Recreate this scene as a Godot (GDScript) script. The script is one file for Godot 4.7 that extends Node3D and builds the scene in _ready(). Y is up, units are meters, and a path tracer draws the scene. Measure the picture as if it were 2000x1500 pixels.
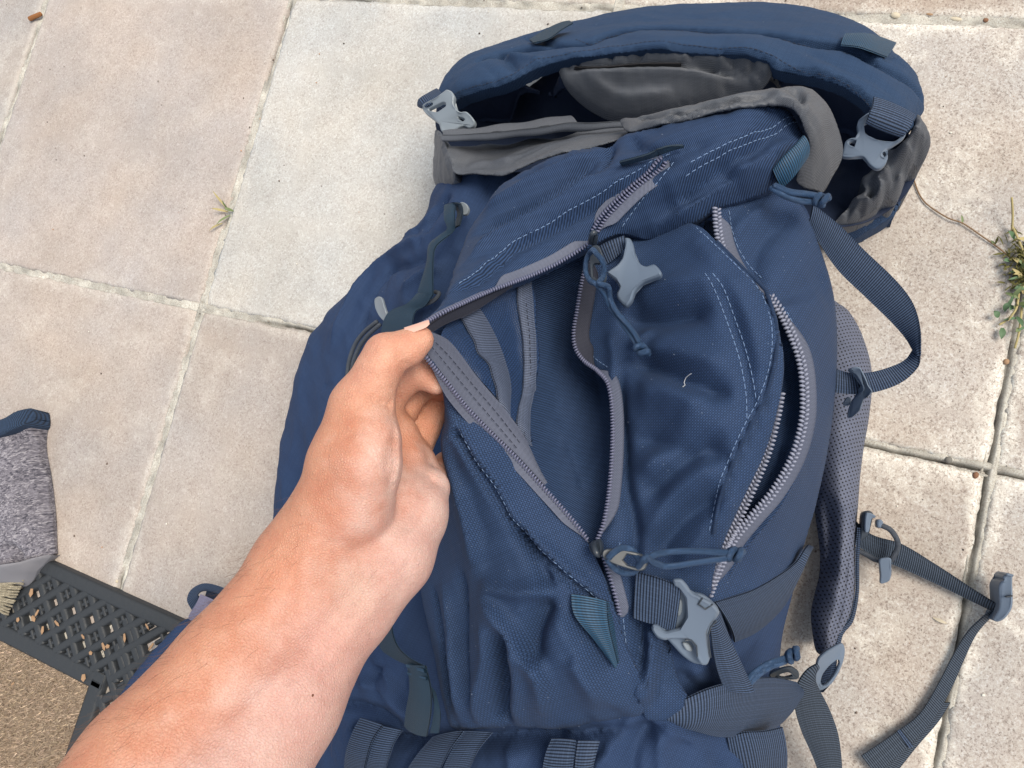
extends Node3D
# A navy rucksack lying on a paved terrace; one hand holds its front pocket open. Lists of numbers are centimetres: x east, y up, z south.

var mats := {}
var taken := {}
var grids := {}
var noise := FastNoiseLite.new()
var rng := RandomNumberGenerator.new()


# ---------- lists and curves ----------
func c(a: Array) -> PackedVector3Array:
	var r := PackedVector3Array()
	for i in range(0, a.size(), 3):
		r.append(Vector3(a[i], a[i + 1], a[i + 2]) * 0.01)
	return r


func smooth(p: PackedVector3Array, step: float, closed := false) -> PackedVector3Array:
	var r := PackedVector3Array()
	var n := p.size()
	var last := n if closed else n - 1
	for i in last:
		var p0 = p[(i - 1 + n) % n] if closed or i > 0 else p[0] * 2.0 - p[1]
		var p1 := p[i]
		var p2 := p[(i + 1) % n]
		var p3 = p[(i + 2) % n] if closed or i + 2 < n else p[n - 1] * 2.0 - p[n - 2]
		var k := maxi(1, int(ceil(p1.distance_to(p2) / step)))
		for j in k:
			var t := float(j) / k
			# centripetal-like: soften the tangents of uneven spans
			var l1 := maxf(p1.distance_to(p2), 1e-6)
			var m1: Vector3 = (p2 - p0) / maxf(p0.distance_to(p1) + l1, 1e-6) * l1
			var m2: Vector3 = (p3 - p1) / maxf(p2.distance_to(p3) + l1, 1e-6) * l1
			var t2 := t * t
			var t3 := t2 * t
			r.append(p1 * (2 * t3 - 3 * t2 + 1) + m1 * (t3 - 2 * t2 + t) + p2 * (3 * t2 - 2 * t3) + m2 * (t3 - t2))
	if not closed:
		r.append(p[n - 1])
	return r


func even(p: PackedVector3Array, count: int) -> PackedVector3Array:
	var s := smooth(p, 0.002)
	var acc := PackedFloat32Array([0.0])
	for i in range(1, s.size()):
		acc.append(acc[i - 1] + s[i].distance_to(s[i - 1]))
	var r := PackedVector3Array()
	var k := 0
	for i in count:
		var want := acc[acc.size() - 1] * i / (count - 1.0)
		while k < s.size() - 2 and acc[k + 1] < want:
			k += 1
		r.append(s[k].lerp(s[k + 1], clampf((want - acc[k]) / maxf(acc[k + 1] - acc[k], 1e-9), 0, 1)))
	return r


func long(p: PackedVector3Array) -> float:
	var l := 0.0
	for i in range(1, p.size()):
		l += p[i].distance_to(p[i - 1])
	return l


# ---------- meshes ----------
class Shape:
	var v := PackedVector3Array()
	var u := PackedVector2Array()
	var k := PackedColorArray()
	var t := PackedInt32Array()

	func add(p: Vector3, uv := Vector2.ZERO) -> int:
		v.append(p)
		u.append(uv)
		return v.size() - 1

	func tri(a: int, b: int, d: int) -> void:
		t.append(a)
		t.append(b)
		t.append(d)

	func quad(a: int, b: int, d: int, e: int) -> void:   # clockwise seen from the front
		t.append_array(PackedInt32Array([a, b, d, a, d, e]))

	func normals() -> PackedVector3Array:
		var n := PackedVector3Array()
		n.resize(v.size())
		for i in range(0, t.size(), 3):
			var a := t[i]
			var b := t[i + 1]
			var d := t[i + 2]
			var f := (v[d] - v[a]).cross(v[b] - v[a])
			n[a] += f
			n[b] += f
			n[d] += f
		for i in n.size():
			n[i] = n[i].normalized() if n[i].length_squared() > 0.0 else Vector3.UP
		return n

	func mesh() -> ArrayMesh:
		var a := []
		a.resize(Mesh.ARRAY_MAX)
		a[Mesh.ARRAY_VERTEX] = v
		a[Mesh.ARRAY_NORMAL] = normals()
		a[Mesh.ARRAY_TEX_UV] = u
		if k.size() == v.size():
			a[Mesh.ARRAY_COLOR] = k
		a[Mesh.ARRAY_INDEX] = t
		var m := ArrayMesh.new()
		m.add_surface_from_arrays(Mesh.PRIMITIVE_TRIANGLES, a)
		return m

	func join(o: Shape) -> void:
		var at := v.size()
		v.append_array(o.v)
		u.append_array(o.u)
		k.append_array(o.k)
		for i in o.t:
			t.append(i + at)


func numbered(called: String, par: Node) -> String:
	var key := str(par.get_instance_id()) + called
	taken[key] = taken.get(key, -1) + 1
	return called if taken[key] == 0 else "%s_%03d" % [called, taken[key]]


func obj(called: String, m: Mesh, mat: Material, par: Node = self) -> MeshInstance3D:
	var o := MeshInstance3D.new()
	o.name = numbered(called, par)
	o.mesh = m
	o.material_override = mat
	par.add_child(o, true)
	return o


func put(called: String, s: Shape, mat: Material, par: Node = self) -> MeshInstance3D:
	return obj(called, s.mesh(), mat, par)


func thing(called: String, label: String, category: String, at := Vector3.ZERO, group := "") -> Node3D:
	var o := Node3D.new()
	o.name = numbered(called, self)
	add_child(o, true)
	o.position = at
	return tag(o, label, category, group)


func tag(o: Node3D, label: String, category: String, group := "") -> Node3D:
	o.set_meta("label", label)
	o.set_meta("category", category)
	if group:
		o.set_meta("group", group)
	return o


func stuff(o: Node3D) -> Node3D:
	o.set_meta("kind", "stuff")
	return o


# a tube along a curve; r may swell by the curve's own function
func tube(s: Shape, p: PackedVector3Array, r: float, sides := 8, caps := true, r_end := -1.0, flat := 1.0) -> void:
	var n := p.size()
	if n < 2:
		return
	var up := Vector3.UP
	var d0 := (p[1] - p[0]).normalized()
	if absf(d0.y) > 0.9:
		up = Vector3.RIGHT
	var side := d0.cross(up).normalized()
	var first := s.v.size()
	var run := 0.0
	for i in n:
		var d := (p[mini(i + 1, n - 1)] - p[maxi(i - 1, 0)]).normalized()
		side = (side - d * side.dot(d)).normalized()
		var w := side.cross(d).normalized()
		if i > 0:
			run += p[i].distance_to(p[i - 1])
		var q := r if r_end < 0 else lerpf(r, r_end, float(i) / (n - 1))
		for j in sides + 1:
			var a := TAU * j / sides
			s.add(p[i] + (side * cos(a) + w * sin(a) * flat) * q, Vector2(a / TAU, run))
	for i in n - 1:
		for j in sides:
			var a := first + i * (sides + 1) + j
			s.quad(a, a + 1, a + sides + 2, a + sides + 1)
	if caps:
		for e in 2:
			var b := first + (n - 1) * (sides + 1) * e
			var dir := (p[0] - p[1]).normalized() if e == 0 else (p[n - 1] - p[n - 2]).normalized()
			var q := r if r_end < 0 or e == 0 else r_end
			var m := s.add((p[0] if e == 0 else p[n - 1]) + dir * q * 0.6, s.u[b])
			for j in sides:
				if e == 0:
					s.tri(m, b + j + 1, b + j)
				else:
					s.tri(m, b + j, b + j + 1)


# a strap, tape or binding between two edge curves
func ribbon(s: Shape, a: PackedVector3Array, b: PackedVector3Array, thick := 0.0012, bow := 0.0, ripple := 0.0) -> void:
	var n := maxi(4, int(maxf(long(a), long(b)) / 0.003))
	var ea := even(a, n)
	var eb := even(b, n)
	var m := 6
	var first := s.v.size()
	var run := 0.0
	var width := ea[n / 2].distance_to(eb[n / 2])
	for i in n:
		var along := (ea[mini(i + 1, n - 1)] + eb[mini(i + 1, n - 1)] - ea[maxi(i - 1, 0)] - eb[maxi(i - 1, 0)]).normalized()
		var nn := along.cross(eb[i] - ea[i]).normalized()
		if nn.y < 0:
			nn = -nn
		if i > 0:
			run += (ea[i] + eb[i]).distance_to(ea[i - 1] + eb[i - 1]) * 0.5
		for lay in 2:
			for j in m + 1:
				var t := float(j) / m
				var h := bow * (1.0 - (2 * t - 1) * (2 * t - 1)) + ripple * sin(run * 160.0 + t * 1.3) * (0.4 + t)
				var edge := 0.35 if j == 0 or j == m else 0.5
				s.add(ea[i].lerp(eb[i], t) + nn * (h + thick * (edge if lay == 0 else -edge)), Vector2(t * width, run))
	var row := 2 * (m + 1)
	var turn := (eb[0] - ea[0]).cross(ea[1] - ea[0]).y > 0
	for i in n - 1:
		var o := first + i * row
		for j in m:
			var q := [o + j, o + j + 1, o + j + 1 + row, o + j + row]
			var w := [q[0] + m + 1, q[3] + m + 1, q[2] + m + 1, q[1] + m + 1]
			if turn:
				q.reverse()
				w.reverse()
			s.quad(q[0], q[3], q[2], q[1])
			s.quad(w[0], w[3], w[2], w[1])
		for e in [0, m]:
			var q := [o + e, o + e + row, o + e + row + m + 1, o + e + m + 1]
			if (e == 0) == turn:
				q.reverse()
			s.quad(q[0], q[1], q[2], q[3])


func strap(called: String, a: Array, b: Array, mat: Material, par: Node, thick := 0.0014, bow := 0.0, ripple := 0.0) -> MeshInstance3D:
	var s := Shape.new()
	ribbon(s, c(a), c(b), thick, bow, ripple)
	return put(called, s, mat, par)


# a strap given by its middle line and width, lying level across (tilted by lean)
func middle(s: Shape, mid: PackedVector3Array, width: float, thick := 0.0012, lean := 0.0, bow := 0.0) -> void:
	var p := even(mid, maxi(6, int(long(mid) / 0.004)))
	var a := PackedVector3Array()
	var b := PackedVector3Array()
	for i in p.size():
		var d := p[mini(i + 1, p.size() - 1)] - p[maxi(i - 1, 0)]
		var w := Vector3(-d.z, 0, d.x).normalized()
		w = w.rotated(d.normalized(), lean) * width * 0.5
		a.append(p[i] - w)
		b.append(p[i] + w)
	ribbon(s, a, b, thick, bow)


func stitches(called: String, p: PackedVector3Array, par: Node, mat: Material, dash := 0.0024, gap := 0.0014, r := 0.00021) -> void:
	var n := int(long(smooth(p, 0.002)) / (dash + gap))
	if n < 2:
		return
	var e := even(p, n * 4 + 1)
	var s := Shape.new()
	var f := dash / (dash + gap)
	for i in n:
		var a := e[i * 4]
		var b := e[i * 4].lerp(e[i * 4 + 4], f)
		var mid := (a + b) * 0.5 + Vector3(0, r * 0.8, 0)
		tube(s, PackedVector3Array([a - Vector3(0, r, 0), a.lerp(mid, 0.6), mid, b.lerp(mid, 0.6), b - Vector3(0, r, 0)]), r, 5, true)
	stuff(put(called, s, mat, par))


func cord(called: String, p: PackedVector3Array, r: float, mat: Material, par: Node, sides := 9) -> MeshInstance3D:
	var s := Shape.new()
	tube(s, smooth(p, 0.002), r, sides)
	return put(called, s, mat, par)


# an overhand knot: a few loops of the same cord pulled tight
func knot(at: Vector3, axis: Vector3, size: float, r: float, mat: Material, par: Node) -> void:
	var s := Shape.new()
	axis = axis.normalized()
	var e1 := axis.cross(Vector3.UP).normalized()
	if e1.length() < 0.5:
		e1 = Vector3.RIGHT
	var e2 := axis.cross(e1)
	var p := PackedVector3Array()
	for i in 46:
		var a := TAU * 2.5 * i / 45.0
		var k := i / 45.0 - 0.5
		p.append(at + axis * size * (k * 1.5 + 0.35 * sin(a * 0.8)) + (e1 * cos(a) + e2 * sin(a)) * size * (0.62 + 0.14 * sin(a * 1.4)))
	tube(s, p, r, 8)
	p = PackedVector3Array()
	for i in 14:
		var a := PI * 1.5 * i / 13.0 + 0.6
		p.append(at + axis * size * 0.75 * cos(a) + e1.lerp(e2, 0.4) * size * 0.8 * sin(a) + e2 * size * 0.3)
	tube(s, p, r, 8)
	put("knot", s, mat, par)


# a moulded plate: its outline seen from above, each point at its own height, with bevelled rims. holes are outlines too.
func rounded(p: PackedVector3Array) -> PackedVector3Array:
	var r := PackedVector3Array()
	var n := p.size()
	for i in n:
		var a := p[i].lerp(p[(i - 1 + n) % n], 0.38)
		var b := p[i].lerp(p[(i + 1) % n], 0.38)
		for t in [0.0, 0.25, 0.5, 0.75, 1.0]:
			r.append(a.lerp(p[i], t).lerp(p[i].lerp(b, t), t))
	return r


# short puckers where a seam gathers the cloth
func pucker(line: Array, count: int, length: float, deep: float, wide: float, salt: int) -> Array:
	var p := PackedVector3Array()
	for i in range(0, line.size(), 3):
		p.append(Vector3(line[i], line[i + 1], line[i + 2]) * 0.01)
	var e := even(p, count + 2)
	var r := RandomNumberGenerator.new()
	r.seed = salt
	var folds := []
	for i in range(1, count + 1):
		var d := (e[i + 1] - e[i - 1]).normalized()
		var at := e[i].lerp(e[i + 1], r.randf_range(-0.45, 0.45)) * 100.0
		var w := Vector3(-d.z, 0, d.x).rotated(Vector3.UP, r.randf_range(-0.5, 0.5)) * length * r.randf_range(0.5, 1.3)
		var bend := d * r.randf_range(-0.25, 0.25) * length
		var q0 := at - w * r.randf_range(0.2, 1.0)
		var q1 := at + w * r.randf_range(0.2, 1.0)
		var m := at + bend * 0.5
		var k := wide * r.randf_range(0.7, 1.4)
		folds.append([[q0.x, 0, q0.z, m.x, 0, m.z, q1.x, 0, q1.z], deep * 0.6 * r.randf_range(-1.0, 0.7), k, k])
	return folds


func plate(s: Shape, line: PackedVector3Array, holes: Array, thick: float, bevel := 0.0008, round_step := 0.002, dome := 0.0) -> void:
	var loops := [rounded(line)]
	for h in holes:
		loops.append(rounded(h))
	for i in loops.size():
		var flat := PackedVector2Array()
		for q in loops[i]:
			flat.append(Vector2(q.x, q.z))
		if Geometry2D.is_polygon_clockwise(flat) != (i == 0):
			loops[i].reverse()
	var mid := Vector3.ZERO
	for q in loops[0]:
		mid += q
	mid /= loops[0].size()
	var far := 0.0
	for q in loops[0]:
		far = maxf(far, q.distance_to(mid))
	var insets := []
	var starts := []
	for l in loops:
		var inner := PackedVector3Array()
		var n: int = l.size()
		starts.append(s.v.size())
		for i in n:
			var d: Vector3 = (l[(i + 1) % n] - l[(i - 1 + n) % n]).normalized()
			var out := Vector3(d.z, 0, -d.x).normalized()
			if Geometry2D.is_polygon_clockwise(PackedVector2Array([Vector2(0, 0), Vector2(1, 0), Vector2(1, 1)])):
				out = -out
			inner.append(l[i] + out * bevel)
		insets.append(inner)
		for i in n:
			var lift := dome * (1.0 - pow(l[i].distance_to(mid) / far, 2))
			s.add(l[i] - Vector3(0, thick, 0), Vector2(l[i].x, l[i].z))
			s.add(l[i] - Vector3(0, bevel, 0), Vector2(l[i].x, l[i].z))
			s.add(l[i].lerp(inner[i], 0.35) - Vector3(0, bevel * 0.3, 0) + Vector3(0, lift * 0.5, 0), Vector2(l[i].x, l[i].z))
			s.add(inner[i] + Vector3(0, lift, 0), Vector2(l[i].x, l[i].z))
		for i in n:
			var a: int = starts[-1] + i * 4
			var b: int = starts[-1] + (i + 1) % n * 4
			for j in 3:
				s.quad(a + j, a + j + 1, b + j + 1, b + j)
	# the face: holes are cut open to the rim by a hair-thin slit
	var poly := PackedVector2Array()
	var which := PackedInt32Array()
	for i in insets[0].size():
		poly.append(Vector2(insets[0][i].x, insets[0][i].z))
		which.append(starts[0] + i * 4 + 3)
	for h in range(1, insets.size()):
		var best := [1e9, 0, 0]
		for i in poly.size():
			for j in insets[h].size():
				var d := poly[i].distance_squared_to(Vector2(insets[h][j].x, insets[h][j].z))
				if d < best[0]:
					best = [d, i, j]
		var np := poly.slice(0, best[1] + 1)
		var nw := which.slice(0, best[1] + 1)
		var nh: int = insets[h].size()
		for j in nh + 1:
			var q: int = (best[2] + j) % nh
			np.append(Vector2(insets[h][q].x, insets[h][q].z) + Vector2(1e-6, 1e-6) * j / nh)
			nw.append(starts[h] + q * 4 + 3)
		np.append_array(poly.slice(best[1]))
		nw.append_array(which.slice(best[1]))
		poly = np
		which = nw
	var face := Geometry2D.triangulate_polygon(poly)
	var own := {}
	for i in range(0, face.size(), 3):
		var id := []
		for j in 3:
			var w := which[face[i + j]]
			if not own.has(w):
				own[w] = [s.add(s.v[w], s.u[w]), s.add(s.v[w - 3], s.u[w])]
			id.append(own[w])
		var a: Vector3 = s.v[id[0][0]]
		var turned := (s.v[id[2][0]] - a).cross(s.v[id[1][0]] - a).y > 0
		if turned:
			s.tri(id[0][0], id[1][0], id[2][0])
			s.tri(id[0][1], id[2][1], id[1][1])
		else:
			s.tri(id[0][0], id[2][0], id[1][0])
			s.tri(id[0][1], id[1][1], id[2][1])


# ---------- sewn cloth ----------
func kernel(r2: float) -> float:
	return 0.5 * r2 * log(r2) if r2 > 1e-9 else 0.0


func solve(a: Array, n: int) -> PackedFloat64Array:
	for i in n:
		var best := i
		for r in range(i + 1, n):
			if absf(a[r][i]) > absf(a[best][i]):
				best = r
		var row: PackedFloat64Array = a[best]
		a[best] = a[i]
		a[i] = row
		for r in range(i + 1, n):
			var other: PackedFloat64Array = a[r]
			var f := other[i] / row[i]
			if f != 0.0:
				for q in range(i, n + 1):
					other[q] -= f * row[q]
				a[r] = other
	var x := PackedFloat64Array()
	x.resize(n)
	for i in range(n - 1, -1, -1):
		var row: PackedFloat64Array = a[i]
		var sum := row[n]
		for q in range(i + 1, n):
			sum -= row[q] * x[q]
		x[i] = sum / row[i]
	return x


# Cloth stretched over points: O is its outline (x, y, z, how far the edge rolls down), I further points it passes, F its folds.
# o: g cell, n [[height, size, turn, stretch], ...] crumple, floor where the skirt ends, skirt its length, seed
func panel(called: String, par: Node, mat: Material, O: Array, I: Array, F := [], o := {}) -> MeshInstance3D:
	var px := PackedFloat64Array()
	var pz := PackedFloat64Array()
	var py := PackedFloat64Array()
	for i in range(0, O.size(), 4):
		px.append(O[i])
		py.append(O[i + 1])
		pz.append(O[i + 2])
	for i in range(0, I.size(), 3):
		px.append(I[i])
		py.append(I[i + 1])
		pz.append(I[i + 2])
	var n := px.size()
	var a := []
	for i in n:
		var row := PackedFloat64Array()
		for j in n:
			row.append(kernel((px[i] - px[j]) ** 2 + (pz[i] - pz[j]) ** 2) + (2.0 if i == j else 0.0))
		row.append_array(PackedFloat64Array([1, px[i], pz[i], py[i]]))
		a.append(row)
	for q in 3:
		var row := PackedFloat64Array()
		for j in n:
			row.append([1.0, px[j], pz[j]][q])
		row.append_array(PackedFloat64Array([0, 0, 0, 0]))
		a.append(row)
	var w := solve(a, n + 3)
	# the outline, finely
	var loop := PackedVector3Array()
	for i in range(0, O.size(), 4):
		loop.append(Vector3(O[i], O[i + 3], O[i + 2]))
	loop = smooth(loop, 0.2, true)
	var g: float = o.get("g", 0.25)
	var lo := Vector2(1e9, 1e9)
	var hi := -lo
	for q in loop:
		lo = lo.min(Vector2(q.x, q.z))
		hi = hi.max(Vector2(q.x, q.z))
	lo -= Vector2(g, g) * 1.5
	var nx := int((hi.x - lo.x) / g) + 3
	var nz := int((hi.y - lo.y) / g) + 3
	var keep := PackedByteArray()
	keep.resize(nx * nz)
	var m := loop.size()
	for r in nz:
		var z := lo.y + (r + 0.5) * g
		var xs := PackedFloat32Array()
		for i in m:
			var p := loop[i]
			var q := loop[(i + 1) % m]
			if (p.z > z) != (q.z > z):
				xs.append(p.x + (z - p.z) / (q.z - p.z) * (q.x - p.x))
		xs.sort()
		for i in range(0, xs.size() - 1, 2):
			for col in range(maxi(0, int(ceil((xs[i] - lo.x) / g - 0.5))), mini(nx - 1, int(floor((xs[i + 1] - lo.x) / g - 0.5))) + 1):
				keep[r * nx + col] = 1
	# how near the outline is
	var wide := nx + 1
	var near := PackedFloat32Array()
	near.resize(wide * (nz + 1))
	near.fill(1e9)
	var nearest := PackedInt32Array()
	nearest.resize(near.size())
	for i in m:
		var q := loop[i]
		var reach: float = maxf(q.y, g * 2.0)
		for r in range(maxi(0, int((q.z - reach - lo.y) / g)), mini(nz, int((q.z + reach - lo.y) / g) + 1) + 1):
			for col in range(maxi(0, int((q.x - reach - lo.x) / g)), mini(nx, int((q.x + reach - lo.x) / g) + 1) + 1):
				var d := (lo.x + col * g - q.x) ** 2 + (lo.y + r * g - q.z) ** 2
				if d < near[r * wide + col]:
					near[r * wide + col] = d
					nearest[r * wide + col] = i
	# folds
	var gain: float = o.get("gain", 1.6)
	var bump := PackedFloat32Array()
	bump.resize(near.size())
	for fold in F:
		var line := PackedVector3Array()
		for i in range(0, fold[0].size(), 3):
			line.append(Vector3(fold[0][i], 0, fold[0][i + 2]))
		line = smooth(line, 0.15)
		var wl: float = fold[2]
		var wr: float = fold[3]
		var sharp: bool = fold.size() > 4 and fold[4] == 1
		var reach := maxf(wl, wr) * (3.5 if sharp else 2.2)
		var found := {}
		for i in line.size():
			var q := line[i]
			var d := line[mini(i + 1, line.size() - 1)] - line[maxi(i - 1, 0)]
			d = d.normalized()
			for r in range(maxi(0, int((q.z - reach - lo.y) / g)), mini(nz, int((q.z + reach - lo.y) / g) + 1) + 1):
				for col in range(maxi(0, int((q.x - reach - lo.x) / g)), mini(nx, int((q.x + reach - lo.x) / g) + 1) + 1):
					var dx := lo.x + col * g - q.x
					var dz := lo.y + r * g - q.z
					var dd := dx * dx + dz * dz
					var at := r * wide + col
					if dd < reach * reach and (not found.has(at) or dd < found[at][0]):
						found[at] = [dd, d.x * dz - d.z * dx, float(i) / line.size()]
		for at in found:
			var e: Array = found[at]
			var dist := sqrt(e[0])
			var ww := wl if e[1] < 0 else wr      # wl: left of the line seen from above, walking along it
			var f := exp(-dist / ww) if sharp else 0.5 * exp(-(dist / ww) * (dist / ww)) + 0.5 * exp(-1.7 * dist / ww)
			var ends := smoothstep(0.0, 0.22, e[2]) * smoothstep(1.0, 0.78, e[2])
			if fold.size() > 5 and fold[5] == 1:
				ends = 1.0
			if fold.size() > 4 and fold[4] == 2:    # a step: the right side lies lower by amp, easing back over wr
				f = 0.0 if e[1] < 0 else smoothstep(0.0, wl, dist) * (1.0 - smoothstep(wl, wr * 2.2, dist))
			bump[at] += fold[1] * f * ends * gain
	# vertices
	var s := Shape.new()
	var id := PackedInt32Array()
	id.resize(near.size())
	id.fill(-1)
	var crumple: Array = o.get("n", [[0.12, 5.0, 0.0, 1.0], [0.04, 1.6, 0.0, 1.0]])
	noise.seed = o.get("seed", called.hash() % 1000)
	noise.frequency = 1.0
	noise.noise_type = FastNoiseLite.TYPE_SIMPLEX_SMOOTH
	noise.fractal_type = FastNoiseLite.FRACTAL_NONE
	var spin: float = o.get("spin", 0.0)
	var skirt: float = o.get("skirt", 0.5)
	var rim := {}
	for r in nz:
		for col in nx:
			if not keep[r * nx + col]:
				continue
			for q in [[r, col], [r, col + 1], [r + 1, col + 1], [r + 1, col]]:
				var at: int = q[0] * wide + q[1]
				if id[at] >= 0:
					continue
				var x: float = lo.x + q[1] * g
				var z: float = lo.y + q[0] * g
				var R0: int = q[0]
				var C0: int = q[1]
				var all := keep[R0 * nx + C0] and keep[R0 * nx + C0 - 1] and keep[(R0 - 1) * nx + C0] and keep[(R0 - 1) * nx + C0 - 1]
				if not all and near[at] < 1e8:
					x = loop[nearest[at]].x
					z = loop[nearest[at]].z
				var y := w[n] + w[n + 1] * x + w[n + 2] * z
				for i in n:
					var r2 := (px[i] - x) ** 2 + (pz[i] - z) ** 2
					if r2 > 1e-9:
						y += w[i] * 0.5 * r2 * log(r2)
				y += bump[at]
				for e in crumple:
					var ca := cos(e[2])
					var sa := sin(e[2])
					var nv := noise.get_noise_2d((x * ca + z * sa) / (e[1] * e[3]), (z * ca - x * sa) / e[1])
					if e.size() > 4:
						nv = 0.5 - 1.6 * absf(nv)
					y += e[0] * nv
				var roll := loop[nearest[at]].y if near[at] < 1e8 else 0.0
				if roll > 0.0:
					var d := 0.0 if not all else sqrt(near[at])
					if d < roll:
						var k := 1.0 - d / roll
						y -= roll * (1.0 - sqrt(maxf(0.0, 1.0 - k * k)))
				id[at] = s.add(Vector3(x, maxf(y, 0.05), z) * 0.01, Vector2(x * cos(spin) + z * sin(spin), z * cos(spin) - x * sin(spin)) * 0.01)
			var v00 := id[r * wide + col]
			var v01 := id[r * wide + col + 1]
			var v11 := id[(r + 1) * wide + col + 1]
			var v10 := id[(r + 1) * wide + col]
			if (r + col) % 2:
				s.quad(v00, v01, v11, v10)
			else:
				s.quad(v01, v11, v10, v00)
			for e in [[0, -1, v01, v00], [0, 1, v10, v11], [-1, 0, v00, v10], [1, 0, v11, v01]]:
				if not keep[(r + e[1]) * nx + col + e[0]]:
					rim[Vector2i(e[2], e[3])] = Vector3(e[0], 0, e[1])
	grids[called] = [lo, g, wide, id, s.v, nx, nz]
	# the turned-under edge
	if skirt > 0.0:
		var out := {}
		for e in rim:
			for q in [e.x, e.y]:
				out[q] = out.get(q, Vector3.ZERO) + rim[e]
		var low := {}
		for q in out:
			var dir: Vector3 = out[q].normalized()
			var p: Vector3 = s.v[q]
			var end := p.y - skirt * 0.01
			if o.has("floor"):
				end = o.floor * 0.01
			var one := s.add(p + dir * 0.0004 - Vector3(0, 0.0012, 0), s.u[q])
			var e := p - dir * 0.0015
			var two := s.add(Vector3(e.x, minf(p.y - 0.002, end), e.z), s.u[q] + Vector2(0, 0.005))
			low[q] = [one, two]
		for e in rim:
			# e walks with the cloth on its right seen from above, so the outside is on the left
			s.quad(e.x, e.y, low[e.y][0], low[e.x][0])
			s.quad(low[e.x][0], low[e.y][0], low[e.y][1], low[e.x][1])
	return put(called, s, mat, par)


# the curve laid down on a panel that has been sewn already
func lay(p: PackedVector3Array, called: String, lift: float) -> PackedVector3Array:
	var q: Array = grids[called]
	var r := PackedVector3Array()
	for v in p:
		var x: float = (v.x * 100 - q[0].x) / q[1]
		var z: float = (v.z * 100 - q[0].y) / q[1]
		var i := int(floor(x))
		var j := int(floor(z))
		var best := -1e9
		var sum := 0.0
		var total := 0.0
		if i >= 0 and j >= 0 and i < q[5] and j < q[6]:
			for e in [[0, 0], [1, 0], [0, 1], [1, 1]]:
				var at: int = q[3][(j + e[1]) * q[2] + i + e[0]]
				if at >= 0:
					var w := (1.0 - absf(x - i - e[0])) * (1.0 - absf(z - j - e[1])) + 1e-4
					sum += q[4][at].y * w
					total += w
		r.append(Vector3(v.x, sum / total + lift, v.z) if total > 0 else v)
	return r


func seam(called: String, line: Array, on: String, lift := 0.0004) -> void:
	stitches("stitching", lay(smooth(c(line), 0.003), on, lift), bag.get_node(on), mats[called])


func tape(called: String, a: Array, b: Array, on: String, lift: float, m: String, par: Node, thick := 0.0014, bow := 0.0) -> MeshInstance3D:
	var s := Shape.new()
	var pa := c(a)
	var pb := c(b)
	if on:
		pa = lay(smooth(pa, 0.004), on, lift)
		pb = lay(smooth(pb, 0.004), on, lift)
	ribbon(s, pa, pb, thick, bow)
	return put(called, s, mats[m], par)


func molded(called: String, line: Array, holes: Array, thick: float, m: String, par: Node, bevel := 0.0008, dome := 0.0) -> MeshInstance3D:
	var s := Shape.new()
	var h := []
	for q in holes:
		h.append(c(q))
	plate(s, c(line), h, thick, bevel, 0.0016, dome)
	return put(called, s, mats[m], par)


# half a zip: woven tape and the coil along its edge. inward: the side of the tape, seen along the curve (+1 right)
func zip(called: String, p: PackedVector3Array, par: Node, inward: float, width := 0.011, dip := 0.002, pitch := 0.0018, size := 1.0, coil := "teeth") -> Node3D:
	var o := Node3D.new()
	o.name = numbered(called, par)
	par.add_child(o, true)
	var n := int(long(smooth(p, 0.002)) / pitch)
	var e := even(p, n)
	var s := Shape.new()
	var teeth := Shape.new()
	var outer := PackedVector3Array()
	for i in n:
		var d := (e[mini(i + 1, n - 1)] - e[maxi(i - 1, 0)]).normalized()
		var w := Vector3(-d.z, 0, d.x).normalized() * inward
		var ends := smoothstep(0.0, 0.2, float(i) / n) * smoothstep(1.0, 0.85, float(i) / n)
		outer.append(e[i] + w * (width * ends + 0.0006) - Vector3(0, dip * ends, 0))
		if i < n - 1:
			pebble(teeth, e[i] + Vector3(0, 0.0007, 0), d * pitch * 0.4 + w * pitch * 0.2, w * 0.0015 * size - Vector3(0, 0.0002, 0), 0.0011 * size)
			if size > 1.1:
				pebble(teeth, e[i] + d * pitch * 0.5 + w * 0.0024 + Vector3(0, 0.0006, 0), d * pitch * 0.42 - w * pitch * 0.25, w * 0.0012, 0.001)
	ribbon(s, e, outer, 0.0007)
	put("tape", s, mats.tape, o)
	stuff(put("teeth", teeth, mats[coil], o))
	return o


func pebble(s: Shape, at: Vector3, x: Vector3, z: Vector3, h: float, sides := 6) -> void:
	var y := x.cross(z).normalized() * h
	if y.y < 0:
		y = -y
	var top := s.add(at + y)
	var low := s.add(at - y)
	var first := s.v.size()
	for ring in [0.55, -0.55]:
		for j in sides:
			var a := TAU * j / sides
			s.add(at + (x * cos(a) + z * sin(a)) * 0.95 + y * ring)
	var turned := x.cross(z).y > 0
	for j in sides:
		var k := (j + 1) % sides
		var A := first + j
		var B := first + k
		if turned:
			s.tri(top, B, A)
			s.quad(A, B, B + sides, A + sides)
			s.tri(low, A + sides, B + sides)
		else:
			s.tri(top, A, B)
			s.quad(A, A + sides, B + sides, B)
			s.tri(low, B + sides, A + sides)


# ---------- materials ----------
func srgb(r: float, g: float, b: float) -> Color:
	return Color(r, g, b).linear_to_srgb()


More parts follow.
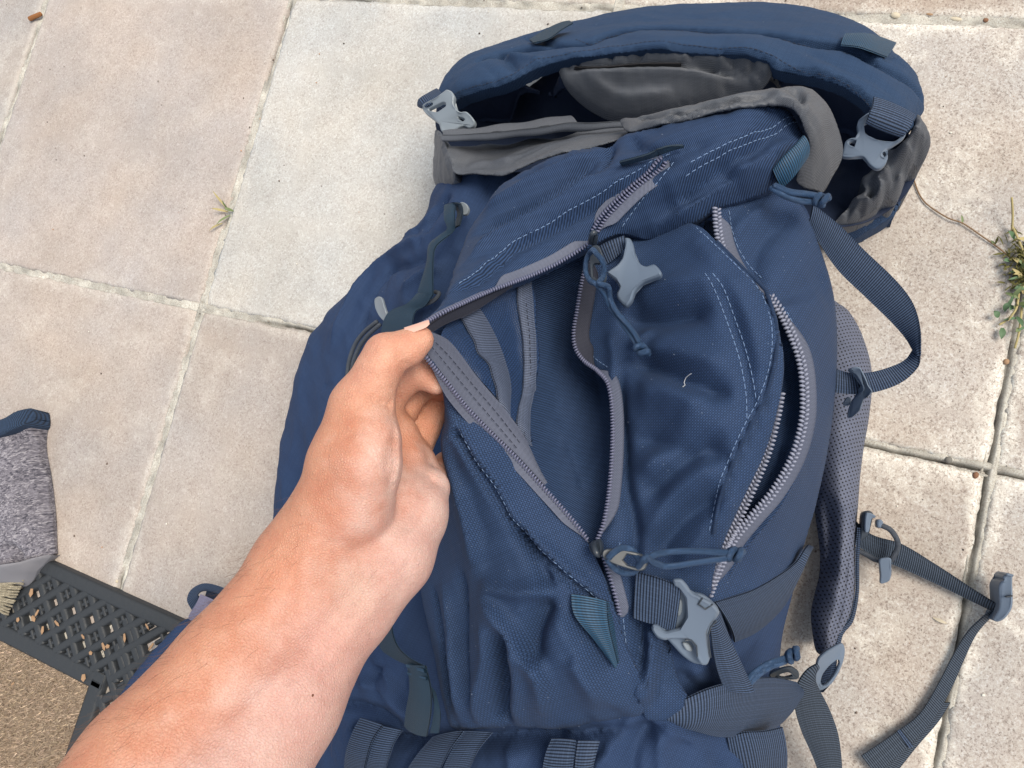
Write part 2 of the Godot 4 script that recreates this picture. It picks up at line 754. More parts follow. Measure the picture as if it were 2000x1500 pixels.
func weave(size: int, threads: int, contrast: float, kind: String, salt: int) -> Array:
	var im := Image.create(size, size, false, Image.FORMAT_RGB8)
	var hi := Image.create(size, size, false, Image.FORMAT_RGB8)
	rng.seed = salt
	var tone := []
	for i in threads * 2:
		tone.append(rng.randf_range(-0.025, 0.025))
	for y in size:
		for x in size:
			var u := float(x) / size * threads
			var v := float(y) / size * threads
			var a := int(u)
			var b := int(v)
			var fu := absf(u - a - 0.5) * 2
			var fv := absf(v - b - 0.5) * 2
			var over := (a + b) % 2 == 0
			var h := 0.0
			if kind == "twill":    # slanting ridges, crossed by the threads
				h = 0.5 + 0.5 * cos(TAU * fposmod((u + v) * 0.5, 1.0))
				h = clampf(h * 0.85 + 0.15 * (1.0 - fu), 0, 1)
			elif kind == "pores":
				var a1 := Vector2(fposmod(u, 1.0) - 0.25, fposmod(v, 1.0) - 0.25).length()
				var a2 := Vector2(fposmod(u, 1.0) - 0.75, fposmod(v, 1.0) - 0.75).length()
				h = smoothstep(0.1, 0.19, minf(a1, a2))
			elif kind == "rib":      # ribs across the tape
				h = 1.0 - pow(fv, 2.0) * 0.9 - 0.12 * fu
			elif kind == "braid":
				h = 1.0 - absf(fposmod(u + v, 1.0) - 0.5) * 1.3
			elif over:
				h = 1.0 - 0.65 * fu * fu - 0.25 * fv * fv
			else:
				h = 0.82 - 0.65 * fv * fv - 0.25 * fu * fu
			h = clampf(h + tone[a if over else threads + b] * 0.8, 0, 1)
			hi.set_pixel(x, y, Color(h, h, h))
			var g := clampf(1.0 - contrast + contrast * h + tone[a if over else threads + b], 0, 1)
			im.set_pixel(x, y, Color(g, g, g))
	return [ImageTexture.create_from_image(im), ImageTexture.create_from_image(hi)]


func mat(called: String, color: Color, rough: float, o := {}) -> StandardMaterial3D:
	var m := StandardMaterial3D.new()
	m.resource_name = called
	m.albedo_color = color
	m.roughness = rough
	if o.has("weave"):
		m.albedo_texture = o.weave[0]
		m.heightmap_enabled = true
		m.heightmap_texture = o.weave[1]
		m.heightmap_scale = o.get("deep", 0.02)
		var sc: float = 1.0 / float(o.tile)
		m.uv1_scale = Vector3(sc, sc, 1)
	if o.has("sheen"):
		m.rim_enabled = true
		m.rim = o.sheen
		m.rim_tint = 0.4
	m.metallic_specular = o.get("spec", 0.5)
	m.cull_mode = BaseMaterial3D.CULL_DISABLED
	mats[called] = m
	return m


func speckle(called: String, base: Array, salt: int, size := 512) -> ImageTexture:
	# concrete: a fine mix of grains; base holds [share, r, g, b] (sRGB)
	var n1 := FastNoiseLite.new()
	n1.seed = salt
	n1.noise_type = FastNoiseLite.TYPE_CELLULAR
	n1.cellular_return_type = FastNoiseLite.RETURN_CELL_VALUE
	n1.frequency = 0.22
	n1.fractal_type = FastNoiseLite.FRACTAL_NONE
	var cells := n1.get_seamless_image(size, size)
	n1.frequency = 0.5
	n1.seed = salt + 1
	var fine := n1.get_seamless_image(size, size)
	var n2 := FastNoiseLite.new()
	n2.seed = salt + 2
	n2.frequency = 0.012
	n2.fractal_octaves = 4
	var blot := n2.get_seamless_image(size, size)
	var im := Image.create(size, size, false, Image.FORMAT_RGB8)
	for y in size:
		for x in size:
			var q := cells.get_pixel(x, y).r * 0.5 + fine.get_pixel(x, y).r * 0.5
			q = clampf((q - 0.5) * 1.35 + 0.5 + (blot.get_pixel(x, y).r - 0.5) * 0.25, 0, 0.999)
			var acc := 0.0
			var col := Color.WHITE
			for e in base:
				acc += e[0]
				if q < acc:
					col = Color(e[1], e[2], e[3])
					break
			var j := 0.94 + 0.12 * fine.get_pixel((x * 3) % size, (y * 3) % size).r
			im.set_pixel(x, y, Color(col.r * j, col.g * j, col.b * j))
	return ImageTexture.create_from_image(im)


func _ready() -> void:
	var cam := Camera3D.new()
	cam.name = "camera"
	cam.fov = 53.13
	cam.near = 0.02
	cam.far = 200.0
	cam.transform = Transform3D(Basis(Vector3(0.924517, -0.295896, -0.240239), Vector3(-0.195641, 0.172523, -0.965381), Vector3(0.327099, 0.939511, 0.101611)), Vector3(0.63233, 0.70386, 0.08928))
	add_child(cam)
	cam.current = true
	var env := Environment.new()
	env.background_mode = Environment.BG_SKY
	var sky := Sky.new()
	var air := ProceduralSkyMaterial.new()
	air.sky_top_color = Color(0.86, 0.9, 0.95)
	air.sky_horizon_color = Color(0.80, 0.83, 0.87)
	air.sky_curve = 0.2
	air.sky_energy_multiplier = 0.66
	air.ground_bottom_color = Color(0.42, 0.40, 0.38)
	air.ground_horizon_color = Color(0.62, 0.62, 0.62)
	air.sun_angle_max = 40.0
	sky.sky_material = air
	env.sky = sky
	env.tonemap_mode = Environment.TONE_MAPPER_LINEAR
	env.tonemap_exposure = 2.25
	env.sdfgi_enabled = true
	env.ssao_enabled = true
	env.ssil_enabled = true
	var we := WorldEnvironment.new()
	we.name = "daylight"
	we.environment = env
	add_child(we)
	var sun := DirectionalLight3D.new()
	sun.name = "veiled_sun"
	sun.light_color = Color(1.0, 0.96, 0.9)
	sun.light_energy = 0.5
	sun.light_angular_distance = 30.0
	sun.shadow_enabled = true
	sun.look_at_from_position(Vector3(0.95, 1.75, -0.45), Vector3.ZERO)
	add_child(sun)
	stuffs()
	terrace()
	door_mat()
	slipper()
	rucksack()
	person()
	litter()


func stuffs() -> void:
	var plain := weave(160, 16, 0.6, "plain", 3)
	var twill := weave(128, 12, 0.5, "twill", 4)
	var pores := weave(128, 4, 0.85, "pores", 7)
	var rib := weave(64, 6, 0.75, "rib", 5)
	var braid := weave(48, 4, 0.55, "braid", 6)
	mat("navy", Color(0.222, 0.314, 0.468), 0.75, {"weave": plain, "tile": 0.0165, "deep": 0.02, "sheen": 0.06, "spec": 0.32})
	mat("navy_twill", Color(0.218, 0.31, 0.464), 0.75, {"weave": twill, "tile": 0.0085, "deep": 0.02, "sheen": 0.06, "spec": 0.32})
	mat("navy_side", Color(0.245, 0.33, 0.487), 0.75, {"weave": plain, "tile": 0.012, "deep": 0.015, "sheen": 0.04, "spec": 0.22})
	mat("lid_blue", Color(0.245, 0.34, 0.48), 0.75, {"weave": plain, "tile": 0.012, "deep": 0.012, "sheen": 0.04, "spec": 0.22})
	mat("lining", Color(0.43, 0.45, 0.49), 0.55, {"weave": plain, "tile": 0.008, "deep": 0.004, "spec": 0.4})
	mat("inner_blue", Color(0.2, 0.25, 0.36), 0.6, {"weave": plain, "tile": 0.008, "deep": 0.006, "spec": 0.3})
	mat("webbing", Color(0.28, 0.345, 0.455), 0.6, {"weave": rib, "tile": 0.0095, "deep": 0.035, "spec": 0.3})
	mat("webbing_grey", Color(0.29, 0.335, 0.4), 0.6, {"weave": rib, "tile": 0.01, "deep": 0.035, "spec": 0.3})
	mat("teal", Color(0.095, 0.25, 0.36), 0.6, {"weave": plain, "tile": 0.007, "deep": 0.02, "sheen": 0.08})
	mat("teal_rib", Color(0.12, 0.315, 0.455), 0.55, {"weave": rib, "tile": 0.0075, "deep": 0.03, "sheen": 0.08})
	mat("tape", Color(0.46, 0.49, 0.585), 0.7, {"weave": twill, "tile": 0.0055, "deep": 0.012})
	mat("binding", Color(0.38, 0.43, 0.54), 0.65, {"weave": rib, "tile": 0.0062, "deep": 0.02})
	mat("cording", Color(0.225, 0.35, 0.51), 0.6, {"weave": braid, "tile": 0.005, "deep": 0.02})
	mat("elastic", Color(0.3, 0.33, 0.38), 0.6, {"weave": braid, "tile": 0.004, "deep": 0.01})
	mat("coil", Color(0.53, 0.55, 0.63), 0.4)
	mat("teeth", Color(0.4, 0.415, 0.52), 0.34)
	mat("plastic", Color(0.4, 0.455, 0.53), 0.36, {"spec": 0.45})
	mat("plastic_dark", Color(0.2, 0.23, 0.27), 0.33)
	mat("thread", Color(0.45, 0.55, 0.7), 0.7)
	mat("thread_dark", Color(0.16, 0.18, 0.24), 0.8)
	mat("mesh_pad", Color(0.36, 0.385, 0.465), 0.75, {"weave": pores, "tile": 0.0155, "deep": 0.04, "sheen": 0.08})
	mat("rubber", Color(0.185, 0.2, 0.22), 0.55)
	mat("rubber_black", Color(0.12, 0.12, 0.14), 0.9)
	mat("tape_dark", Color(0.3, 0.31, 0.375), 0.7, {"weave": twill, "tile": 0.0055, "deep": 0.012})
	mat("mesh_blue", Color(0.2, 0.3, 0.47), 0.42, {"weave": plain, "tile": 0.0125, "deep": 0.03, "sheen": 0.08})
	mat("plastic_pale", Color(0.52, 0.56, 0.6), 0.4)
	mat("label_lilac", Color(0.55, 0.54, 0.66), 0.7, {"weave": twill, "tile": 0.006, "deep": 0.012})
	mat("wood_chip", Color(0.62, 0.5, 0.39), 0.8)


# ---------- the paved terrace ----------
func terrace() -> void:
	var grit := [[0.09, 0.72, 0.68, 0.65], [0.24, 0.85, 0.81, 0.78], [0.34, 0.91, 0.88, 0.85], [0.22, 0.95, 0.93, 0.9], [0.11, 1.0, 0.99, 0.97]]
	var tex := speckle("slab", grit, 11)
	var m := mat("concrete", Color(1, 1, 1), 0.9)
	m.albedo_texture = tex
	m.uv1_scale = Vector3(5.3, 5.3, 1)
	m.vertex_color_use_as_albedo = true
	m.heightmap_enabled = true
	m.heightmap_texture = tex
	m.heightmap_scale = 0.05
	var smoother := [[0.06, 0.8, 0.765, 0.74], [0.24, 0.87, 0.84, 0.815], [0.4, 0.905, 0.88, 0.855], [0.22, 0.935, 0.915, 0.89], [0.08, 0.985, 0.97, 0.95]]
	var fine := m.duplicate()
	fine.resource_name = "fine_concrete"
	fine.albedo_texture = speckle("slab", smoother, 23)
	fine.heightmap_texture = fine.albedo_texture
	fine.heightmap_scale = 0.03
	var bed := mat("bed", Color(0.5, 0.48, 0.45), 0.95)
	bed.albedo_texture = tex
	bed.uv1_scale = Vector3(0.4, 0.4, 0.4)
	bed.albedo_color = Color(0.5, 0.46, 0.42)
	bed.uv1_triplanar = true
	var ground := PlaneMesh.new()
	ground.size = Vector2(120, 120)
	var g := obj("ground", ground, bed)
	g.position = Vector3(0.2, -0.012, 0)
	g.set_meta("kind", "structure")
	var paving := Node3D.new()
	paving.name = "pavement"
	add_child(paving)
	paving.set_meta("kind", "structure")
	var xs := [-239.6, -199.7, -159.7, -119.8, -79.8, -39.8, 0.0, 40.0, 79.9, 120.0, 160.0, 200.1, 240.2]
	var zs := [-195.4, -156.2, -117.1, -78.0, -38.8, 0.1, 39.2, 78.2, 117.3, 156.4]
	var tone := {
		"1 1": [0.97, 0.945, 0.96, 0.3], "2 1": [1.03, 0.97, 0.97, 0.2], "3 1": [1.18, 1.225, 1.26, 0.25], "4 1": [1.11, 1.085, 1.08, 0.85], "5 1": [1.11, 1.085, 1.08, 1.0],
		"2 2": [1.01, 0.945, 0.93, 0.3], "3 2": [0.98, 0.925, 0.915, 0.3], "4 2": [1.08, 1.045, 1.03, 0.9], "5 2": [1.08, 1.045, 1.03, 1.0], "1 2": [0.95, 0.92, 0.9, 0.3],
		"3 0": [1.03, 0.97, 0.92, 0.6], "4 0": [1.03, 0.95, 0.9, 0.8], "2 0": [0.96, 0.92, 0.9, 0.3]}
	for i in range(-3, 9):
		for j in range(-3, 6):
			var t: Array = tone.get("%d %d" % [i, j], [0.98, 0.94, 0.9, 0.5])
			var seen: bool = i > 0 and i < 6 and j >= 0 and j < 3
			slab(paving, xs[i + 3], xs[i + 4], zs[j + 3], zs[j + 4], t, i * 7 + j, 0.5 if seen else 2.0, fine if i < 4 else m)
	# mortar, worn and cracked, in the joints
	var mortar := mat("mortar", Color(1, 1, 1), 0.95)
	mortar.albedo_texture = tex
	mortar.uv1_scale = Vector3(9, 9, 9)
	mortar.uv1_triplanar = true
	mortar.vertex_color_use_as_albedo = true
	for i in range(-2, 9):
		joint(paving, Vector2(xs[i + 3], zs[0]), Vector2(xs[i + 3], zs[9]), mortar, i)
	for j in range(-2, 6):
		joint(paving, Vector2(xs[1], zs[j + 3]), Vector2(xs[12], zs[j + 3]), mortar, 20 + j)


func slab(par: Node, x0: float, x1: float, z0: float, z1: float, tone: Array, salt: int, g: float, m: Material) -> void:
	var s := Shape.new()
	var gap := 0.24
	var nx := int((x1 - x0) / g)
	var nz := int((z1 - z0) / g)
	noise.fractal_type = FastNoiseLite.FRACTAL_FBM
	noise.fractal_octaves = 3
	noise.noise_type = FastNoiseLite.TYPE_SIMPLEX_SMOOTH
	noise.frequency = 1.0
	noise.seed = salt + 50
	var turn := Vector2(salt * 0.37, salt * 0.61)
	for j in nz + 1:
		for i in nx + 1:
			var x := lerpf(x0 + gap, x1 - gap, float(i) / nx)
			var z := lerpf(z0 + gap, z1 - gap, float(j) / nz)
			var ex := minf(x - x0 - gap, x1 - gap - x)
			var ez := minf(z - z0 - gap, z1 - gap - z)
			var e := minf(ex, ez)
			var rough := noise.get_noise_2d(x * 0.9, z * 0.9)
			if e < 0.9:     # chipped, uneven arrises
				var k := (0.9 - e) / 0.9
				x += noise.get_noise_2d(x * 0.5 + 40, z * 0.5) * 0.22 * k
				z += noise.get_noise_2d(x * 0.5, z * 0.5 + 70) * 0.22 * k
			var y := 0.05 * noise.get_noise_2d(x * 0.12, z * 0.12) + 0.02 * rough
			var corner := maxf(0, 1.6 - Vector2(ex, ez).length()) * 0.12 if ex < 1.2 and ez < 1.2 else 0.0
			if e < 0.45:
				y -= 0.2 * pow((0.45 - e) / 0.45, 2) + maxf(0, rough) * 0.12
			y -= corner
			s.add(Vector3(x, y, z) * 0.01, (Vector2(x, z) * 0.01 + turn))
			# lime bloom along the edges, pale and damp patches within
			var wide := 0.9 + 1.6 * noise.get_noise_2d(x * 0.08 + 9, z * 0.08)
			var bloom: float = tone[3] * clampf(1.25 - e / maxf(wide, 0.25) + 0.9 * noise.get_noise_2d(x * 0.7, z * 0.7 + 5), 0, 1)
			bloom = maxf(bloom, tone[3] * clampf(1.7 * noise.get_noise_2d(x * 0.11 + 31, z * 0.11) - 0.45 + 0.9 * rough, 0, 0.55))
			var patch := 1.0 + 0.12 * noise.get_noise_2d(x * 0.05, z * 0.05 + 12) + 0.05 * noise.get_noise_2d(x * 0.25, z * 0.25)
			var pink := 0.055 * noise.get_noise_2d(x * 0.06 + 80, z * 0.06)
			var col := Color(tone[0] * patch * (1.0 + pink), tone[1] * patch, tone[2] * patch * (1.0 - pink * 1.2))
			s.k.append((col * 0.5).lerp(Color(0.93, 0.96, 0.95), bloom * 0.8))
	for j in nz:
		for i in nx:
			var a := j * (nx + 1) + i
			s.quad(a, a + 1, a + nx + 2, a + nx + 1)
	var ring := []
	for i in nx:
		ring.append(i)
	for j in nz:
		ring.append(j * (nx + 1) + nx)
	for i in nx:
		ring.append(nz * (nx + 1) + nx - i)
	for j in nz:
		ring.append((nz - j) * (nx + 1))
	var n := ring.size()
	var first := s.v.size()
	for q in ring:
		s.add(s.v[q] - Vector3(0, 0.02, 0), s.u[q] + Vector2(0.02, 0.02))
		s.k.append(s.k[q])
	for i in n:
		var k := (i + 1) % n
		s.quad(ring[k], ring[i], first + i, first + k)
	put("paving_slab", s, m, par)


func joint(par: Node, a: Vector2, b: Vector2, m: Material, salt: int) -> void:
	var s := Shape.new()
	var d := (b - a).normalized()
	var w := Vector2(-d.y, d.x)
	var n := int(a.distance_to(b) / 0.4)
	noise.seed = salt + 200
	noise.frequency = 1.0
	noise.fractal_type = FastNoiseLite.FRACTAL_FBM
	noise.fractal_octaves = 3
	for i in n + 1:
		var p := a.lerp(b, float(i) / n)
		var lost := clampf(noise.get_noise_2d(i * 0.013, 3.0) * 2.0 + noise.get_noise_2d(i * 0.11, 9.0) * 0.8 + (0.7 if salt >= 5 and salt < 12 else (0.35 if salt == 22 else 0.05)), 0, 1)
		for j in 11:
			var t := j / 10.0 - 0.5
			var q := p + w * t * 1.2
			var y := -0.13 - 0.5 * lost * smoothstep(0.26, 0.03, absf(t - 0.15 - 0.15 * noise.get_noise_2d(i * 0.05, 20.0))) + 0.13 * noise.get_noise_2d(q.x * 0.8, q.y * 0.8)
			if absf(t) > 0.4:
				y -= 0.25
			s.add(Vector3(q.x, y, q.y) * 0.01)
			var tone := 1.0 + 0.5 * noise.get_noise_2d(q.x * 0.3, q.y * 0.3 + 8)
			var dirt := 1.0 - 0.88 * lost * smoothstep(0.24, 0.03, absf(t - 0.15 - 0.15 * noise.get_noise_2d(i * 0.05, 20.0)))
			s.k.append(Color(tone, tone * 1.03, tone * 1.0) * 0.56 * dirt)
	for i in n:
		for j in 10:
			var o := i * 11 + j
			s.quad(o, o + 11, o + 12, o + 1)
	put("mortar_joint", s, m, par)


# ---------- the rubber door mat ----------
func box(s: Shape, a: Vector3, b: Vector3, wide: float, high: float, base: float, soft := 0.3) -> void:
	var d := (b - a).normalized()
	var w := Vector3(-d.z, 0, d.x)
	var prof := [Vector2(-0.5, base), Vector2(-0.46, high * 0.8), Vector2(-0.5 + soft, high), Vector2(0.5 - soft, high), Vector2(0.46, high * 0.8), Vector2(0.5, base)]
	var first := s.v.size()
	for e in 2:
		var p := a if e == 0 else b
		for q in prof:
			s.add(p + w * q.x * wide + Vector3(0, q.y, 0), Vector2(q.x * wide, e * a.distance_to(b)))
	for j in 5:
		s.quad(first + j, first + j + 6, first + j + 7, first + j + 1)
	for e in 2:
		var o := first + e * 6
		if e == 0:
			s.quad(o, o + 1, o + 4, o + 5)
			s.quad(o + 1, o + 2, o + 3, o + 4)
		else:
			s.quad(o + 5, o + 4, o + 1, o)
			s.quad(o + 4, o + 3, o + 2, o + 1)


func door_mat() -> void:
	var corner := Vector3(11.26, 0, 33.07) * 0.01
	var edge: Vector3 = (Vector3(10.15, 0, 33.02) - Vector3(-10.31, 0, 32)).normalized()
	var t := thing("door_mat", "black rubber door mat with open lattice border and brown carpet centre", "door mat", corner)
	t.basis = Basis(edge, Vector3.UP, edge.cross(Vector3.UP))
	var far := -0.46
	var wide := 0.094
	var m: StandardMaterial3D = mats.rubber
	m.heightmap_enabled = true
	var nt := NoiseTexture2D.new()
	nt.width = 256
	nt.height = 256
	nt.seamless = true
	var fn := FastNoiseLite.new()
	fn.seed = 5
	fn.frequency = 0.03
	fn.fractal_octaves = 5
	nt.noise = fn
	m.heightmap_texture = nt
	m.heightmap_scale = 0.06
	m.uv1_triplanar = true
	m.uv1_scale = Vector3(14, 14, 14)
	# rims
	for e in [[Vector3(far, 0, 0.008), Vector3(0, 0, 0.008)], [Vector3(-0.008, 0, 0), Vector3(-0.008, 0, 0.46)]]:
		var s := Shape.new()
		box(s, e[0], e[1], 0.017, 0.009 if e[0].x == far else 0.0094, -0.001, 0.25)
		put("outer_rim", s, m, t)
	for e in [[Vector3(far, 0, wide), Vector3(-wide + 0.008, 0, wide)], [Vector3(-wide, 0, wide - 0.009), Vector3(-wide, 0, 0.46)]]:
		var s := Shape.new()
		box(s, e[0], e[1], 0.02, 0.0075 if e[0].x == far else 0.008, -0.001, 0.2)
		put("inner_rim", s, m, t)
	# the lattice: bars crossing at right angles, a stud in every second opening
	var pitch := 0.028
	for k in range(-24, 22):
		for way in [1, -1]:
			var x0: float = -0.004 + k * pitch
			# along the top strip
			var a := Vector3(x0, 0, 0.012)
			var b := Vector3(x0 + way * (wide - 0.02), 0, wide - 0.008)
			if maxf(a.x, b.x) < -0.004 and minf(a.x, b.x) > far:
				var s := Shape.new()
				box(s, a, b, 0.0105, 0.0078 if way == 1 else 0.0083, -0.001, 0.3)
				put("lattice_bar", s, m, t)
			# along the side strip
			var az := wide + 0.004 + k * pitch
			a = Vector3(-0.012, 0, az)
			b = Vector3(-wide + 0.008, 0, az + way * (wide - 0.02))
			if minf(a.z, b.z) > wide - 0.085 and maxf(a.z, b.z) < 0.45 and k > -3:
				var s := Shape.new()
				box(s, a, b, 0.0105, 0.0072 if way == 1 else 0.0076, -0.001, 0.3)
				put("lattice_bar", s, m, t)
	rng.seed = 21
	for k in range(-16, 0):
		for row in 3:
			var z: float = [0.026, 0.054, 0.082][row]
			var x := -0.004 + (k + 0.0) * pitch + (0.0 if row != 1 else 0.0)
			if x < far + 0.02 or x > -0.02:
				continue
			var s := Shape.new()
			for way in [1, -1]:
				box(s, Vector3(x - 0.0075, 0, z - 0.0075 * way), Vector3(x + 0.0075, 0, z + 0.0075 * way), 0.005, 0.0062 + 0.0003 * way, -0.001, 0.3)
			put("cross_stud", s, m, t)
	# the carpet inset: backing and pile
	var pile_mat := mat("pile", Color(0.68, 0.61, 0.54), 0.95)
	pile_mat.vertex_color_use_as_albedo = true
	var back := PlaneMesh.new()
	back.size = Vector2(0.36, 0.36)
	var bm := mat("carpet_back", Color(0.5, 0.44, 0.38), 1.0)
	var carpet := obj("carpet", back, bm, t)
	carpet.position = Vector3(-wide - 0.188, 0.004, wide + 0.188)
	var blade := Shape.new()
	for i in 3:
		blade.add(Vector3(-0.0005, 0, 0) if i == 0 else (Vector3(0.0005, 0, 0) if i == 1 else Vector3(0.0004, 0.0045, 0.0016)))
	blade.tri(0, 1, 2)
	var mm := MultiMesh.new()
	mm.transform_format = MultiMesh.TRANSFORM_3D
	mm.use_colors = true
	mm.mesh = blade.mesh()
	var count := 36000
	mm.instance_count = count
	for i in count:
		var x := rng.randf_range(-0.27, 0.0)
		var z := rng.randf_range(0, 0.3)
		var turn := Basis(Vector3.UP, rng.randf() * TAU).scaled(Vector3.ONE * rng.randf_range(0.7, 1.25))
		mm.set_instance_transform(i, Transform3D(turn * Basis(Vector3.RIGHT, rng.randf_range(-0.3, 0.9)), Vector3(-wide - 0.008 + x, 0.004, wide + 0.008 + z)))
		var g := rng.randf_range(0.55, 1.25)
		if rng.randf() < 0.06:
			g *= 1.7
		mm.set_instance_color(i, Color(g, g * rng.randf_range(0.95, 1.02), g * rng.randf_range(0.9, 1.02)))
	var pile := MultiMeshInstance3D.new()
	pile.name = "pile"
	pile.multimesh = mm
	pile.material_override = pile_mat
	t.add_child(pile)
	stuff(pile)
	# grit and chips fallen into the mat
	for q in [[Vector3(-9.13, 0.9, 38.36), 30, 0], [Vector3(-11.22, 0.9, 39.1), 60, 1], [Vector3(-8.77, 1, 37.61), 100, 0], [Vector3(-5.73, 0.9, 37.87), 20, 1], [Vector3(-7.5, 0.8, 39.15), 70, 0], [Vector3(-1.74, 0.9, 38.13), 25, 0], [Vector3(1.8, 0.9, 38.1), 95, 1], [Vector3(1.37, 1, 38.22), 40, 1], [Vector3(-0.11, 0.9, 39.4), 35, 0], [Vector3(6.02, 0.9, 34.69), 30, 1], [Vector3(3.45, 0.7, 36.69), 60, 0], [Vector3(7.07, 0.7, 36.51), 110, 0], [Vector3(-0.1, 0.9, 42.04), 65, 0], [Vector3(-9.22, 0.9, 45.63), 120, 1], [Vector3(-10.52, 0.9, 35.82), 75, 0]]:
		var s := Shape.new()
		var a := deg_to_rad(q[1])
		var d := Vector3(cos(a), 0.1, sin(a))
		pebble(s, Vector3.ZERO, d * rng.randf_range(0.0025, 0.0062), Vector3(-d.z, rng.randf_range(-0.5, 0.6), d.x) * rng.randf_range(0.0012, 0.0024), 0.0008, 5)
		var chip := put("wood_chip", s, mats.wood_chip)
		chip.position = q[0] * 0.01 + Vector3(0, 0.002, 0)
		tag(chip, "", "wood chip", "wood chips fallen on the door mat")
	var names := ["pale wood chip lying across a dark opening left on the mat border", "small curled wood chip at the left end of the mat border", "upright splinter of wood in a mat opening", "dark orange wood chip in the lower row of the mat border", "round wood chip near the middle of the mat border's left half", "long tan wood chip bridging a mat opening in the middle", "steep splinter crossing another one on the mat border", "low splinter lying under a steeper one on the mat border", "pale pointed wood chip next to the crossed splinters", "light chip in the mat opening beside the hip belt", "wide chip filling a diamond opening of the mat", "chip in the opening nearest to the forearm", "wood chip at the corner of the brown carpet", "small pale chip lying on the brown carpet", "wood chip beside the slipper's fringe"]
	var i := 0
	for o in get_children():
		if o.get_meta("category", "") == "wood chip":
			o.set_meta("label", names[i])
			i += 1


func slipper() -> void:
	var t := thing("slipper", "grey wool slipper with navy cuff and cream fringe at the left edge", "slipper")
	var wool := mat("grey_wool", Color(0.76, 0.76, 0.79), 0.95, {"sheen": 0.2})
	wool.albedo_texture = speckle("wool", [[0.16, 0.36, 0.36, 0.4], [0.34, 0.53, 0.52, 0.55], [0.32, 0.64, 0.63, 0.66], [0.18, 0.8, 0.79, 0.8]], 61, 256)
	wool.heightmap_enabled = true
	wool.heightmap_texture = wool.albedo_texture
	wool.heightmap_scale = 0.06
	wool.uv1_scale = Vector3(13, 9, 1)
	var navy := mat("cuff_navy", Color(0.17, 0.26, 0.38), 0.9, {"weave": weave(48, 6, 0.5, "rib", 18), "tile": 0.008, "deep": 0.05, "sheen": 0.1})
	var suede := mat("suede", Color(0.5, 0.5, 0.53), 0.9, {"sheen": 0.1})
	var fringe := mat("fringe", Color(0.8, 0.76, 0.67), 0.9, {"weave": weave(48, 6, 0.5, "braid", 19), "tile": 0.01, "deep": 0.05})
	panel("upper", t, wool, [-30.02,4,25.41,2.4,-22.23,4.5,21.69,1.5,-18.19,4.5,19.45,0.6,-16.23,4,17.88,0.6,-16.46,2.4,17.36,0.5,-15.74,1,19.98,0.5,-13.45,0.9,23.41,0.5,-11.17,0.9,27.34,0.5,-9.67,1,30.49,0.5,-9.37,1.6,31.21,0.4,-10.44,2.6,31.81,0.3,-12.19,3.4,32.83,0.3,-15.36,4.2,34.24,0.6,-24.35,4,37.33,2], [-14.9,4.6,24.85,-12.79,4.2,27.21,-16.43,5.4,28.16,-21.4,5,29.42,-15.7,3.6,21.43,-11.45,2.7,28.02,-13.82,2.7,23.9,-16.39,2.6,19.68], [[[-13.25,4,30.8,-11.84,4,31.85,-11.86,4,33.28], -0.7, 0.5, 0.7]], {"floor": 0.1, "n": [[0.1, 2.2, 0.3, 1.0], [0.05, 0.6, 0, 1]], "g": 0.2, "spin": 0.5})
	panel("cuff", t, navy, [-29.7,4.6,24.14,1,-22.22,5,20.17,0.8,-18.31,5,17.68,0.7,-17.66,4,16.44,0.6,-17.1,3,16.05,0.6,-16.32,2.6,17.11,0.5,-16.16,4,18.04,0.2,-17.6,4.9,19.61,0.2,-21.48,5,21.81,0.2,-29.18,4.5,25.56,0.2], [-16.53,5.1,17.73,-19.47,5.3,19.77], [], {"floor": 0.1, "g": 0.15, "n": [[0.05, 1.5, 0, 1]], "spin": 1.1})
	panel("toe_patch", t, suede, [-24.14,4.2,37.14,1,-14.81,4.7,33.94,0.2,-11.17,4.3,32.51,0.2,-10.01,3,31.68,0.2,-9.02,1.8,31.11,0.3,-9.93,1.2,32.54,0.4,-10.84,1.1,34.09,0.4,-11.84,1.1,35.54,0.4,-12.82,2,35.51,0.4,-15.9,3.2,36.07,0.5,-24.92,3,39.35,0.5], [-10.86,3,33.4,-14.11,3.8,34.6], [[[-10.66,3.6,34.67,-8.89,3.6,32.59,-8.49,3.6,31.69], 0.14, .25, .25]], {"floor": 0.1, "g": 0.15, "n": [[0.08, 2.0, 0, 1]]})
	rng.seed = 8
	for i in 13:
		var s := Shape.new()
		var p := PackedVector3Array()
		var from: Vector3 = Vector3(-13.46, 2.2, 35.68) * 0.01
		var to: Vector3 = Vector3(-11.89, 1.4, 36.81) * 0.01
		var off := (i - 6) * 0.0021
		for k in 9:
			var f := k / 8.0
			p.append(from.lerp(to, f * rng.randf_range(0.93, 1.0)) + Vector3(0.3 - 0.5 * f, 0, 0.9) * off * (0.8 + f) + Vector3(-0.02 * (1 - f), 0.006 * sin(f * 3.0), 0.012 * (1 - f)) + Vector3(0, rng.randf_range(-0.0008, 0.0008), rng.randf_range(-0.0006, 0.0006)))
		tube(s, smooth(p, 0.002), 0.0021, 7, true, 0.0012)
		put("fringe_strand", s, fringe, t)


# ---------- the rucksack ----------
var bag: Node3D


func part(called: String, par: Node = null) -> Node3D:
	var o := Node3D.new()
	par = par if par else bag
	o.name = numbered(called, par)
	par.add_child(o, true)
	return o


func rucksack() -> void:
	bag = thing("backpack", "navy blue hiking backpack lying on the paving with lid and front pocket open", "backpack")
	body()
	lid()
	front()
	straps()


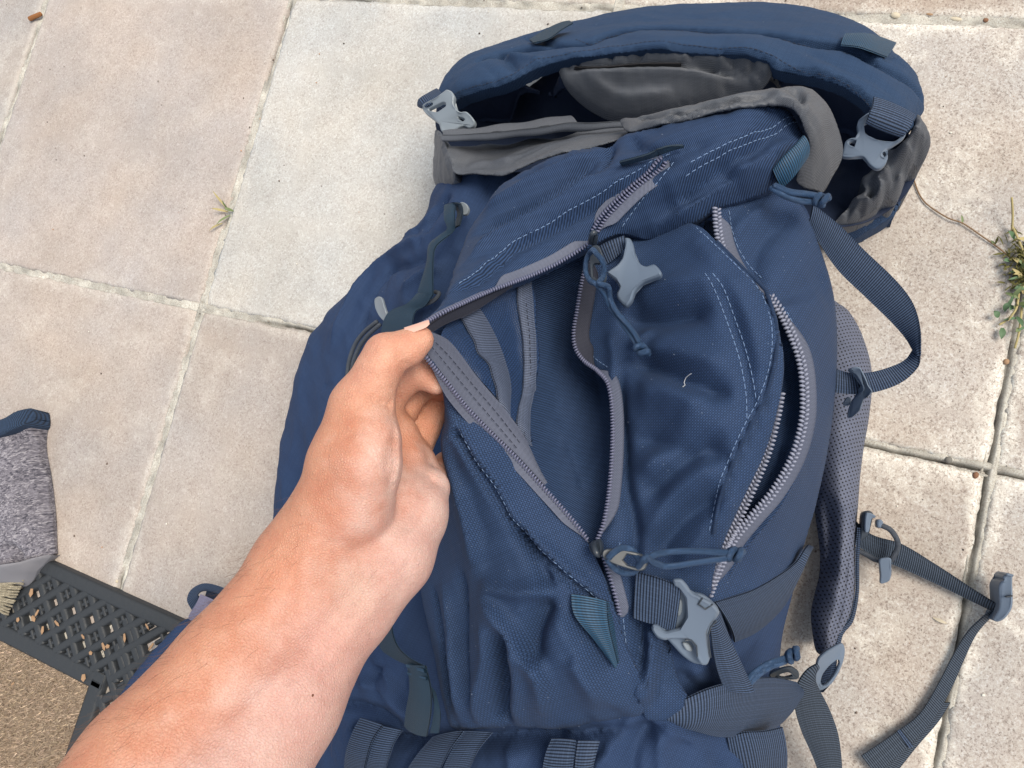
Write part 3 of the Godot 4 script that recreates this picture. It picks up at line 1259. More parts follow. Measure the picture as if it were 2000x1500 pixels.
func body() -> void:
	# back and sides, down to the ground
	panel("body", bag, mats.navy_side, [33.18,15,-13.26,2,31.5,13,-12.1,2,30.7,12,-10.67,3,28.28,11,-8.42,3,25.93,10.5,-5.56,3,23.04,9.5,-3.2,3,21.19,9,-0.87,3,19.61,8.5,1.91,3,19.11,8,5.2,3,18.89,7.5,9.22,3,19.06,7,13.16,3,19.74,7,17,3,20.47,7,20.26,3,21.38,7,22.46,3,23.05,7,26.79,3,25.78,7,31.59,3,28.4,7,36.2,3,31.68,8,40.91,3,42.96,12,41.57,3,52.8,14,38.22,3,62.3,14,32.43,3,67.48,10,28.59,3,68.07,8.5,25.32,3,67.9,9,22.36,3,67.09,10.5,19.06,3,66.7,11.5,16.16,3,66.81,12.5,12.1,3,66.77,13,9.24,3,66.83,14,6.74,3,66.81,15,3.63,3,66.65,15.5,0.2,3,66.26,16,-3.18,3,65.63,16.5,-6.51,3,64.68,17,-9.09,3,63.42,18,-11.08,3,62.05,18,-13.08,1,58.75,19,-14.46,0.5,54.17,18,-14.42,0.5,48.4,17,-14.24,0.5,40.79,18,-12.93,0.5,37.43,18,-12.56,0.5], [31.78,15.5,0.73,31.92,15.5,7.6,32.83,15.5,13.71,35.26,16,19.19,41.12,18,24.87,34.79,17.5,-5.19,37.56,19,-7.96,25.64,12,3.78,25.63,11.5,10.68,26.92,11.5,17.22,29.65,12,23.09,34.92,14,29.51,41.01,19,2.31,47.86,16.5,0.46,55.39,18,-0.67,61.97,19,-1.72,63.14,19.5,-4.56,64.46,19,4.5,64.22,18.5,11.1,63.98,18,16.07,61.14,21.5,17.97,60.85,22.5,21.73,58.52,23,24.46,52.53,22.5,26.72,46.79,20,28.81,41.51,17.5,29.92,63.74,18.5,22.38,65.37,17,24.42,47.91,20,12.01,55.01,22,10.24], [
		[[36.89,18.7,-7.24,32.24,14.91,-6.61,27.87,11.67,-5.61,26.33,11.37,-3.16,25.63,11.98,3.77], 0.75, 0.7, 0.9], [[37.06,18.78,-5.5,33.56,16.53,-4.69,30.42,13.91,-4.41,28.9,13.46,-1.1,29.03,13.93,2.63], -0.7, 0.5, 0.6], [[38,18.99,-4.34,35.49,17.94,-3.47,33.66,16.74,-2.28], 0.6, 0.5, 0.6],
		[[29.07,13.85,1.25,28.72,13.79,3.56,28.97,13.84,7.55,29,13.54,11.48], -0.4, 0.6, 0.9], [[23.59,9.5,16.15,25.77,11.16,14.31,28.17,12.92,12.51,28.5,13.35,10.25], -0.35, 0.5, 0.6], [[21.02,8.13,13.8,24.28,9.69,17.86,23.36,8.54,20.93], 0.3, 0.9, 0.9],
		[[34.02,15.88,-10.27,33.79,15.94,-8.66,30.58,13.05,-7.51], 0.5, 0.5, 0.6], [[36.36,17.84,-10.59,34.93,17.04,-8.81,34.47,16.95,-7.05], -0.7, 0.4, 0.5],
		[[41.03,18.02,24.53,39.95,17.29,26.47,41.98,18.2,27.45], -0.5, 0.4, 0.5], [[37.81,16.09,27.39,40.62,17.6,26.75,43.51,19.01,27.11,44.22,19.2,27.87], 0.6, 0.6, 0.5], [[35.76,14.38,29.95,40,17.04,28.54,44.28,19.17,28.13], -0.7, 0.35, 0.4],
		[[38.89,16.94,25,40.99,17.92,25.29,42.51,18.59,26.47], 0.5, 0.4, 0.4], [[43.01,19.18,23.72,43.03,18.98,25.52,44.66,19.67,26.58], -0.4, 0.4, 0.4],
		[[39.28,16.16,30.66,46.65,20.24,27.96,52.23,23.09,24.83,55.95,23.84,23.36,59.45,23.36,21.7], -1.2, 0.5, 0.8, 0, 1], [[59.61,23.24,20.86,57.66,23.78,22.79,54.84,23.6,24.25], 0.6, 0.5, 0.5], [[59.71,23.19,20.93,58.26,23.61,22.92,57.16,23.05,25.21], 0.7, 0.6, 0.5], [[60.27,22.81,20.97,61.65,21.54,21.7,64.04,18.75,23.75], 0.6, 0.5, 0.7], [[60.33,22.33,18.08,61.38,21.4,19.13,63.25,18.86,19.96], -0.8, 0.6, 0.6],
		[[60.06,23,21.29,59.41,23.22,22.92,59.5,22.39,25.16], -0.5, 0.4, 0.5], [[60.52,22.68,21.51,60.81,22.38,22.95,61.47,21.34,25.08], 0.5, 0.5, 0.4], [[61.18,22.11,22.02,62.66,20.35,22.57,64.58,17.81,23.52], -0.5, 0.4, 0.5], [[58.29,23.57,23.07,56.73,23.46,24.37,54.4,23.12,25.57], -0.4, 0.5, 0.5], [[51.6,22.77,25.43,52.48,22.62,26.39,52.33,21.66,28.28], 0.4, 0.5, 0.4], [[45.33,19.55,28.43,44.66,18.67,30.28,43.92,17.38,32.67], -0.4, 0.4, 0.4], [[61.26,21.46,18.55,62.25,20.28,17.83,62.58,20.02,16.53], 0.4, 0.5, 0.5], [[64.58,16.5,20.68,65.88,14.39,22.39,66.64,13.05,24.5], -0.7, 0.4, 0.4], [[64.03,17.64,20.92,64.96,16.51,22.48,66.06,14.71,24.87], 0.5, 0.35, 0.4]] + pucker([35.76,17.78,-8.62,31.91,15.11,-4.7,29.31,14.03,1.71,27.62,13,8.15], 14, 2.2, 0.4, 0.4, 18) + pucker([39.35,16.07,31.03,48.66,21.38,26.8,55.36,23.8,23.57,60.79,22.45,21.47,63.43,18.71,20.87], 22, 1.6, 0.4, 0.3, 19),
		{"floor": 0.1, "n": [[0.25, 6.0, 0.9, 1.6], [0.09, 2.0, 0.5, 1.5], [0.16, 3.4, 1.0, 2.0, 1], [0.05, 1.3, 0.9, 1.6, 1]], "spin": 0.3})


func front() -> void:
	# what shows inside the left pocket
	panel("pocket_floor", bag, mats.navy_twill, [44.38,32,2.93,0,44.28,28.5,0.48,0,45.2,26.5,-1.08,0,46.84,24.5,-3.16,0,48.74,23,-5.36,0,50.2,23,-6.64,0,51.35,22,-5.38,0,51.74,21,-1.46,0,53.47,21.5,1.83,0,55.17,23.5,7.04,0,56.02,25.5,11.24,0,54.56,25.5,12.23,0,52.17,26,11.02,0,49.29,27,8.7,0,46.86,30,6.53,0,45.27,32.5,4.49,0], [45.79,28,2.98,47.05,26,3.29,48.83,24.5,4.65,50.39,23.5,6.5,49.97,21.5,1.12,48.4,22.5,-1.9,53.17,24,9.15], [
		[[48.29,23.21,-4.51,48.79,22.12,-0.65,49.51,22.91,3.57,51.53,23.9,7.92], -0.4, 1.0, 1.0], [[49.46,23.91,5.09,51.84,23.21,7.14,53.81,24.55,9.96], 0.4, 0.8, 0.6], [[49.78,22.46,-4.99,50.75,21.16,0.19,52.86,21.87,4.07], -0.5, 0.5, 0.5]], {"n": [[0.12, 3.0, 0.2, 1.6], [0.14, 2.2, 1.5, 2.2, 1], [0.05, 1.2, 0, 1, 1]]})
	# the whole of the middle: from the left pocket's inner zip to the flap of the right pocket
	panel("front_panel", bag, mats.navy, [51.23,27,-4.92,0.3,50.55,25.8,-3.33,0.3,50.48,25,-1.22,0.3,50.65,24.6,0.65,0.3,51.29,24.6,1.52,0.3,52.55,25.2,2.12,0.3,53.55,25.8,2.86,0.3,54.22,26,4.38,0.3,54.83,26.3,6.74,0.3,55.28,26.8,9.06,0.3,55.48,27.3,10.78,0.3,55.51,27.6,11.87,0.2,55.99,27.2,13.25,0.2,56.78,27,15.03,0.2,57.7,26.6,16.78,0.2,58.72,25.8,18.84,0.2,59.44,24.2,20.59,0.2,59.85,23.3,21.12,0.1,61.01,22.7,20.99,0.1,61.89,22.4,20.41,0.2,61.72,22.6,19.66,0.4,60.9,23.2,18.64,0.5,60.22,23.5,17.33,0.6,59.73,24,15.94,0.8,60.12,24.3,14.91,0.8,61.11,24.6,14,0.5,61.69,25,13.39,0.3,61.67,26,12.02,0.25,61.88,26.8,10.24,0.25,62.43,27.5,7.61,0.25,62.96,28,5.3,0.25,63.16,28.4,3.1,0.25,63.06,28.8,0.7,0.25,62.49,28.9,-1.11,0.25,61.61,28.8,-2.68,0.25,60.21,28.4,-4.31,0.25,58.5,27.7,-5.79,0.25,56.42,26.6,-7.34,0.2,54.72,25.5,-7.35,0.2,53.14,25,-6.99,0.2,51.72,25.5,-6.44,0.2], [54.15,26,-3.19,57.11,28,-3.05,59.77,29.4,-1.35,60.28,29.6,3.61,57.53,28.2,3.99,56.07,27.2,0.55,54.24,26,1.25,55.66,26.6,5.67,57,27.2,9.81,59.74,28.2,7.74,61.29,28.8,6.03,59.16,26.6,12.11,60.23,27,10.4,58.14,26.8,13.8,59.79,24.8,18.4,60.36,23.9,20.12,61.34,29.4,1.16,62.01,28.8,4.5], [
		[[54.01,25.89,1.27,54.67,26.29,3.71,55.43,26.53,6.02,56.34,27.06,8.81,57.2,27.26,10.63,57.55,27.06,12.82,58.01,26.37,14.73], -0.55, 0.35, 0.5], [[52.7,25.36,-0.53,53.56,25.65,1.31,53.93,25.93,3.18], 0.3, 0.4, 0.4],
		[[53.08,25.64,-1.43,55,26.55,-1.14,57.21,28.13,-1.3,58.96,29,-1.89], -0.75, 0.9, 0.7], [[53.49,25.91,-2.62,55.5,26.83,-3.15,57.32,27.98,-3.4,59.09,28.69,-3.16], 0.45, 0.9, 1.0], [[54.44,26.15,1.37,56.71,27.73,1.8,58.67,29.04,2.46,61.14,29.42,2.74], -0.75, 0.7, 0.5],
		[[55.29,26.68,3.34,57.32,28.13,3.04,59.76,29.41,3.69], 0.5, 0.9, 1.2], [[55.09,26.55,0.58,57.71,28.46,0.81,60.34,29.51,1.38], 0.3, 0.8, 0.5], [[55.83,26.76,5.65,57.93,28.09,5.85,60.23,28.85,6.01,61.68,28.75,5.39], -0.5, 0.7, 0.6],
		[[56.54,27.1,7.89,58.29,28.22,6.12,60.78,28.78,6.15], 0.4, 0.7, 0.7], [[57.19,27.26,9.34,59.01,28.34,6.81,61.03,29.15,4.76], -0.5, 0.5, 0.6], [[54.42,26.13,0.61,54.94,26.47,-0.03,55.46,26.84,-0.65], 0.3, 0.3, 0.3],
		[[61.22,28.67,-3.43,61.73,28.82,-2.61,62.21,28.94,-1.47,62.51,29.01,0.05,62.52,28.99,1.4,62.35,28.94,2.69,61.96,28.91,4.11,61.59,28.69,5.74,61.28,28.01,7.64,61.27,27.1,9.84], 0.35, 0.5, 0.12, 0, 1], [[61.41,28.61,-3.56,61.92,28.76,-2.69,62.41,28.88,-1.53,62.71,28.93,0,62.73,28.9,1.39,62.59,28.81,2.73,62.21,28.77,4.18,61.83,28.56,5.78,61.52,27.91,7.68,61.46,27.05,9.85], -0.4, 0.14, 0.35, 0, 1],
		[[57.91,27.16,11.3,58.99,27.89,8.19,61.31,28.66,6.15], 0.4, 0.7, 0.7], [[58.26,26.9,12.35,59.77,27.49,9.39,61.58,27.94,7.56], -0.55, 0.6, 0.6], [[59.78,26.22,12.53,60.75,27.02,10.26,62.08,27.79,7.43], 0.35, 0.6, 0.5],
		[[55.83,26.3,-6.86,58.52,28.14,-4.43,60.41,29.15,-2.09,61.72,29.28,0.51,62.12,28.99,3.13], 0.3, 1.0, 0.7], [[59.23,28.71,-3.18,60.39,29.4,-0.89,61.34,29.4,1.16,61.91,29.01,3.73], -0.3, 0.5, 0.5, 0],
		[[58.01,26.37,14.73,58.67,25.48,16.93,58.88,25.46,19.14], -0.7, 0.4, 0.4], [[58.84,25.44,15.16,59.4,24.7,17.39,59.77,24.14,20.26], 0.6, 0.45, 0.4], [[59.59,24.43,15.63,60.15,23.96,17.86,59.99,23.76,20.56], -0.5, 0.3, 0.4], [[57.93,26.27,16.75,58.61,25.75,18.04,59.43,24.38,20.32], 0.4, 0.3, 0.3]] + pucker([54.01,25.89,1.27,54.67,26.29,3.71,55.43,26.53,6.02,56.34,27.06,8.81,57.2,27.26,10.63,57.55,27.06,12.82,58.01,26.37,14.73,59.03,25.31,17.98], 24, 1.3, 0.22, 0.24, 8) + pucker([56.76,26.78,-6.94,58.59,27.85,-5.38,60.15,28.53,-3.97,61.22,28.67,-3.43,62.21,28.94,-1.47,62.51,29.01,0.05,62.35,28.94,2.69,61.59,28.69,5.74,61.28,28.01,7.64,61.27,27.1,9.84], 36, 0.8, 0.12, 0.18, 9) + pucker([54.97,26.53,-1.27,57.53,28.19,3.99,59.19,27.54,9.26], 9, 2.6, 0.28, 0.4, 10),
		{"skirt": 0.7, "n": [[0.14, 4.5, 2.3, 1.7], [0.05, 1.5, 0.3, 1.5], [0.12, 3.4, 2.7, 2.2, 1], [0.03, 1.2, 2.4, 1.8, 1]], "gain": 1.9, "spin": 0.65})
	panel("pocket_floor", bag, mats.navy_twill, [56.78,23.5,-8.74,0,58.97,24.5,-7.33,0,61.16,25,-5.25,0,63.39,25.6,-2.39,0,64.74,25.4,0.29,0,65.14,25,3.66,0,64.5,24.4,7.28,0,62.94,23.2,10.64,0,61.87,22.8,13.96,0,60.91,22.8,13.63,0,61.32,23.4,9.86,0,61.86,24,6.72,0,62.1,24.4,3.68,0,62.07,24.6,0.68,0,60.92,24.8,-2.15,0,59.27,24.6,-4.44,0,57.19,24,-6.93,0], [63.54,25,1.05,63.26,24.4,5.22], [[[63.11,25.39,-1.79,63.75,25.05,1.02,63.83,24.7,3.93,63.18,24.06,7.6], -0.6, 0.5, 0.6]], {"n": [[0.12, 2.0, 1.4, 1.8, 1]], "skirt": 0.2})
	# right side panel beyond the right pocket's zip
	panel("side_panel", bag, mats.navy, [57.38,25.5,-8.87,0.2,57.87,25.8,-7.34,0.2,58.68,26.1,-6.07,0.2,59.9,26.4,-5.07,0.2,61.4,26.5,-3.91,0.2,62.87,26.5,-2.07,0.2,63.85,26.4,-0.51,0.2,64.35,26.3,1.11,0.2,64.63,26,2.74,0.2,64.56,25.4,4.71,0.2,63.91,25,6.86,0.2,63.08,25,8.52,0.2,62.3,24.8,10.18,0.2,61.89,24.4,12.05,0.2,61.67,24,13.55,0.2,62.21,23.4,14.09,0.3,63.52,21.5,13.6,0.4,64.88,18.5,12.86,0.6,66.2,15,11.75,1.5,66.59,14,10.67,2.5,66.8,14.5,8.85,3,66.95,15,6.74,3,66.93,16,3.68,3,66.73,17,0.4,3,66.3,18,-2.76,3,65.81,18.6,-5.27,3,65.09,19,-7.45,2.5,63.96,20,-9.35,2,62.79,21.5,-10.6,1.2,61.85,22.5,-11.22,0.6,60.29,23.5,-11.27,0.3,58.69,24.4,-10.12,0.2], [64.56,23.5,-2.81,65.05,22.8,0.99,65.22,21.8,4.55,64.91,20.5,8.64,63.67,21,11.45,61.89,24,-7.61,60.16,25,-7.32,62.93,24.8,-4.98,62.41,23.3,12.27], [
		[[61.48,26.9,-3.5,60.26,26.04,-5.4,60.57,24.37,-8.25,62.05,22.53,-10.16], -0.5, 0.7, 0.7], [[61.55,27.19,-3.13,62.93,24.6,-5.04,64.51,20,-7.72], -0.6, 0.7, 0.9], [[61.93,27.38,-2.55,63.17,25.15,-3.68,64.86,20.75,-5.53], 0.4, 0.7, 0.9], [[58.78,25.61,-6.9,59.1,24.89,-8.18,60.22,23.85,-10.05], 0.4, 0.6, 0.6],
		[[64.88,23.6,4.77,66.29,17.8,5.64,66.71,14.96,8.53], -0.3, 0.8, 1.0], [[62.56,24.37,10.12,64.36,20.2,10.36,65.98,16.13,10.06], 0.3, 0.7, 0.8]] + pucker([58.26,25.07,-8.64,59.22,25.83,-6.25,61.37,26.5,-4.05,63.45,25.83,-2.04,64.78,24.1,0.64,65.05,23.33,4.11,64.19,23.96,7.04,62.61,24,10.41], 34, 1.1, 0.2, 0.24, 17), {"n": [[0.16, 5.0, 1.2, 1.7], [0.05, 1.5, 0, 1.5], [0.13, 3.0, 1.3, 2.0, 1], [0.04, 1.2, 0.6, 1.6, 1]], "spin": 0.25, "skirt": 0.5})
	# lower left: the sheet below the left pocket's zip, lifted by the hand at its corner
	panel("pocket_flap", bag, mats.navy, [46.53,35.8,4.7,0,47.19,34.3,5.67,0.1,48.04,32.8,6.63,0.1,49.27,31.4,7.59,0.1,50.64,30.2,8.58,0.1,52.15,29.2,9.73,0.1,53.55,28.4,10.8,0.1,54.97,28,12.01,0.1,55.58,27.9,12.81,0.1,56.2,27.8,13.63,0.1,56.79,27.6,14.58,0.15,57.22,27.3,15.32,0.2,57.87,26.9,16.68,0.2,58.71,26.6,17.92,0.3,59.29,25.8,19.22,0.3,59.53,24.4,20.62,0.3,57.57,24.6,21.75,0.6,55.38,24.4,23.06,0.8,53.92,24.3,23.61,0.8,51.89,24,24.31,0.8,49.64,23,25.48,1,47.72,21.6,26.36,1,46.64,21.6,24.99,1.2,45.37,21.8,22.55,1.3,44.19,22,20.2,1.3,43.3,22.4,18.04,1.3,43.22,23.5,15.3,1.2,43.85,25,13.13,1,44.72,27,11.04,0.8,45.84,29.4,9.4,0.5,46.53,31.4,7.68,0.3,46.85,33.8,6.26,0.1,46.7,35,5.55,0.05], [51.34,29,14.15,53.51,29.4,16.3,55.66,29,18.41,52.44,28,19.59,48.95,30,11.91,47.87,27.4,15.18,50.23,28,18.28,49.86,25.6,22.62,47.59,33,8.2,49.45,31.8,9.05,53.67,29.2,13.08,56.16,28.2,15.92,46.23,27.6,12.56,47.57,25,20.09], [
		[[46.88,32.85,6.94,47.01,30.7,9.53,47.98,29.76,11.57,48.82,28.59,13.99,49.15,27.96,15.98], 0.55, 0.5, 0.8], [[49.14,27.97,15.93,51.1,28.72,17.08,53.19,28.76,18.68,54.32,28.05,19.82,54.52,24.73,23.03], 0.75, 0.45, 1.1], [[53.96,29.2,15.08,53.77,29.35,16.23,53.57,29.31,17.25,53.69,28.59,19.1], -0.8, 0.5, 0.8], [[50.98,29.65,11.96,52.82,29.26,13.73,53.95,29.17,14.82], -0.6, 0.4, 0.5],
		[[49.32,28.06,15.99,51.75,29.11,15.58,53.87,29.21,15.05], 0.55, 0.5, 0.4], [[51.55,28.86,17.21,51.79,27.96,19.52,51.74,26.34,21.85,51.69,24.09,24.3], -1.1, 0.5, 0.45], [[52.27,28.92,17.83,52.8,27.77,20.08,52.71,24.51,23.7], 0.4, 0.4, 0.5],
		[[50.21,28.29,17.1,50.75,27.58,19.62,50.15,25.07,23.23,50.58,23.74,24.76], 0.5, 0.6, 0.6], [[47.59,27.46,14.65,48.5,27.01,17.44,48.99,25.99,20.72,50.07,24,24.41], -0.55, 0.4, 0.6], [[45.96,25.22,16.45,47.28,25.47,18.57,48.07,24.83,21.51,49.05,22.93,25.33], 0.45, 0.4, 0.5], [[44.97,24.22,16.78,46.23,24.16,19.34,47.15,23.74,21.99,47.93,22.47,25.18], -0.4, 0.3, 0.3],
		[[53.68,29.32,15.7,55.28,28.98,16.91,56.65,27.89,18.83,57.56,25.05,21.36], 0.45, 0.9, 0.9], [[55.07,28.75,15.08,56.47,28.15,16.66,57.93,27.05,18.3], -0.3, 0.5, 0.6], [[55.46,28.96,17.67,56.68,27.69,19.14,58.84,25.02,20.52], 0.3, 0.6, 0.6],
		[[48.01,32.49,7.77,49.11,31.65,9.11,50.05,30.68,10.09,50.98,29.77,11.45,52.35,29.24,12.51,53.82,29.02,13.27,55.32,28.4,14.07,56.68,27.67,14.82], 0.42, 0.22, 0.9, 0, 1], [[47.78,32.44,8.09,48.87,31.54,9.5,49.84,30.6,10.56,50.78,29.74,11.87,52.19,29.27,13,53.67,29.13,13.73,55.18,28.57,14.51,56.42,27.91,15.21], -0.6, 0.35, 0.16, 0, 1]] + pucker([48.05,32.43,7.98,50.02,30.62,10.29,52.35,29.25,12.73,55.32,28.44,14.26,56.73,27.66,15.03], 26, 0.8, 0.14, 0.18, 11) + pucker([47.93,22.09,25.75,51.93,24.53,23.81,55.39,24.95,22.54,59.34,24.93,20.23], 22, 1.8, 0.4, 0.3, 12) + pucker([47.8,30.27,10.76,50.9,28.94,14.85,55.1,29.09,17.22,57.9,26.88,18.9], 12, 2.4, 0.3, 0.4, 13),
		{"skirt": 0.5, "n": [[0.12, 4.0, 1.2, 1.7], [0.05, 1.4, 0.9, 1.6], [0.12, 3.6, 1.15, 2.4, 1], [0.03, 1.2, 1.0, 1.8, 1]], "gain": 2.1, "spin": 0.95})
	# upper: from the lifted corner to the mouth of the bag
	panel("top_panel", bag, mats.navy_twill, [45.74,36,3.24,0.1,45.51,34.6,1.97,0.4,44.77,32.6,0.41,1,43.36,29.8,-1.81,1.4,42.49,27.6,-4.26,1.6,42.48,26.6,-6.31,1.8,42.85,26,-8.16,1.8,44.06,25.6,-9.69,1.6,46.04,26,-10.78,1.4,48.37,26.4,-11.52,1,50.03,26.6,-11.72,0.5,50.54,26,-11.87,0.3,50.77,26.4,-12.3,0.3,51.31,26.8,-12.62,0.6,53.63,27.2,-13.09,0.6,55.96,27.5,-13.66,0.6,57.59,27.6,-14.29,0.6,59.3,26.8,-15.13,0.5,60.22,25.6,-15.51,0.4,61.1,25,-14.7,0.3,61.67,24.5,-14.19,0.3,61.4,24.5,-13.02,0.3,60.77,25,-11.64,0.5,60.09,25.3,-10.59,0.7,58.81,25.6,-9.63,0.8,57.53,26,-8.69,0.8,56.51,26.2,-7.64,0.7,55.2,26,-6.83,0.5,53.82,26,-6.31,0.4,52.77,26.6,-6.2,0.3,52.14,27.2,-5.95,0.2,51.26,27.3,-5.21,0.1,50.84,27.3,-4.82,0.1,49.71,28,-3.54,0.1,48.53,29.3,-1.98,0.1,47.23,31.6,-0.14,0.1,46.55,33.6,1.34,0.1,46.07,35.2,2.59,0.1], [46.16,28.6,-5.31,49.15,28.8,-6.59,51.82,28.8,-8.5,54.45,29,-10.27,57.21,28.6,-10.75,59.13,27.6,-12.37,46.32,31,-1.61,46.05,33,0.41,56.2,27.8,-8.52,44.7,28.6,-4.45,53.42,27.2,-7.15,48.6,29,-3.89], [
		[[43.26,28.35,-3.68,44.84,28.37,-4.89,46.79,28.36,-6.47,48.9,28.26,-8.41,50.54,26.93,-11.2], -0.6, 0.5, 0.8], [[44.63,31.19,-0.98,45.5,29.32,-3.65,47.74,28.77,-5.77,50,28.53,-8.09,51.13,27.65,-10.58], 0.5, 0.7, 0.6], [[43.06,27.05,-5.85,45.21,27.31,-7.39,47.45,27.34,-9.33,49.96,26.99,-10.95], 0.45, 0.7, 0.6], [[50.5,26.51,-11.74,50.81,28.14,-9.66,49.89,28.44,-8.44], -0.5, 0.35, 0.35],
		[[43.65,25.91,-8.87,46.65,26.97,-9.42,49.19,26.71,-11.17], -0.35, 0.5, 0.5], [[51.38,26.76,-12.31,53.09,28.43,-10.72,54.65,28.9,-10.65,57.02,28.6,-11.66], -0.4, 0.4, 0.6],
		[[45.73,32.45,0.03,46.91,29.5,-3.53,48.3,28.86,-4.92,49.71,28.54,-6.38,51.37,28.47,-7.8,53.14,28.66,-9.29,54.45,28.91,-10.25,55.76,28.88,-10.93], 0.2, 0.7, 0.2, 0, 1], [[46.13,32.56,0.18,47.21,29.58,-3.23,48.55,28.81,-4.65,49.99,28.38,-6.16,51.64,28.32,-7.58,53.37,28.58,-9.03,54.67,28.9,-10.03], -0.34, 0.25, 0.35, 0, 1],
		[[61.56,24.57,-14.41,59.4,26.43,-11.08,57.45,26.85,-9.24,55.99,26.68,-7.7,53.77,26.28,-6.43], 0.55, 0.7, 0.6], [[60.62,25.57,-14.52,58.7,27.57,-11.72,57.06,27.95,-9.96,55.63,27.64,-8.36,54.02,26.55,-6.84], -0.6, 0.6, 0.7], [[59.45,26.98,-13.67,57.66,28.25,-11.28,55.99,28.52,-9.73,54.79,27.64,-8.1], 0.35, 0.7, 0.6], [[58.35,27.2,-10.61,57.42,27.1,-9.44,55.65,27.4,-8.15], -0.3, 0.4, 0.5]] + pucker([45.73,32.45,0.03,46.91,29.5,-3.53,49.71,28.54,-6.38,53.14,28.66,-9.29,54.65,28.9,-10.65], 30, 0.8, 0.13, 0.18, 14) + pucker([43.26,26.19,-7.98,48.4,26.44,-11.4,53.72,27.48,-12.82,59.19,26.8,-14.96], 24, 1.4, 0.25, 0.28, 15) + pucker([60.54,25.71,-14.12,57.83,27.56,-10.38,54.29,26.74,-7.13], 12, 1.8, 0.3, 0.35, 16),
		{"skirt": 1.2, "n": [[0.12, 4.0, -0.6, 1.8], [0.04, 1.4, -0.6, 1.5], [0.14, 3.0, -0.55, 2.4, 1], [0.03, 1.2, -0.6, 1.8, 1]], "gain": 2.0, "spin": -0.5})


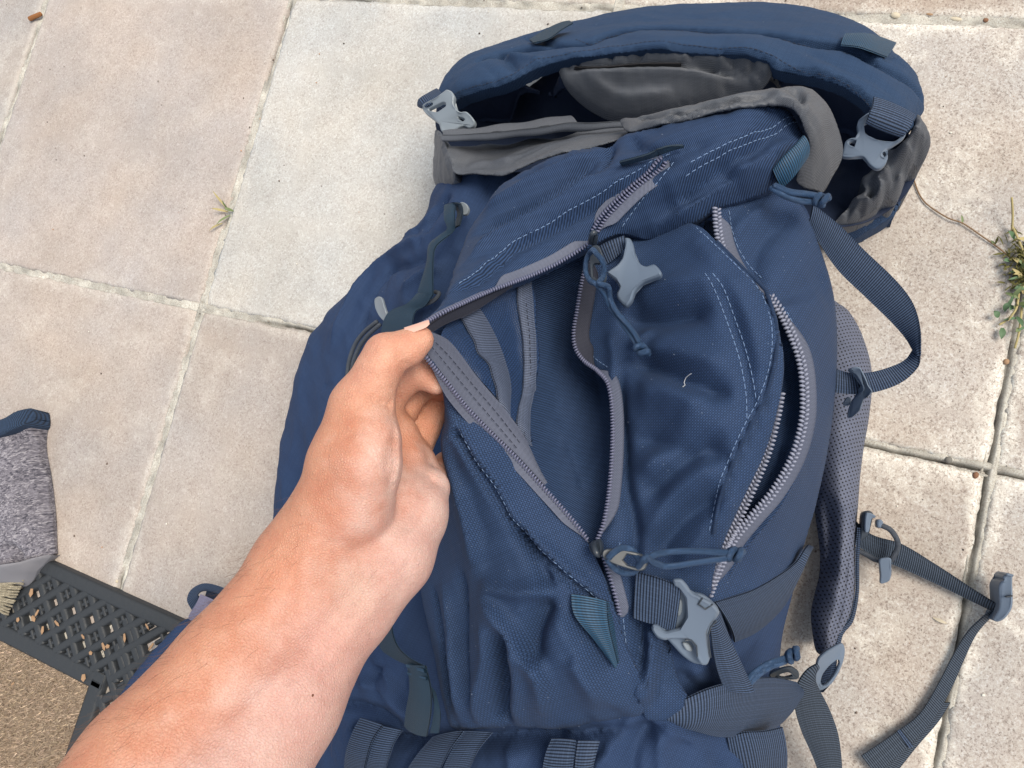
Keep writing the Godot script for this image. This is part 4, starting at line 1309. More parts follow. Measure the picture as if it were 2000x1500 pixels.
func lid() -> void:
	# dark depths of the lid and the bag's mouth
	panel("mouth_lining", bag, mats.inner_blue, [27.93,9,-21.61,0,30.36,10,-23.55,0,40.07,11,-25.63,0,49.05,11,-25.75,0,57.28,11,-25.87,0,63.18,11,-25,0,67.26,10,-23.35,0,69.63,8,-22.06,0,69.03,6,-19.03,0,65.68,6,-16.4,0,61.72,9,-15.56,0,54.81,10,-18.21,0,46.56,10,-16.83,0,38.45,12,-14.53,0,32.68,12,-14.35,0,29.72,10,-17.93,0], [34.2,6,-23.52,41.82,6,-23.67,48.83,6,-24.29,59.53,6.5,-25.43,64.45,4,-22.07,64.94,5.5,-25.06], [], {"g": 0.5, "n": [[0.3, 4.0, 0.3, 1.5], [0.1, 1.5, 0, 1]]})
	panel("lid", bag, mats.lid_blue, [29.59,12.5,-20.77,0.8,28.77,12,-22.18,1.5,28.64,11,-25.18,2.4,30.21,9,-28.49,3,32.55,7,-31.07,3,36.91,6,-33.44,3,41.5,5.5,-35.03,3,45.23,5.5,-35.9,3,50.73,5.5,-36.61,3,55.21,5.5,-36.71,3,59.57,5.5,-36.41,3,63.08,6,-35.05,3,65.69,7,-32.92,3,67.86,8.5,-29.84,3,68.85,10,-27.19,2.6,69.06,11,-25.04,2,68.28,13,-22.57,1,68.13,14.5,-21.05,0.6,67.29,16,-20.26,0.5,66.26,16.6,-20.3,0.5,65.14,17,-20.59,0.5,63.27,17.4,-21.81,0.5,61.32,17.5,-22.37,0.5,59.74,17.4,-22.64,0.5,58.12,17.6,-22.88,0.5,57.67,17.8,-23.36,0.5,54.73,17.8,-23.7,0.5,52.13,17.8,-23.75,0.5,46.3,17.5,-23.57,0.5,43.88,17.3,-23.25,0.5,41.88,17,-22.89,0.5,40.15,16.8,-22.37,0.5,38.14,16.5,-21.27,0.5,35.88,16,-20.59,0.5,33.26,15,-20.22,0.5,31.26,13.6,-20.1,0.5], [35.56,12.5,-26.26,44.3,13,-28.75,52.55,13,-29.57,60.36,13,-29.22,64.32,13.8,-26.82,38.41,14.5,-24.87,43.37,15,-25.47,48.34,15,-26.89,53.21,15.2,-26.91,56.53,15.2,-26.82,60.8,15.4,-25.93,65.24,15.6,-24.09,35.65,16.2,-21.72,42.19,17.3,-23.33,50.16,17.9,-24.15,55.71,18,-24.23,61.17,18,-22.95,64.79,18,-21.12,32.26,14.6,-21.51,67.28,15.5,-21.98,47.38,9.5,-32.55,58.37,9.5,-32.74,39.59,9.8,-30.29], [
		[[33.8,14.08,-24.01,36.16,13.59,-25.32,38.18,14.08,-25.31,41.13,14.96,-25.28,43.4,15.15,-25.47,44.44,14.57,-26.57,48.22,14.7,-27.26,53.18,15.14,-27.03,56.5,15.08,-27.02,59.46,15.48,-26.21,62.84,15.04,-26.07,65.19,14.85,-25.01,68.43,11.53,-25.26], -0.9, 0.4, 0.35, 0, 1], [[34.72,9.24,-29.41,37.71,12.37,-27.04,40.57,14.67,-25.44], -0.4, 0.3, 0.3], [[33.83,12.67,-25.66,37.55,15.85,-22.74,38.58,16.62,-21.45], -0.5, 0.5, 0.5], [[35.75,14.05,-24.72,38.61,15.58,-23.57,40.49,16.75,-22.69], 0.4, 0.4, 0.4],
		[[59.44,16.1,-25.41,61.73,16.96,-24.01,64.62,16.74,-22.98,66.95,15.65,-21.87], -0.3, 0.5, 0.6], [[39.2,10.9,-29.05,46.24,12.53,-29.48,52.47,12.69,-29.87,60.32,12.54,-29.65], -0.25, 1.5, 1.5], [[65.69,7.01,-32.91,66.39,9.79,-29.6,65.17,14.66,-25.25], -0.35, 0.4, 0.4], [[64.39,14.67,-25.79,66.65,11.64,-27.39,68.8,9.33,-28.09], 0.3, 0.5, 0.7],
		[[45.3,15.18,-26.09,49.87,17.02,-25.04,54.33,16.62,-25.45,58.08,16.7,-24.95], 0.15, 0.8, 0.8]] + pucker([31.94,14.18,-20.3,35.89,16.11,-20.7,40.01,16.58,-22.68,41.88,17.1,-23,46.2,17.27,-23.83,52.1,17.75,-23.91,57.62,17.62,-23.62,61.3,17.69,-22.42,63.24,17.53,-21.88,65.11,17.33,-20.55,67.13,15.97,-20.49], 60, 0.9, 0.14, 0.16, 5) + pucker([41.94,14.54,-25.92,44.4,14.49,-26.67,48.25,14.8,-27.15,56.5,15.08,-27.02,62.84,15.04,-26.07,68.01,12.02,-25.2], 26, 1.4, 0.16, 0.25, 6) + pucker([35.16,15.9,-21.42,37.38,15.62,-23.1,41.73,16.22,-24.11], 8, 1.5, 0.3, 0.3, 7), {"skirt": 1.6, "n": [[0.18, 5.0, 0.1, 2.0], [0.05, 1.5, 0.2, 1.5], [0.08, 3.0, 0.3, 1.8, 1], [0.04, 1.1, 0.2, 1.5, 1]], "spin": 0.1})


func straps() -> void:
	linings()
	zips()
	webbing()
	buckles()
	cords()


func linings() -> void:
	var crisp := [[0.1, 3.0, 0.4, 1.4], [0.2, 2.2, 0.5, 1.8, 1], [0.1, 1.0, 1.2, 1.5, 1]]
	# the lid's own pocket lining, gathered under the hem
	panel("lid_lining", bag, mats.lining, [41.16,15.4,-23.65,0.2,43.46,16,-23.82,0.2,46.02,16.5,-24.01,0.2,50.12,17.2,-23.97,0.2,53.91,17.3,-24.01,0.2,57.61,17.2,-23.69,0.2,58.04,17,-23.32,0.3,57.82,16.4,-22.7,0.6,56.83,15.6,-22.21,0.8,55,14.8,-21.95,1,52.04,14.6,-21.23,1,48.89,13.8,-20.46,1,46.29,13.2,-20.38,1,44.02,13.4,-20.98,1,42.35,14.2,-21.75,0.8,41.7,15.4,-22.35,0.4], [50.23,16.4,-23.1,46.26,16.2,-22.79,54.8,16.6,-23.19,46.19,14.6,-21.86,51.16,15.4,-21.98,55.27,15.6,-22.59,44.15,15.8,-22.54], [
		[[41.58,15.38,-22.98,44.49,15.87,-22.96,48.23,16.29,-23.12,52.16,16.49,-23.17,54.83,16.23,-23.01,56.77,15.9,-22.52], -0.7, 0.22, 0.2], [[41.86,15.25,-22.63,45.36,15.7,-22.68,48.67,16.04,-22.79,52.21,16.13,-22.8,55.67,15.55,-22.44], 0.35, 0.5, 0.6], [[42.8,16.1,-24.03,42.72,15.89,-23.63,43.13,15.72,-23.18], -0.3, 0.2, 0.2], [[45.62,16.64,-24.07,45.89,16.44,-23.65,45.74,16.16,-23.21], -0.3, 0.2, 0.2], [[47.92,16.97,-24,48.17,16.71,-23.62,47.81,16.35,-23.22], -0.3, 0.2, 0.25], [[51.85,17.29,-24.01,52.29,16.89,-23.59,54.04,16.47,-23.22], -0.4, 0.25, 0.3], [[54.66,17.3,-23.97,55.1,16.85,-23.54,56.72,16.15,-22.77], -0.35, 0.25, 0.3], [[56.69,17.23,-23.81,56.62,16.66,-23.27,57.45,16.29,-22.74], -0.3, 0.2, 0.2], [[43.65,15.25,-22.39,47.11,14.42,-21.37,51.6,15,-21.61], 0.3, 0.4, 0.5], [[54.18,15.48,-22.37,55.71,15.36,-22.26,57.14,15.97,-22.5], -0.4, 0.3, 0.3]] + pucker([41.51,15.57,-23.48,46.08,16.53,-23.78,52.06,17.13,-23.84,57.65,17.07,-23.49], 30, 0.9, 0.3, 0.14, 21),
		{"g": 0.18, "n": [[0.06, 2.5, 0.1, 2.0], [0.05, 1.0, 0, 1]], "skirt": 0.3})
	tape("hook_tape", [42.82,15.63,-22.95,45.37,16.05,-22.91,48.25,16.44,-23.11,51.39,16.66,-23.22], [42.75,15.3,-22.92,45.31,15.69,-22.9,48.2,16.06,-23.08,51.38,16.29,-23.15], "", 0.0, "rubber_black", bag)
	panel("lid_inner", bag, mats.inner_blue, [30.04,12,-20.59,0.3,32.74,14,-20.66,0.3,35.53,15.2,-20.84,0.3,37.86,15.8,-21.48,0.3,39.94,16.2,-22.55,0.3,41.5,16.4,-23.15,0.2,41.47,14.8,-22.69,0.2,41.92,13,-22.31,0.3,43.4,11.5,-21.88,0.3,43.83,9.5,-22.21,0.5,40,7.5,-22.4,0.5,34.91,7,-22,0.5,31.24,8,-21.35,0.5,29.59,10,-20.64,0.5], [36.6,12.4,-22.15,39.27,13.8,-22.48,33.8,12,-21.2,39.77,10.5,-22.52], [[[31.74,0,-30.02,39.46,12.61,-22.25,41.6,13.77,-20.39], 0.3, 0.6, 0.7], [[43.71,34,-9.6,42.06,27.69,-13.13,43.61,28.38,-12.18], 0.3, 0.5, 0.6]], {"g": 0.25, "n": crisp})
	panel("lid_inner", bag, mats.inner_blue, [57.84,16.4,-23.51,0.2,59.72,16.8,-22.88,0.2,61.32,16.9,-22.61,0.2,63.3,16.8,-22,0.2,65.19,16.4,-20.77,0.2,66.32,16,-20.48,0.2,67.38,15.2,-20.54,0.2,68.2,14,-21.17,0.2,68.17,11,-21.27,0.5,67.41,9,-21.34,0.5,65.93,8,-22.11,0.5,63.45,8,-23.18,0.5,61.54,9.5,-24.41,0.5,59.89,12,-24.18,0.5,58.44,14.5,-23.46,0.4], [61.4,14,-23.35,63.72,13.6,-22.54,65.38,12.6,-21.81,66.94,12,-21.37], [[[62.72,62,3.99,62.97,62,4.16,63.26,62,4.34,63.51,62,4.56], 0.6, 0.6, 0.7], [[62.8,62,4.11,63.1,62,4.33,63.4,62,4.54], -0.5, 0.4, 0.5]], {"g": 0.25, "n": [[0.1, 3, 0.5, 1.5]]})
	# drawcord collar, grey: crumpled left end, the rolled rim, the sheet that falls over the corner, the right end
	panel("collar", bag, mats.lining, [30.4,13,-17.94,0.6,33.9,17.6,-15.34,0.3,35.01,19,-14.13,0.2,35.85,19.4,-13,0.2,36.91,19.6,-11.51,0.2,36.42,18.6,-11.32,0.3,34.62,16.4,-11.58,0.6,32.36,14,-12.56,1,30.91,12.5,-13.92,1,30.78,12.5,-15.82,0.8], [34.48,17.4,-12.95,33.08,16,-14.81], [[[34.28,17.9,-14.44,35.16,18.38,-12.99,36.14,18.49,-11.55], 0.15, 0.2, 0.3]], {"g": 0.15, "n": crisp, "floor": 10})
	panel("collar", bag, mats.lining, [35.08,18.6,-14.25,0,37.62,17,-15.43,0,41.35,17,-16.19,0,45.25,18,-16.55,0,49.02,20,-16.26,0,50.17,22.5,-14.6,0,50.15,24.4,-13.05,0.1,47.74,24.4,-12.24,0.2,44.82,23.6,-11.52,0.2,42.27,22.6,-10.65,0.2,41.13,22,-10.76,0.2,39.04,20.8,-11.32,0.2,37,19.6,-11.48,0.1,36.11,19.2,-12.7,0], [35.07,13,-16.03,38.18,13,-16.81,43.19,15,-16.99,37.33,18.4,-12.7,39.22,18.4,-12.91], [[[37.06,19.06,-12.24,39.31,18.68,-12.96,42.23,20.89,-12.46], 0.3, 0.5, 0.5]], {"g": 0.2, "n": [[0.1, 2.0, 0, 1.5], [0.15, 1.8, -0.2, 2.2, 1]], "skirt": 0.4})
	var s := Shape.new()
	ribbon(s, c([35.01,19.4,-14.44,37.58,19.8,-14.56,41.05,20.4,-14.87,43.58,21,-15.07,45.62,21.6,-15.26,47.23,22,-15.19,50.22,22.4,-15.4]), c([35.09,19,-14.18,37.81,19.2,-14.43,40.82,19.6,-14.77,43.38,20.2,-14.99,46.29,21,-15.05,48.27,21.6,-15.12,50.2,22,-15.24]), 0.0012, 0.0025, 0.0004)
	put("collar_rim", s, mats.lining, bag)
	s = Shape.new()
	ribbon(s, c([34.85,19,-14.71,36.58,18,-15.69,39.43,17,-16.91,41.86,17,-17.52,43.98,17.4,-17.84]), c([35.07,19.3,-14.37,37.91,19.6,-14.61,40.98,20.2,-14.89,43.52,20.8,-15.09,46.39,21.6,-15.21]), 0.001, 0.003, 0.0008)
	put("collar_rim", s, mats.lining, bag)
	panel("collar", bag, mats.lining, [49.73,23,-15.04,0.1,50.24,24,-14.91,0.3,51.77,25,-14.75,0.5,53.13,25.8,-14.64,0.5,54.73,26.4,-14.81,0.5,56.22,26.8,-15.11,0.5,57.47,26.8,-15.53,0.5,58.53,26.4,-16.1,0.5,58.93,26.2,-16.05,0.4,59.44,25.6,-16.77,0.6,60.51,25,-17.46,0.8,61.37,24,-17.91,1,62.22,23,-17.8,1.2,63.07,22,-17.11,1.3,63.72,21,-16.45,1.3,63.82,20.4,-15.57,1.2,63.55,20,-14.53,1.2,63.21,19.6,-13.54,1,62.79,19.4,-13.15,0.6,62.05,20.4,-12.7,0.4,61.48,22,-12.62,0.3,61.7,24,-13.13,0.2,61.92,25.2,-13.67,0.2,61.52,26.2,-13.95,0.2,60.87,27,-14.48,0.2,60.09,27.8,-14.6,0.2,59.27,28.2,-14.44,0.2,57.69,28.5,-13.89,0.2,56.08,28.3,-13.33,0.2,53.75,27.8,-12.85,0.2,52.11,27,-12.76,0.2,51.21,26.4,-12.82,0.2], [53.23,27.3,-13.53,56.49,28,-14.04,61.38,26,-15.65,62.43,24.8,-15.09,63,23.4,-14.22,62.66,22.6,-13.22,60.62,26.6,-15.73], [
		[[50.47,24.32,-14.55,53.51,27.19,-13.62,55.88,27.72,-14.08,57.56,27.97,-14.49,59.16,27.64,-15.06,59.92,27.02,-15.6], -0.5, 0.3, 0.4], [[51.52,26.15,-13.39,54.29,27.79,-13.16,56.57,28.2,-13.71,58.45,28.15,-14.33], 0.3, 0.3, 0.3], [[59.02,26.76,-15.8,60.02,27.54,-14.99,60.94,27.05,-14.71,61.81,25.73,-14.22], 0.3, 0.5, 0.5], [[61.83,24.34,-16.94,62.37,24.58,-15.53,62.38,24.2,-14.09,62.07,22.65,-13.14], 0.4, 0.6, 0.7], [[62.84,23.23,-15.96,62.77,23.25,-14.27,62.47,21.37,-13.08], -0.5, 0.4, 0.5], [[60.18,25.72,-16.75,60.8,26.73,-15.51,61.39,26.15,-15.56], -0.4, 0.3, 0.3], [[53.71,26.92,-13.98,54.52,27.69,-13.43,55.05,27.63,-13.77], -0.3, 0.2, 0.2], [[50.71,24.17,-14.9,53.69,27.66,-13.05,56.29,28.16,-13.65,58.03,27.6,-14.99], -0.35, 0.15, 0.2], [[61.49,24.6,-17.1,61.44,26.46,-14.44,62.49,23.4,-13.83], 0.3, 0.2, 0.4], [[60.6,25.51,-16.84,61.25,26.73,-14.6,62,25.27,-14.16], -0.35, 0.2, 0.2]],
		{"g": 0.18, "n": [[0.1, 2.5, 0.3, 1.7], [0.05, 1.0, 0, 1.2], [0.2, 2.4, 0.5, 2.2, 1], [0.08, 1.0, 0.2, 1.8, 1]], "skirt": 0.5, "spin": 0.4})
	panel("collar", bag, mats.lining, [68.33,14,-22.19,0.6,68.84,14,-21.69,0.8,69.66,13,-21.12,0.8,69.7,11.5,-20.61,0.9,69.46,10.5,-20.34,0.9,68.97,9.5,-20.18,0.9,68.81,8.6,-19.49,0.9,68.66,7.4,-18.56,0.8,67.69,7.4,-18.18,0.6,67.4,7,-17.62,0.7,66.3,6.6,-16.86,0.7,64.87,6.6,-16.24,0.6,64.48,7.6,-16.14,0.2,65.18,8,-17.1,0.2,65.46,8.6,-17.65,0.2,66.13,9.2,-18.07,0.2,65.75,9.2,-18.95,0.2,66.35,10,-19.49,0.2,66.66,10.8,-20.39,0.2,67.49,12,-20.21,0.2,67.86,14,-20.44,0.2,68.25,14.6,-21.01,0.2], [68.23,13,-19.88,67.52,11.4,-18.57,67.19,9.8,-17.81,66.36,8.8,-17.09,68.76,14,-20.6], [
		[[66.65,8.64,-17.61,67.2,9.28,-18.16,66.71,10.05,-18.68,67.49,10.88,-19.21], 0.6, 0.28, 0.3], [[66.24,8.86,-17.72,66.73,9.2,-17.97,66.31,9.76,-18.68], -0.6, 0.25, 0.25], [[65.66,7.36,-16.73,65.99,8.37,-17.39,66.71,8.37,-17.48,67.33,8.67,-17.94], 0.5, 0.25, 0.25], [[65.13,7.26,-16.53,65.55,8.01,-17.14,66.48,7.79,-17.1], -0.5, 0.22, 0.22], [[67.84,13.54,-20.67,68.49,13.53,-20.74,68.62,12.7,-20.46,69.26,12.81,-20.94], 0.6, 0.3, 0.3], [[68.17,12.93,-20.3,68.96,12.29,-20.54,69.3,11.29,-20.42], -0.6, 0.25, 0.3], [[67.38,11.9,-19.93,68.7,11.19,-20.01,68.94,11.49,-20.29], 0.5, 0.3, 0.3], [[67.69,10.04,-18.79,68.06,10.7,-19.36,68.66,10.62,-19.78], -0.6, 0.3, 0.3], [[67.66,8.61,-18.17,68.25,8.85,-18.73,68.32,10.04,-19.28], 0.5, 0.3, 0.3], [[67.64,7.89,-17.84,67.87,8.87,-18.42,68.18,9.2,-18.81], -0.5, 0.2, 0.2]],
		{"g": 0.15, "n": [[0.25, 1.6, 0.7, 1.6, 1], [0.12, 0.8, 1.6, 1.4, 1], [0.12, 2.2, 0.2, 1.3]], "floor": 0.1, "skirt": 1.0})
	panel("lid_edge", bag, mats.lid_blue, [64.56,4.2,-16.59,0.4,65.34,4.6,-16.9,0.4,66.8,4.8,-17.47,0.5,67.89,4.8,-18.32,0.5,68.81,4.8,-19.24,0.6,69.29,4.4,-20.18,0.8,68.92,4,-18.87,0.9,67.82,3.2,-17.78,0.9,66.45,3,-16.67,0.9,65.43,3,-16.25,0.8], [67.22,4.8,-17.26], [], {"g": 0.2, "floor": 0.1})
	# inside the pocket: the grey tape held by the thumb, a small mesh pocket with bound edges
	panel("mesh_pocket", bag, mats.mesh_blue, [45.98,34,3.27,0,45.61,31.2,1.18,0,46.22,30.2,0.31,0,47.55,27.2,-2.14,0,48.12,27,-1.25,0,48.59,26.6,0.52,0,49.12,26.4,2.32,0,49.33,26.6,4.24,0,49.93,27.2,6.4,0,50.54,27.8,7.62,0,49.65,28.8,6.67,0,48.18,30.2,5.27,0,46.78,32,3.95,0], [46.99,30,2.27,48.09,28,2.85,47.13,28.8,0.7], [[[46.13,31.9,2.29,47.13,31.06,3.69,48.25,29.71,5], 0.4, 0.6, 0.6], [[47.05,28.59,-0.61,47.75,28.13,1.37,48.66,27.86,3.97,49.42,27.84,5.67], -0.45, 0.6, 0.6]], {"n": [[0.12, 2.2, 1.2, 1.6], [0.05, 0.9, 0, 1], [0.08, 1.8, 1.3, 1.8, 1]], "g": 0.18})
	tape("binding", [45.53,31.75,1.23,46.31,31.29,2.11,46.93,30.73,2.82,47.23,30.53,3.38,47.7,29.78,3.79,48.18,29.55,4.68,48.81,29.61,6.06], [46.02,30.45,0.42,46.61,29.82,1.07,47.38,29.18,2.13,47.89,28.74,3.05,48.44,28.46,4.12,49,28.64,5.57,49.44,28.88,6.6], "mesh_pocket", 0.004, "binding", bag, 0.0012, 0.001)
	tape("binding", [47.32,27.81,-1.66,47.84,27.66,0.28,48.39,27.33,2.02,48.83,27.44,3.86,49.25,27.93,5.41,49.84,28.75,7.22], [47.73,26.85,-2.35,48.43,26.69,-0.08,48.99,26.35,2.01,49.41,26.3,3.85,49.78,26.85,5.45,50.53,27.77,7.62], "mesh_pocket", 0.003, "binding", bag, 0.0012, 0.001)
	for e in [[45.9,31.44,0.96,46.74,30.79,1.9,47.39,30.19,2.79,47.72,29.9,3.33,48.26,29.44,4.19,48.94,29.5,5.72], [47.69,27.69,-1.75,48.25,27.47,0.15,48.83,27.12,2.21,49.25,27.17,4.04,49.64,27.76,5.61,50.28,28.49,7.39]]:
		stitches("stitching", lay(smooth(c(e), 0.003), "mesh_pocket", 0.0058), bag, mats.thread_dark)


func zips() -> void:
	# left pocket, upper edge: from the thumb to the slider, then closed up to the bag's mouth
	var o := zip("zip", c([45.95,36.2,3.25,46.07,35.4,2.7,46.36,34.7,2.07,46.64,33.8,1.41,46.96,32.8,0.67,47.32,31.8,-0.07]), bag, -1, 0.002, 0.001)
	o = zip("zip", c([47.32,31.8,-0.07,47.96,30.7,-0.96,48.61,29.5,-1.9,49.42,28.7,-2.85,50.05,28.2,-3.65,50.73,27.9,-4.47,51.08,27.7,-4.97]), bag, -1, 0.006, -0.001)
	o = zip("zip", lay(c([51.25,27.52,-5.7,51.55,27.73,-6.44,51.99,27.88,-7.08,52.55,28.11,-7.78,53.16,28.36,-8.48,53.78,28.58,-9.08,54.32,28.82,-9.72,54.53,28.92,-10.13]), "top_panel", 0.0012), bag, 1, 0.006, 0.0006)
	o = zip("zip", lay(c([50.97,27.67,-5.67,51.29,27.89,-6.47,51.7,28.05,-7.13,52.25,28.28,-7.87,52.85,28.46,-8.56,53.46,28.63,-9.18,54,28.82,-9.81,54.27,28.89,-10.24]), "top_panel", 0.0015), bag, -1, 0.004, 0.0002)
	# lower edge, its wide tape turned outwards by the pull
	o = zip("zip", c([46.54,35.9,4.8,46.86,35.2,5.21,47.29,34.4,5.67,48.14,33,6.61,49.35,31.6,7.59,50.7,30.4,8.56,52.22,29.5,9.7,53.62,28.7,10.76,54.55,28.4,11.48,55.07,28.2,11.98]), bag, 1, 0.0045, -0.0004)
	var s := Shape.new()
	ribbon(s, c([46.37,35.8,4.57,47.22,34.3,5.56,48.07,32.9,6.5,49.28,31.5,7.48,50.63,30.3,8.42,52.14,29.3,9.6]), c([45.87,35.2,3.34,46.46,33.6,3.45,47.77,32,4.77,49.24,30.4,6.08,50.47,29.4,7.33,52.06,28.9,9.48]), 0.0012, 0.0015)
	put("zip_tape", s, mats.tape, bag)
	for q in [[46.59,35.9,4.18,47.14,34.6,4.82,48.14,33,5.86,49.28,31.7,6.89,50.6,30.5,8.05], [46.38,35.7,3.74,46.96,34.4,4.26,48.08,32.7,5.38,49.35,31.3,6.53,50.57,30.1,7.73]]:
		stitches("stitching", c(q), bag, mats.thread_dark)
	s = Shape.new()
	ribbon(s, c([45.95,35.9,3.33,46.25,34.7,2.31,46.66,33.2,1.21,47.19,31.4,-0.05,47.87,30.4,-0.95]), c([45.82,35,3.46,46.07,33.6,2.45,46.5,32,1.43,47.09,30.6,0.04,47.75,30,-0.93]), 0.0012)
	put("zip_tape", s, mats.tape_dark, bag)
	# the same zip's inner half down the middle
	o = zip("zip", c([55.47,27.9,11.7,55.54,27.6,10.77,55.34,27.1,9.06,54.89,26.6,6.75,54.28,26.3,4.41,53.61,26.1,2.9,52.62,25.5,2.16]), bag, 1, 0.006, -0.0012)
	o = zip("zip", c([52.62,25.5,2.16,51.56,24.9,1.66,50.82,24.7,0.97,50.51,24.8,0.05,50.48,25.1,-1.2,50.56,25.9,-3.13,50.91,26.8,-4.36]), bag, 1, 0.0095, -0.0022)
	o.get_node("tape").material_override = mats.tape_dark
	# both lie closed below the slider
	o = zip("zip", c([55.85,27.9,12.34,56.46,27.7,13.37,57.12,27.5,14.6,57.51,27.2,15.5]), bag, -1, 0.005, 0.0)
	# right pocket: outer half along the side, inner half under the flap
	o = zip("zip", c([57.47,26.2,-8.47,57.84,26.3,-7.14,58.23,26.4,-6.15,58.89,26.4,-5.07,60.01,26.4,-3.86,61.3,26.6,-3.02]), bag, -1, 0.008, -0.0006, 0.0023, 1.15, "coil")
	o = zip("zip", c([61.47,26.8,-3.53,62.1,26.9,-2.83,62.93,27,-1.66,63.74,26.9,-0.24,64.21,26.8,1.23,64.49,26.5,2.83,64.4,26,4.74,63.78,25.6,6.83,62.96,25.5,8.44,62.21,25.3,10.05,61.77,24.9,11.94,61.55,24.5,13.42]), bag, -1, 0.0065, -0.0006, 0.0023, 1.15, "coil")
	o = zip("zip", c([63.27,26.4,1.64,63.31,26.4,3.08,63.23,26.2,4.94,62.82,25.8,7.22,62.34,25.4,9.46,61.94,25.1,11.36,61.7,24.8,12.95]), bag, 1, 0.006, 0.0006, 0.0023, 1.15, "coil")
	# sewing
	seam("thread", [45.73,32.45,0.03,46.91,29.5,-3.53,48.3,28.86,-4.92,49.71,28.54,-6.38,51.37,28.47,-7.8,53.14,28.66,-9.29,54.65,28.9,-10.65], "top_panel")
	seam("thread", [52.49,27.07,-6.37,52.9,27.37,-7.08,53.47,27.81,-7.86,54.14,28.27,-8.63,54.63,28.66,-9.33,54.94,28.92,-10.17], "top_panel")
	seam("thread", [55.96,28.63,-9.92,57.4,28.4,-11.18,58.8,27.69,-12.61,60.8,25.2,-15.32], "top_panel")
	seam("thread", [55.78,28.37,-9.31,57.69,28.16,-11.11,59.32,27.21,-12.84,60.98,25.1,-15], "top_panel")
	seam("thread", [48.05,32.43,7.98,49.08,31.57,9.34,50.02,30.62,10.29,50.95,29.74,11.62,52.35,29.25,12.73,53.81,29.05,13.47,55.32,28.44,14.26,56.73,27.66,15.03], "pocket_flap")
	seam("thread", [56.76,26.78,-6.94,58.59,27.85,-5.38,60.12,28.49,-4.09,61.06,28.73,-3.3,61.57,28.88,-2.48,62.05,29.01,-1.37,62.34,29.07,0.1,62.34,29.06,1.39,62.15,29.04,2.64,61.77,29.02,4.03,61.4,28.78,5.68,61.1,28.09,7.57,61.11,27.11,9.89], "front_panel")
	var hem := Shape.new()
	tube(hem, lay(smooth(c([58.14,27.51,-6.11,59.9,28.34,-4.52,61.21,28.65,-3.52,61.75,28.81,-2.62,62.26,28.93,-1.49,62.56,28.99,0.04,62.58,28.96,1.41,62.41,28.9,2.73,62.02,28.87,4.15,61.65,28.65,5.77,61.34,27.98,7.68,61.33,27.07,9.88]), 0.003), "front_panel", 0.0002), 0.0011, 8)
	put("piping", hem, mats.navy, bag)
	seam("thread", [58.06,28.21,-3.74,58.81,28.72,-2.81,60.1,29.42,-0.67,60.91,29.47,0.87,61.51,29.32,2.4,61.85,29.03,3.8], "front_panel")
	seam("thread", [58.48,28.34,-3.76,59.17,28.73,-3.07,60.1,29.3,-1.54,61.07,29.42,0.22,61.67,29.3,1.54,62.07,29.08,2.61], "front_panel")
	seam("thread", [51.04,25.23,-1.59,51.13,24.88,-0.37,51.89,24.87,1.13,53.39,25.6,1.97], "front_panel")
	seam("thread", [56.58,27.35,11.65,56.82,27.17,13.3,57.35,26.76,14.89,57.99,26.24,17.02,58.52,25.86,18.33], "front_panel")
	seam("thread", [58.17,25.02,-8.91,58.62,25.3,-7.63,59.38,25.74,-6.31,60.94,26.15,-4.85], "side_panel")
	seam("thread", [62.39,26.41,-3.14,63.33,26.03,-2.03,64.38,24.95,-0.32,64.96,23.93,1.49], "side_panel")
	seam("thread_dark", [41.77,14.2,-26.26,43.26,14.85,-25.79,44.33,14.33,-26.86,48.11,14.4,-27.58,53.11,14.89,-27.32,56.44,14.82,-27.32,59.43,15.3,-26.45,62.19,15.07,-26.22], "lid")
	seam("thread_dark", [31.2,13.64,-20.36,33.18,15,-20.5,35.87,16.11,-20.8,38.04,16.42,-21.57,39.94,16.46,-22.83,41.82,16.99,-23.15,46.09,17.02,-24.11,52.04,17.61,-24.11,54.68,17.76,-23.96,57.6,17.58,-23.72,59.7,17.47,-22.82,61.28,17.68,-22.5,63.23,17.5,-21.97,65.09,17.35,-20.62,66.21,16.66,-20.49,67.27,15.8,-20.59], "lid")


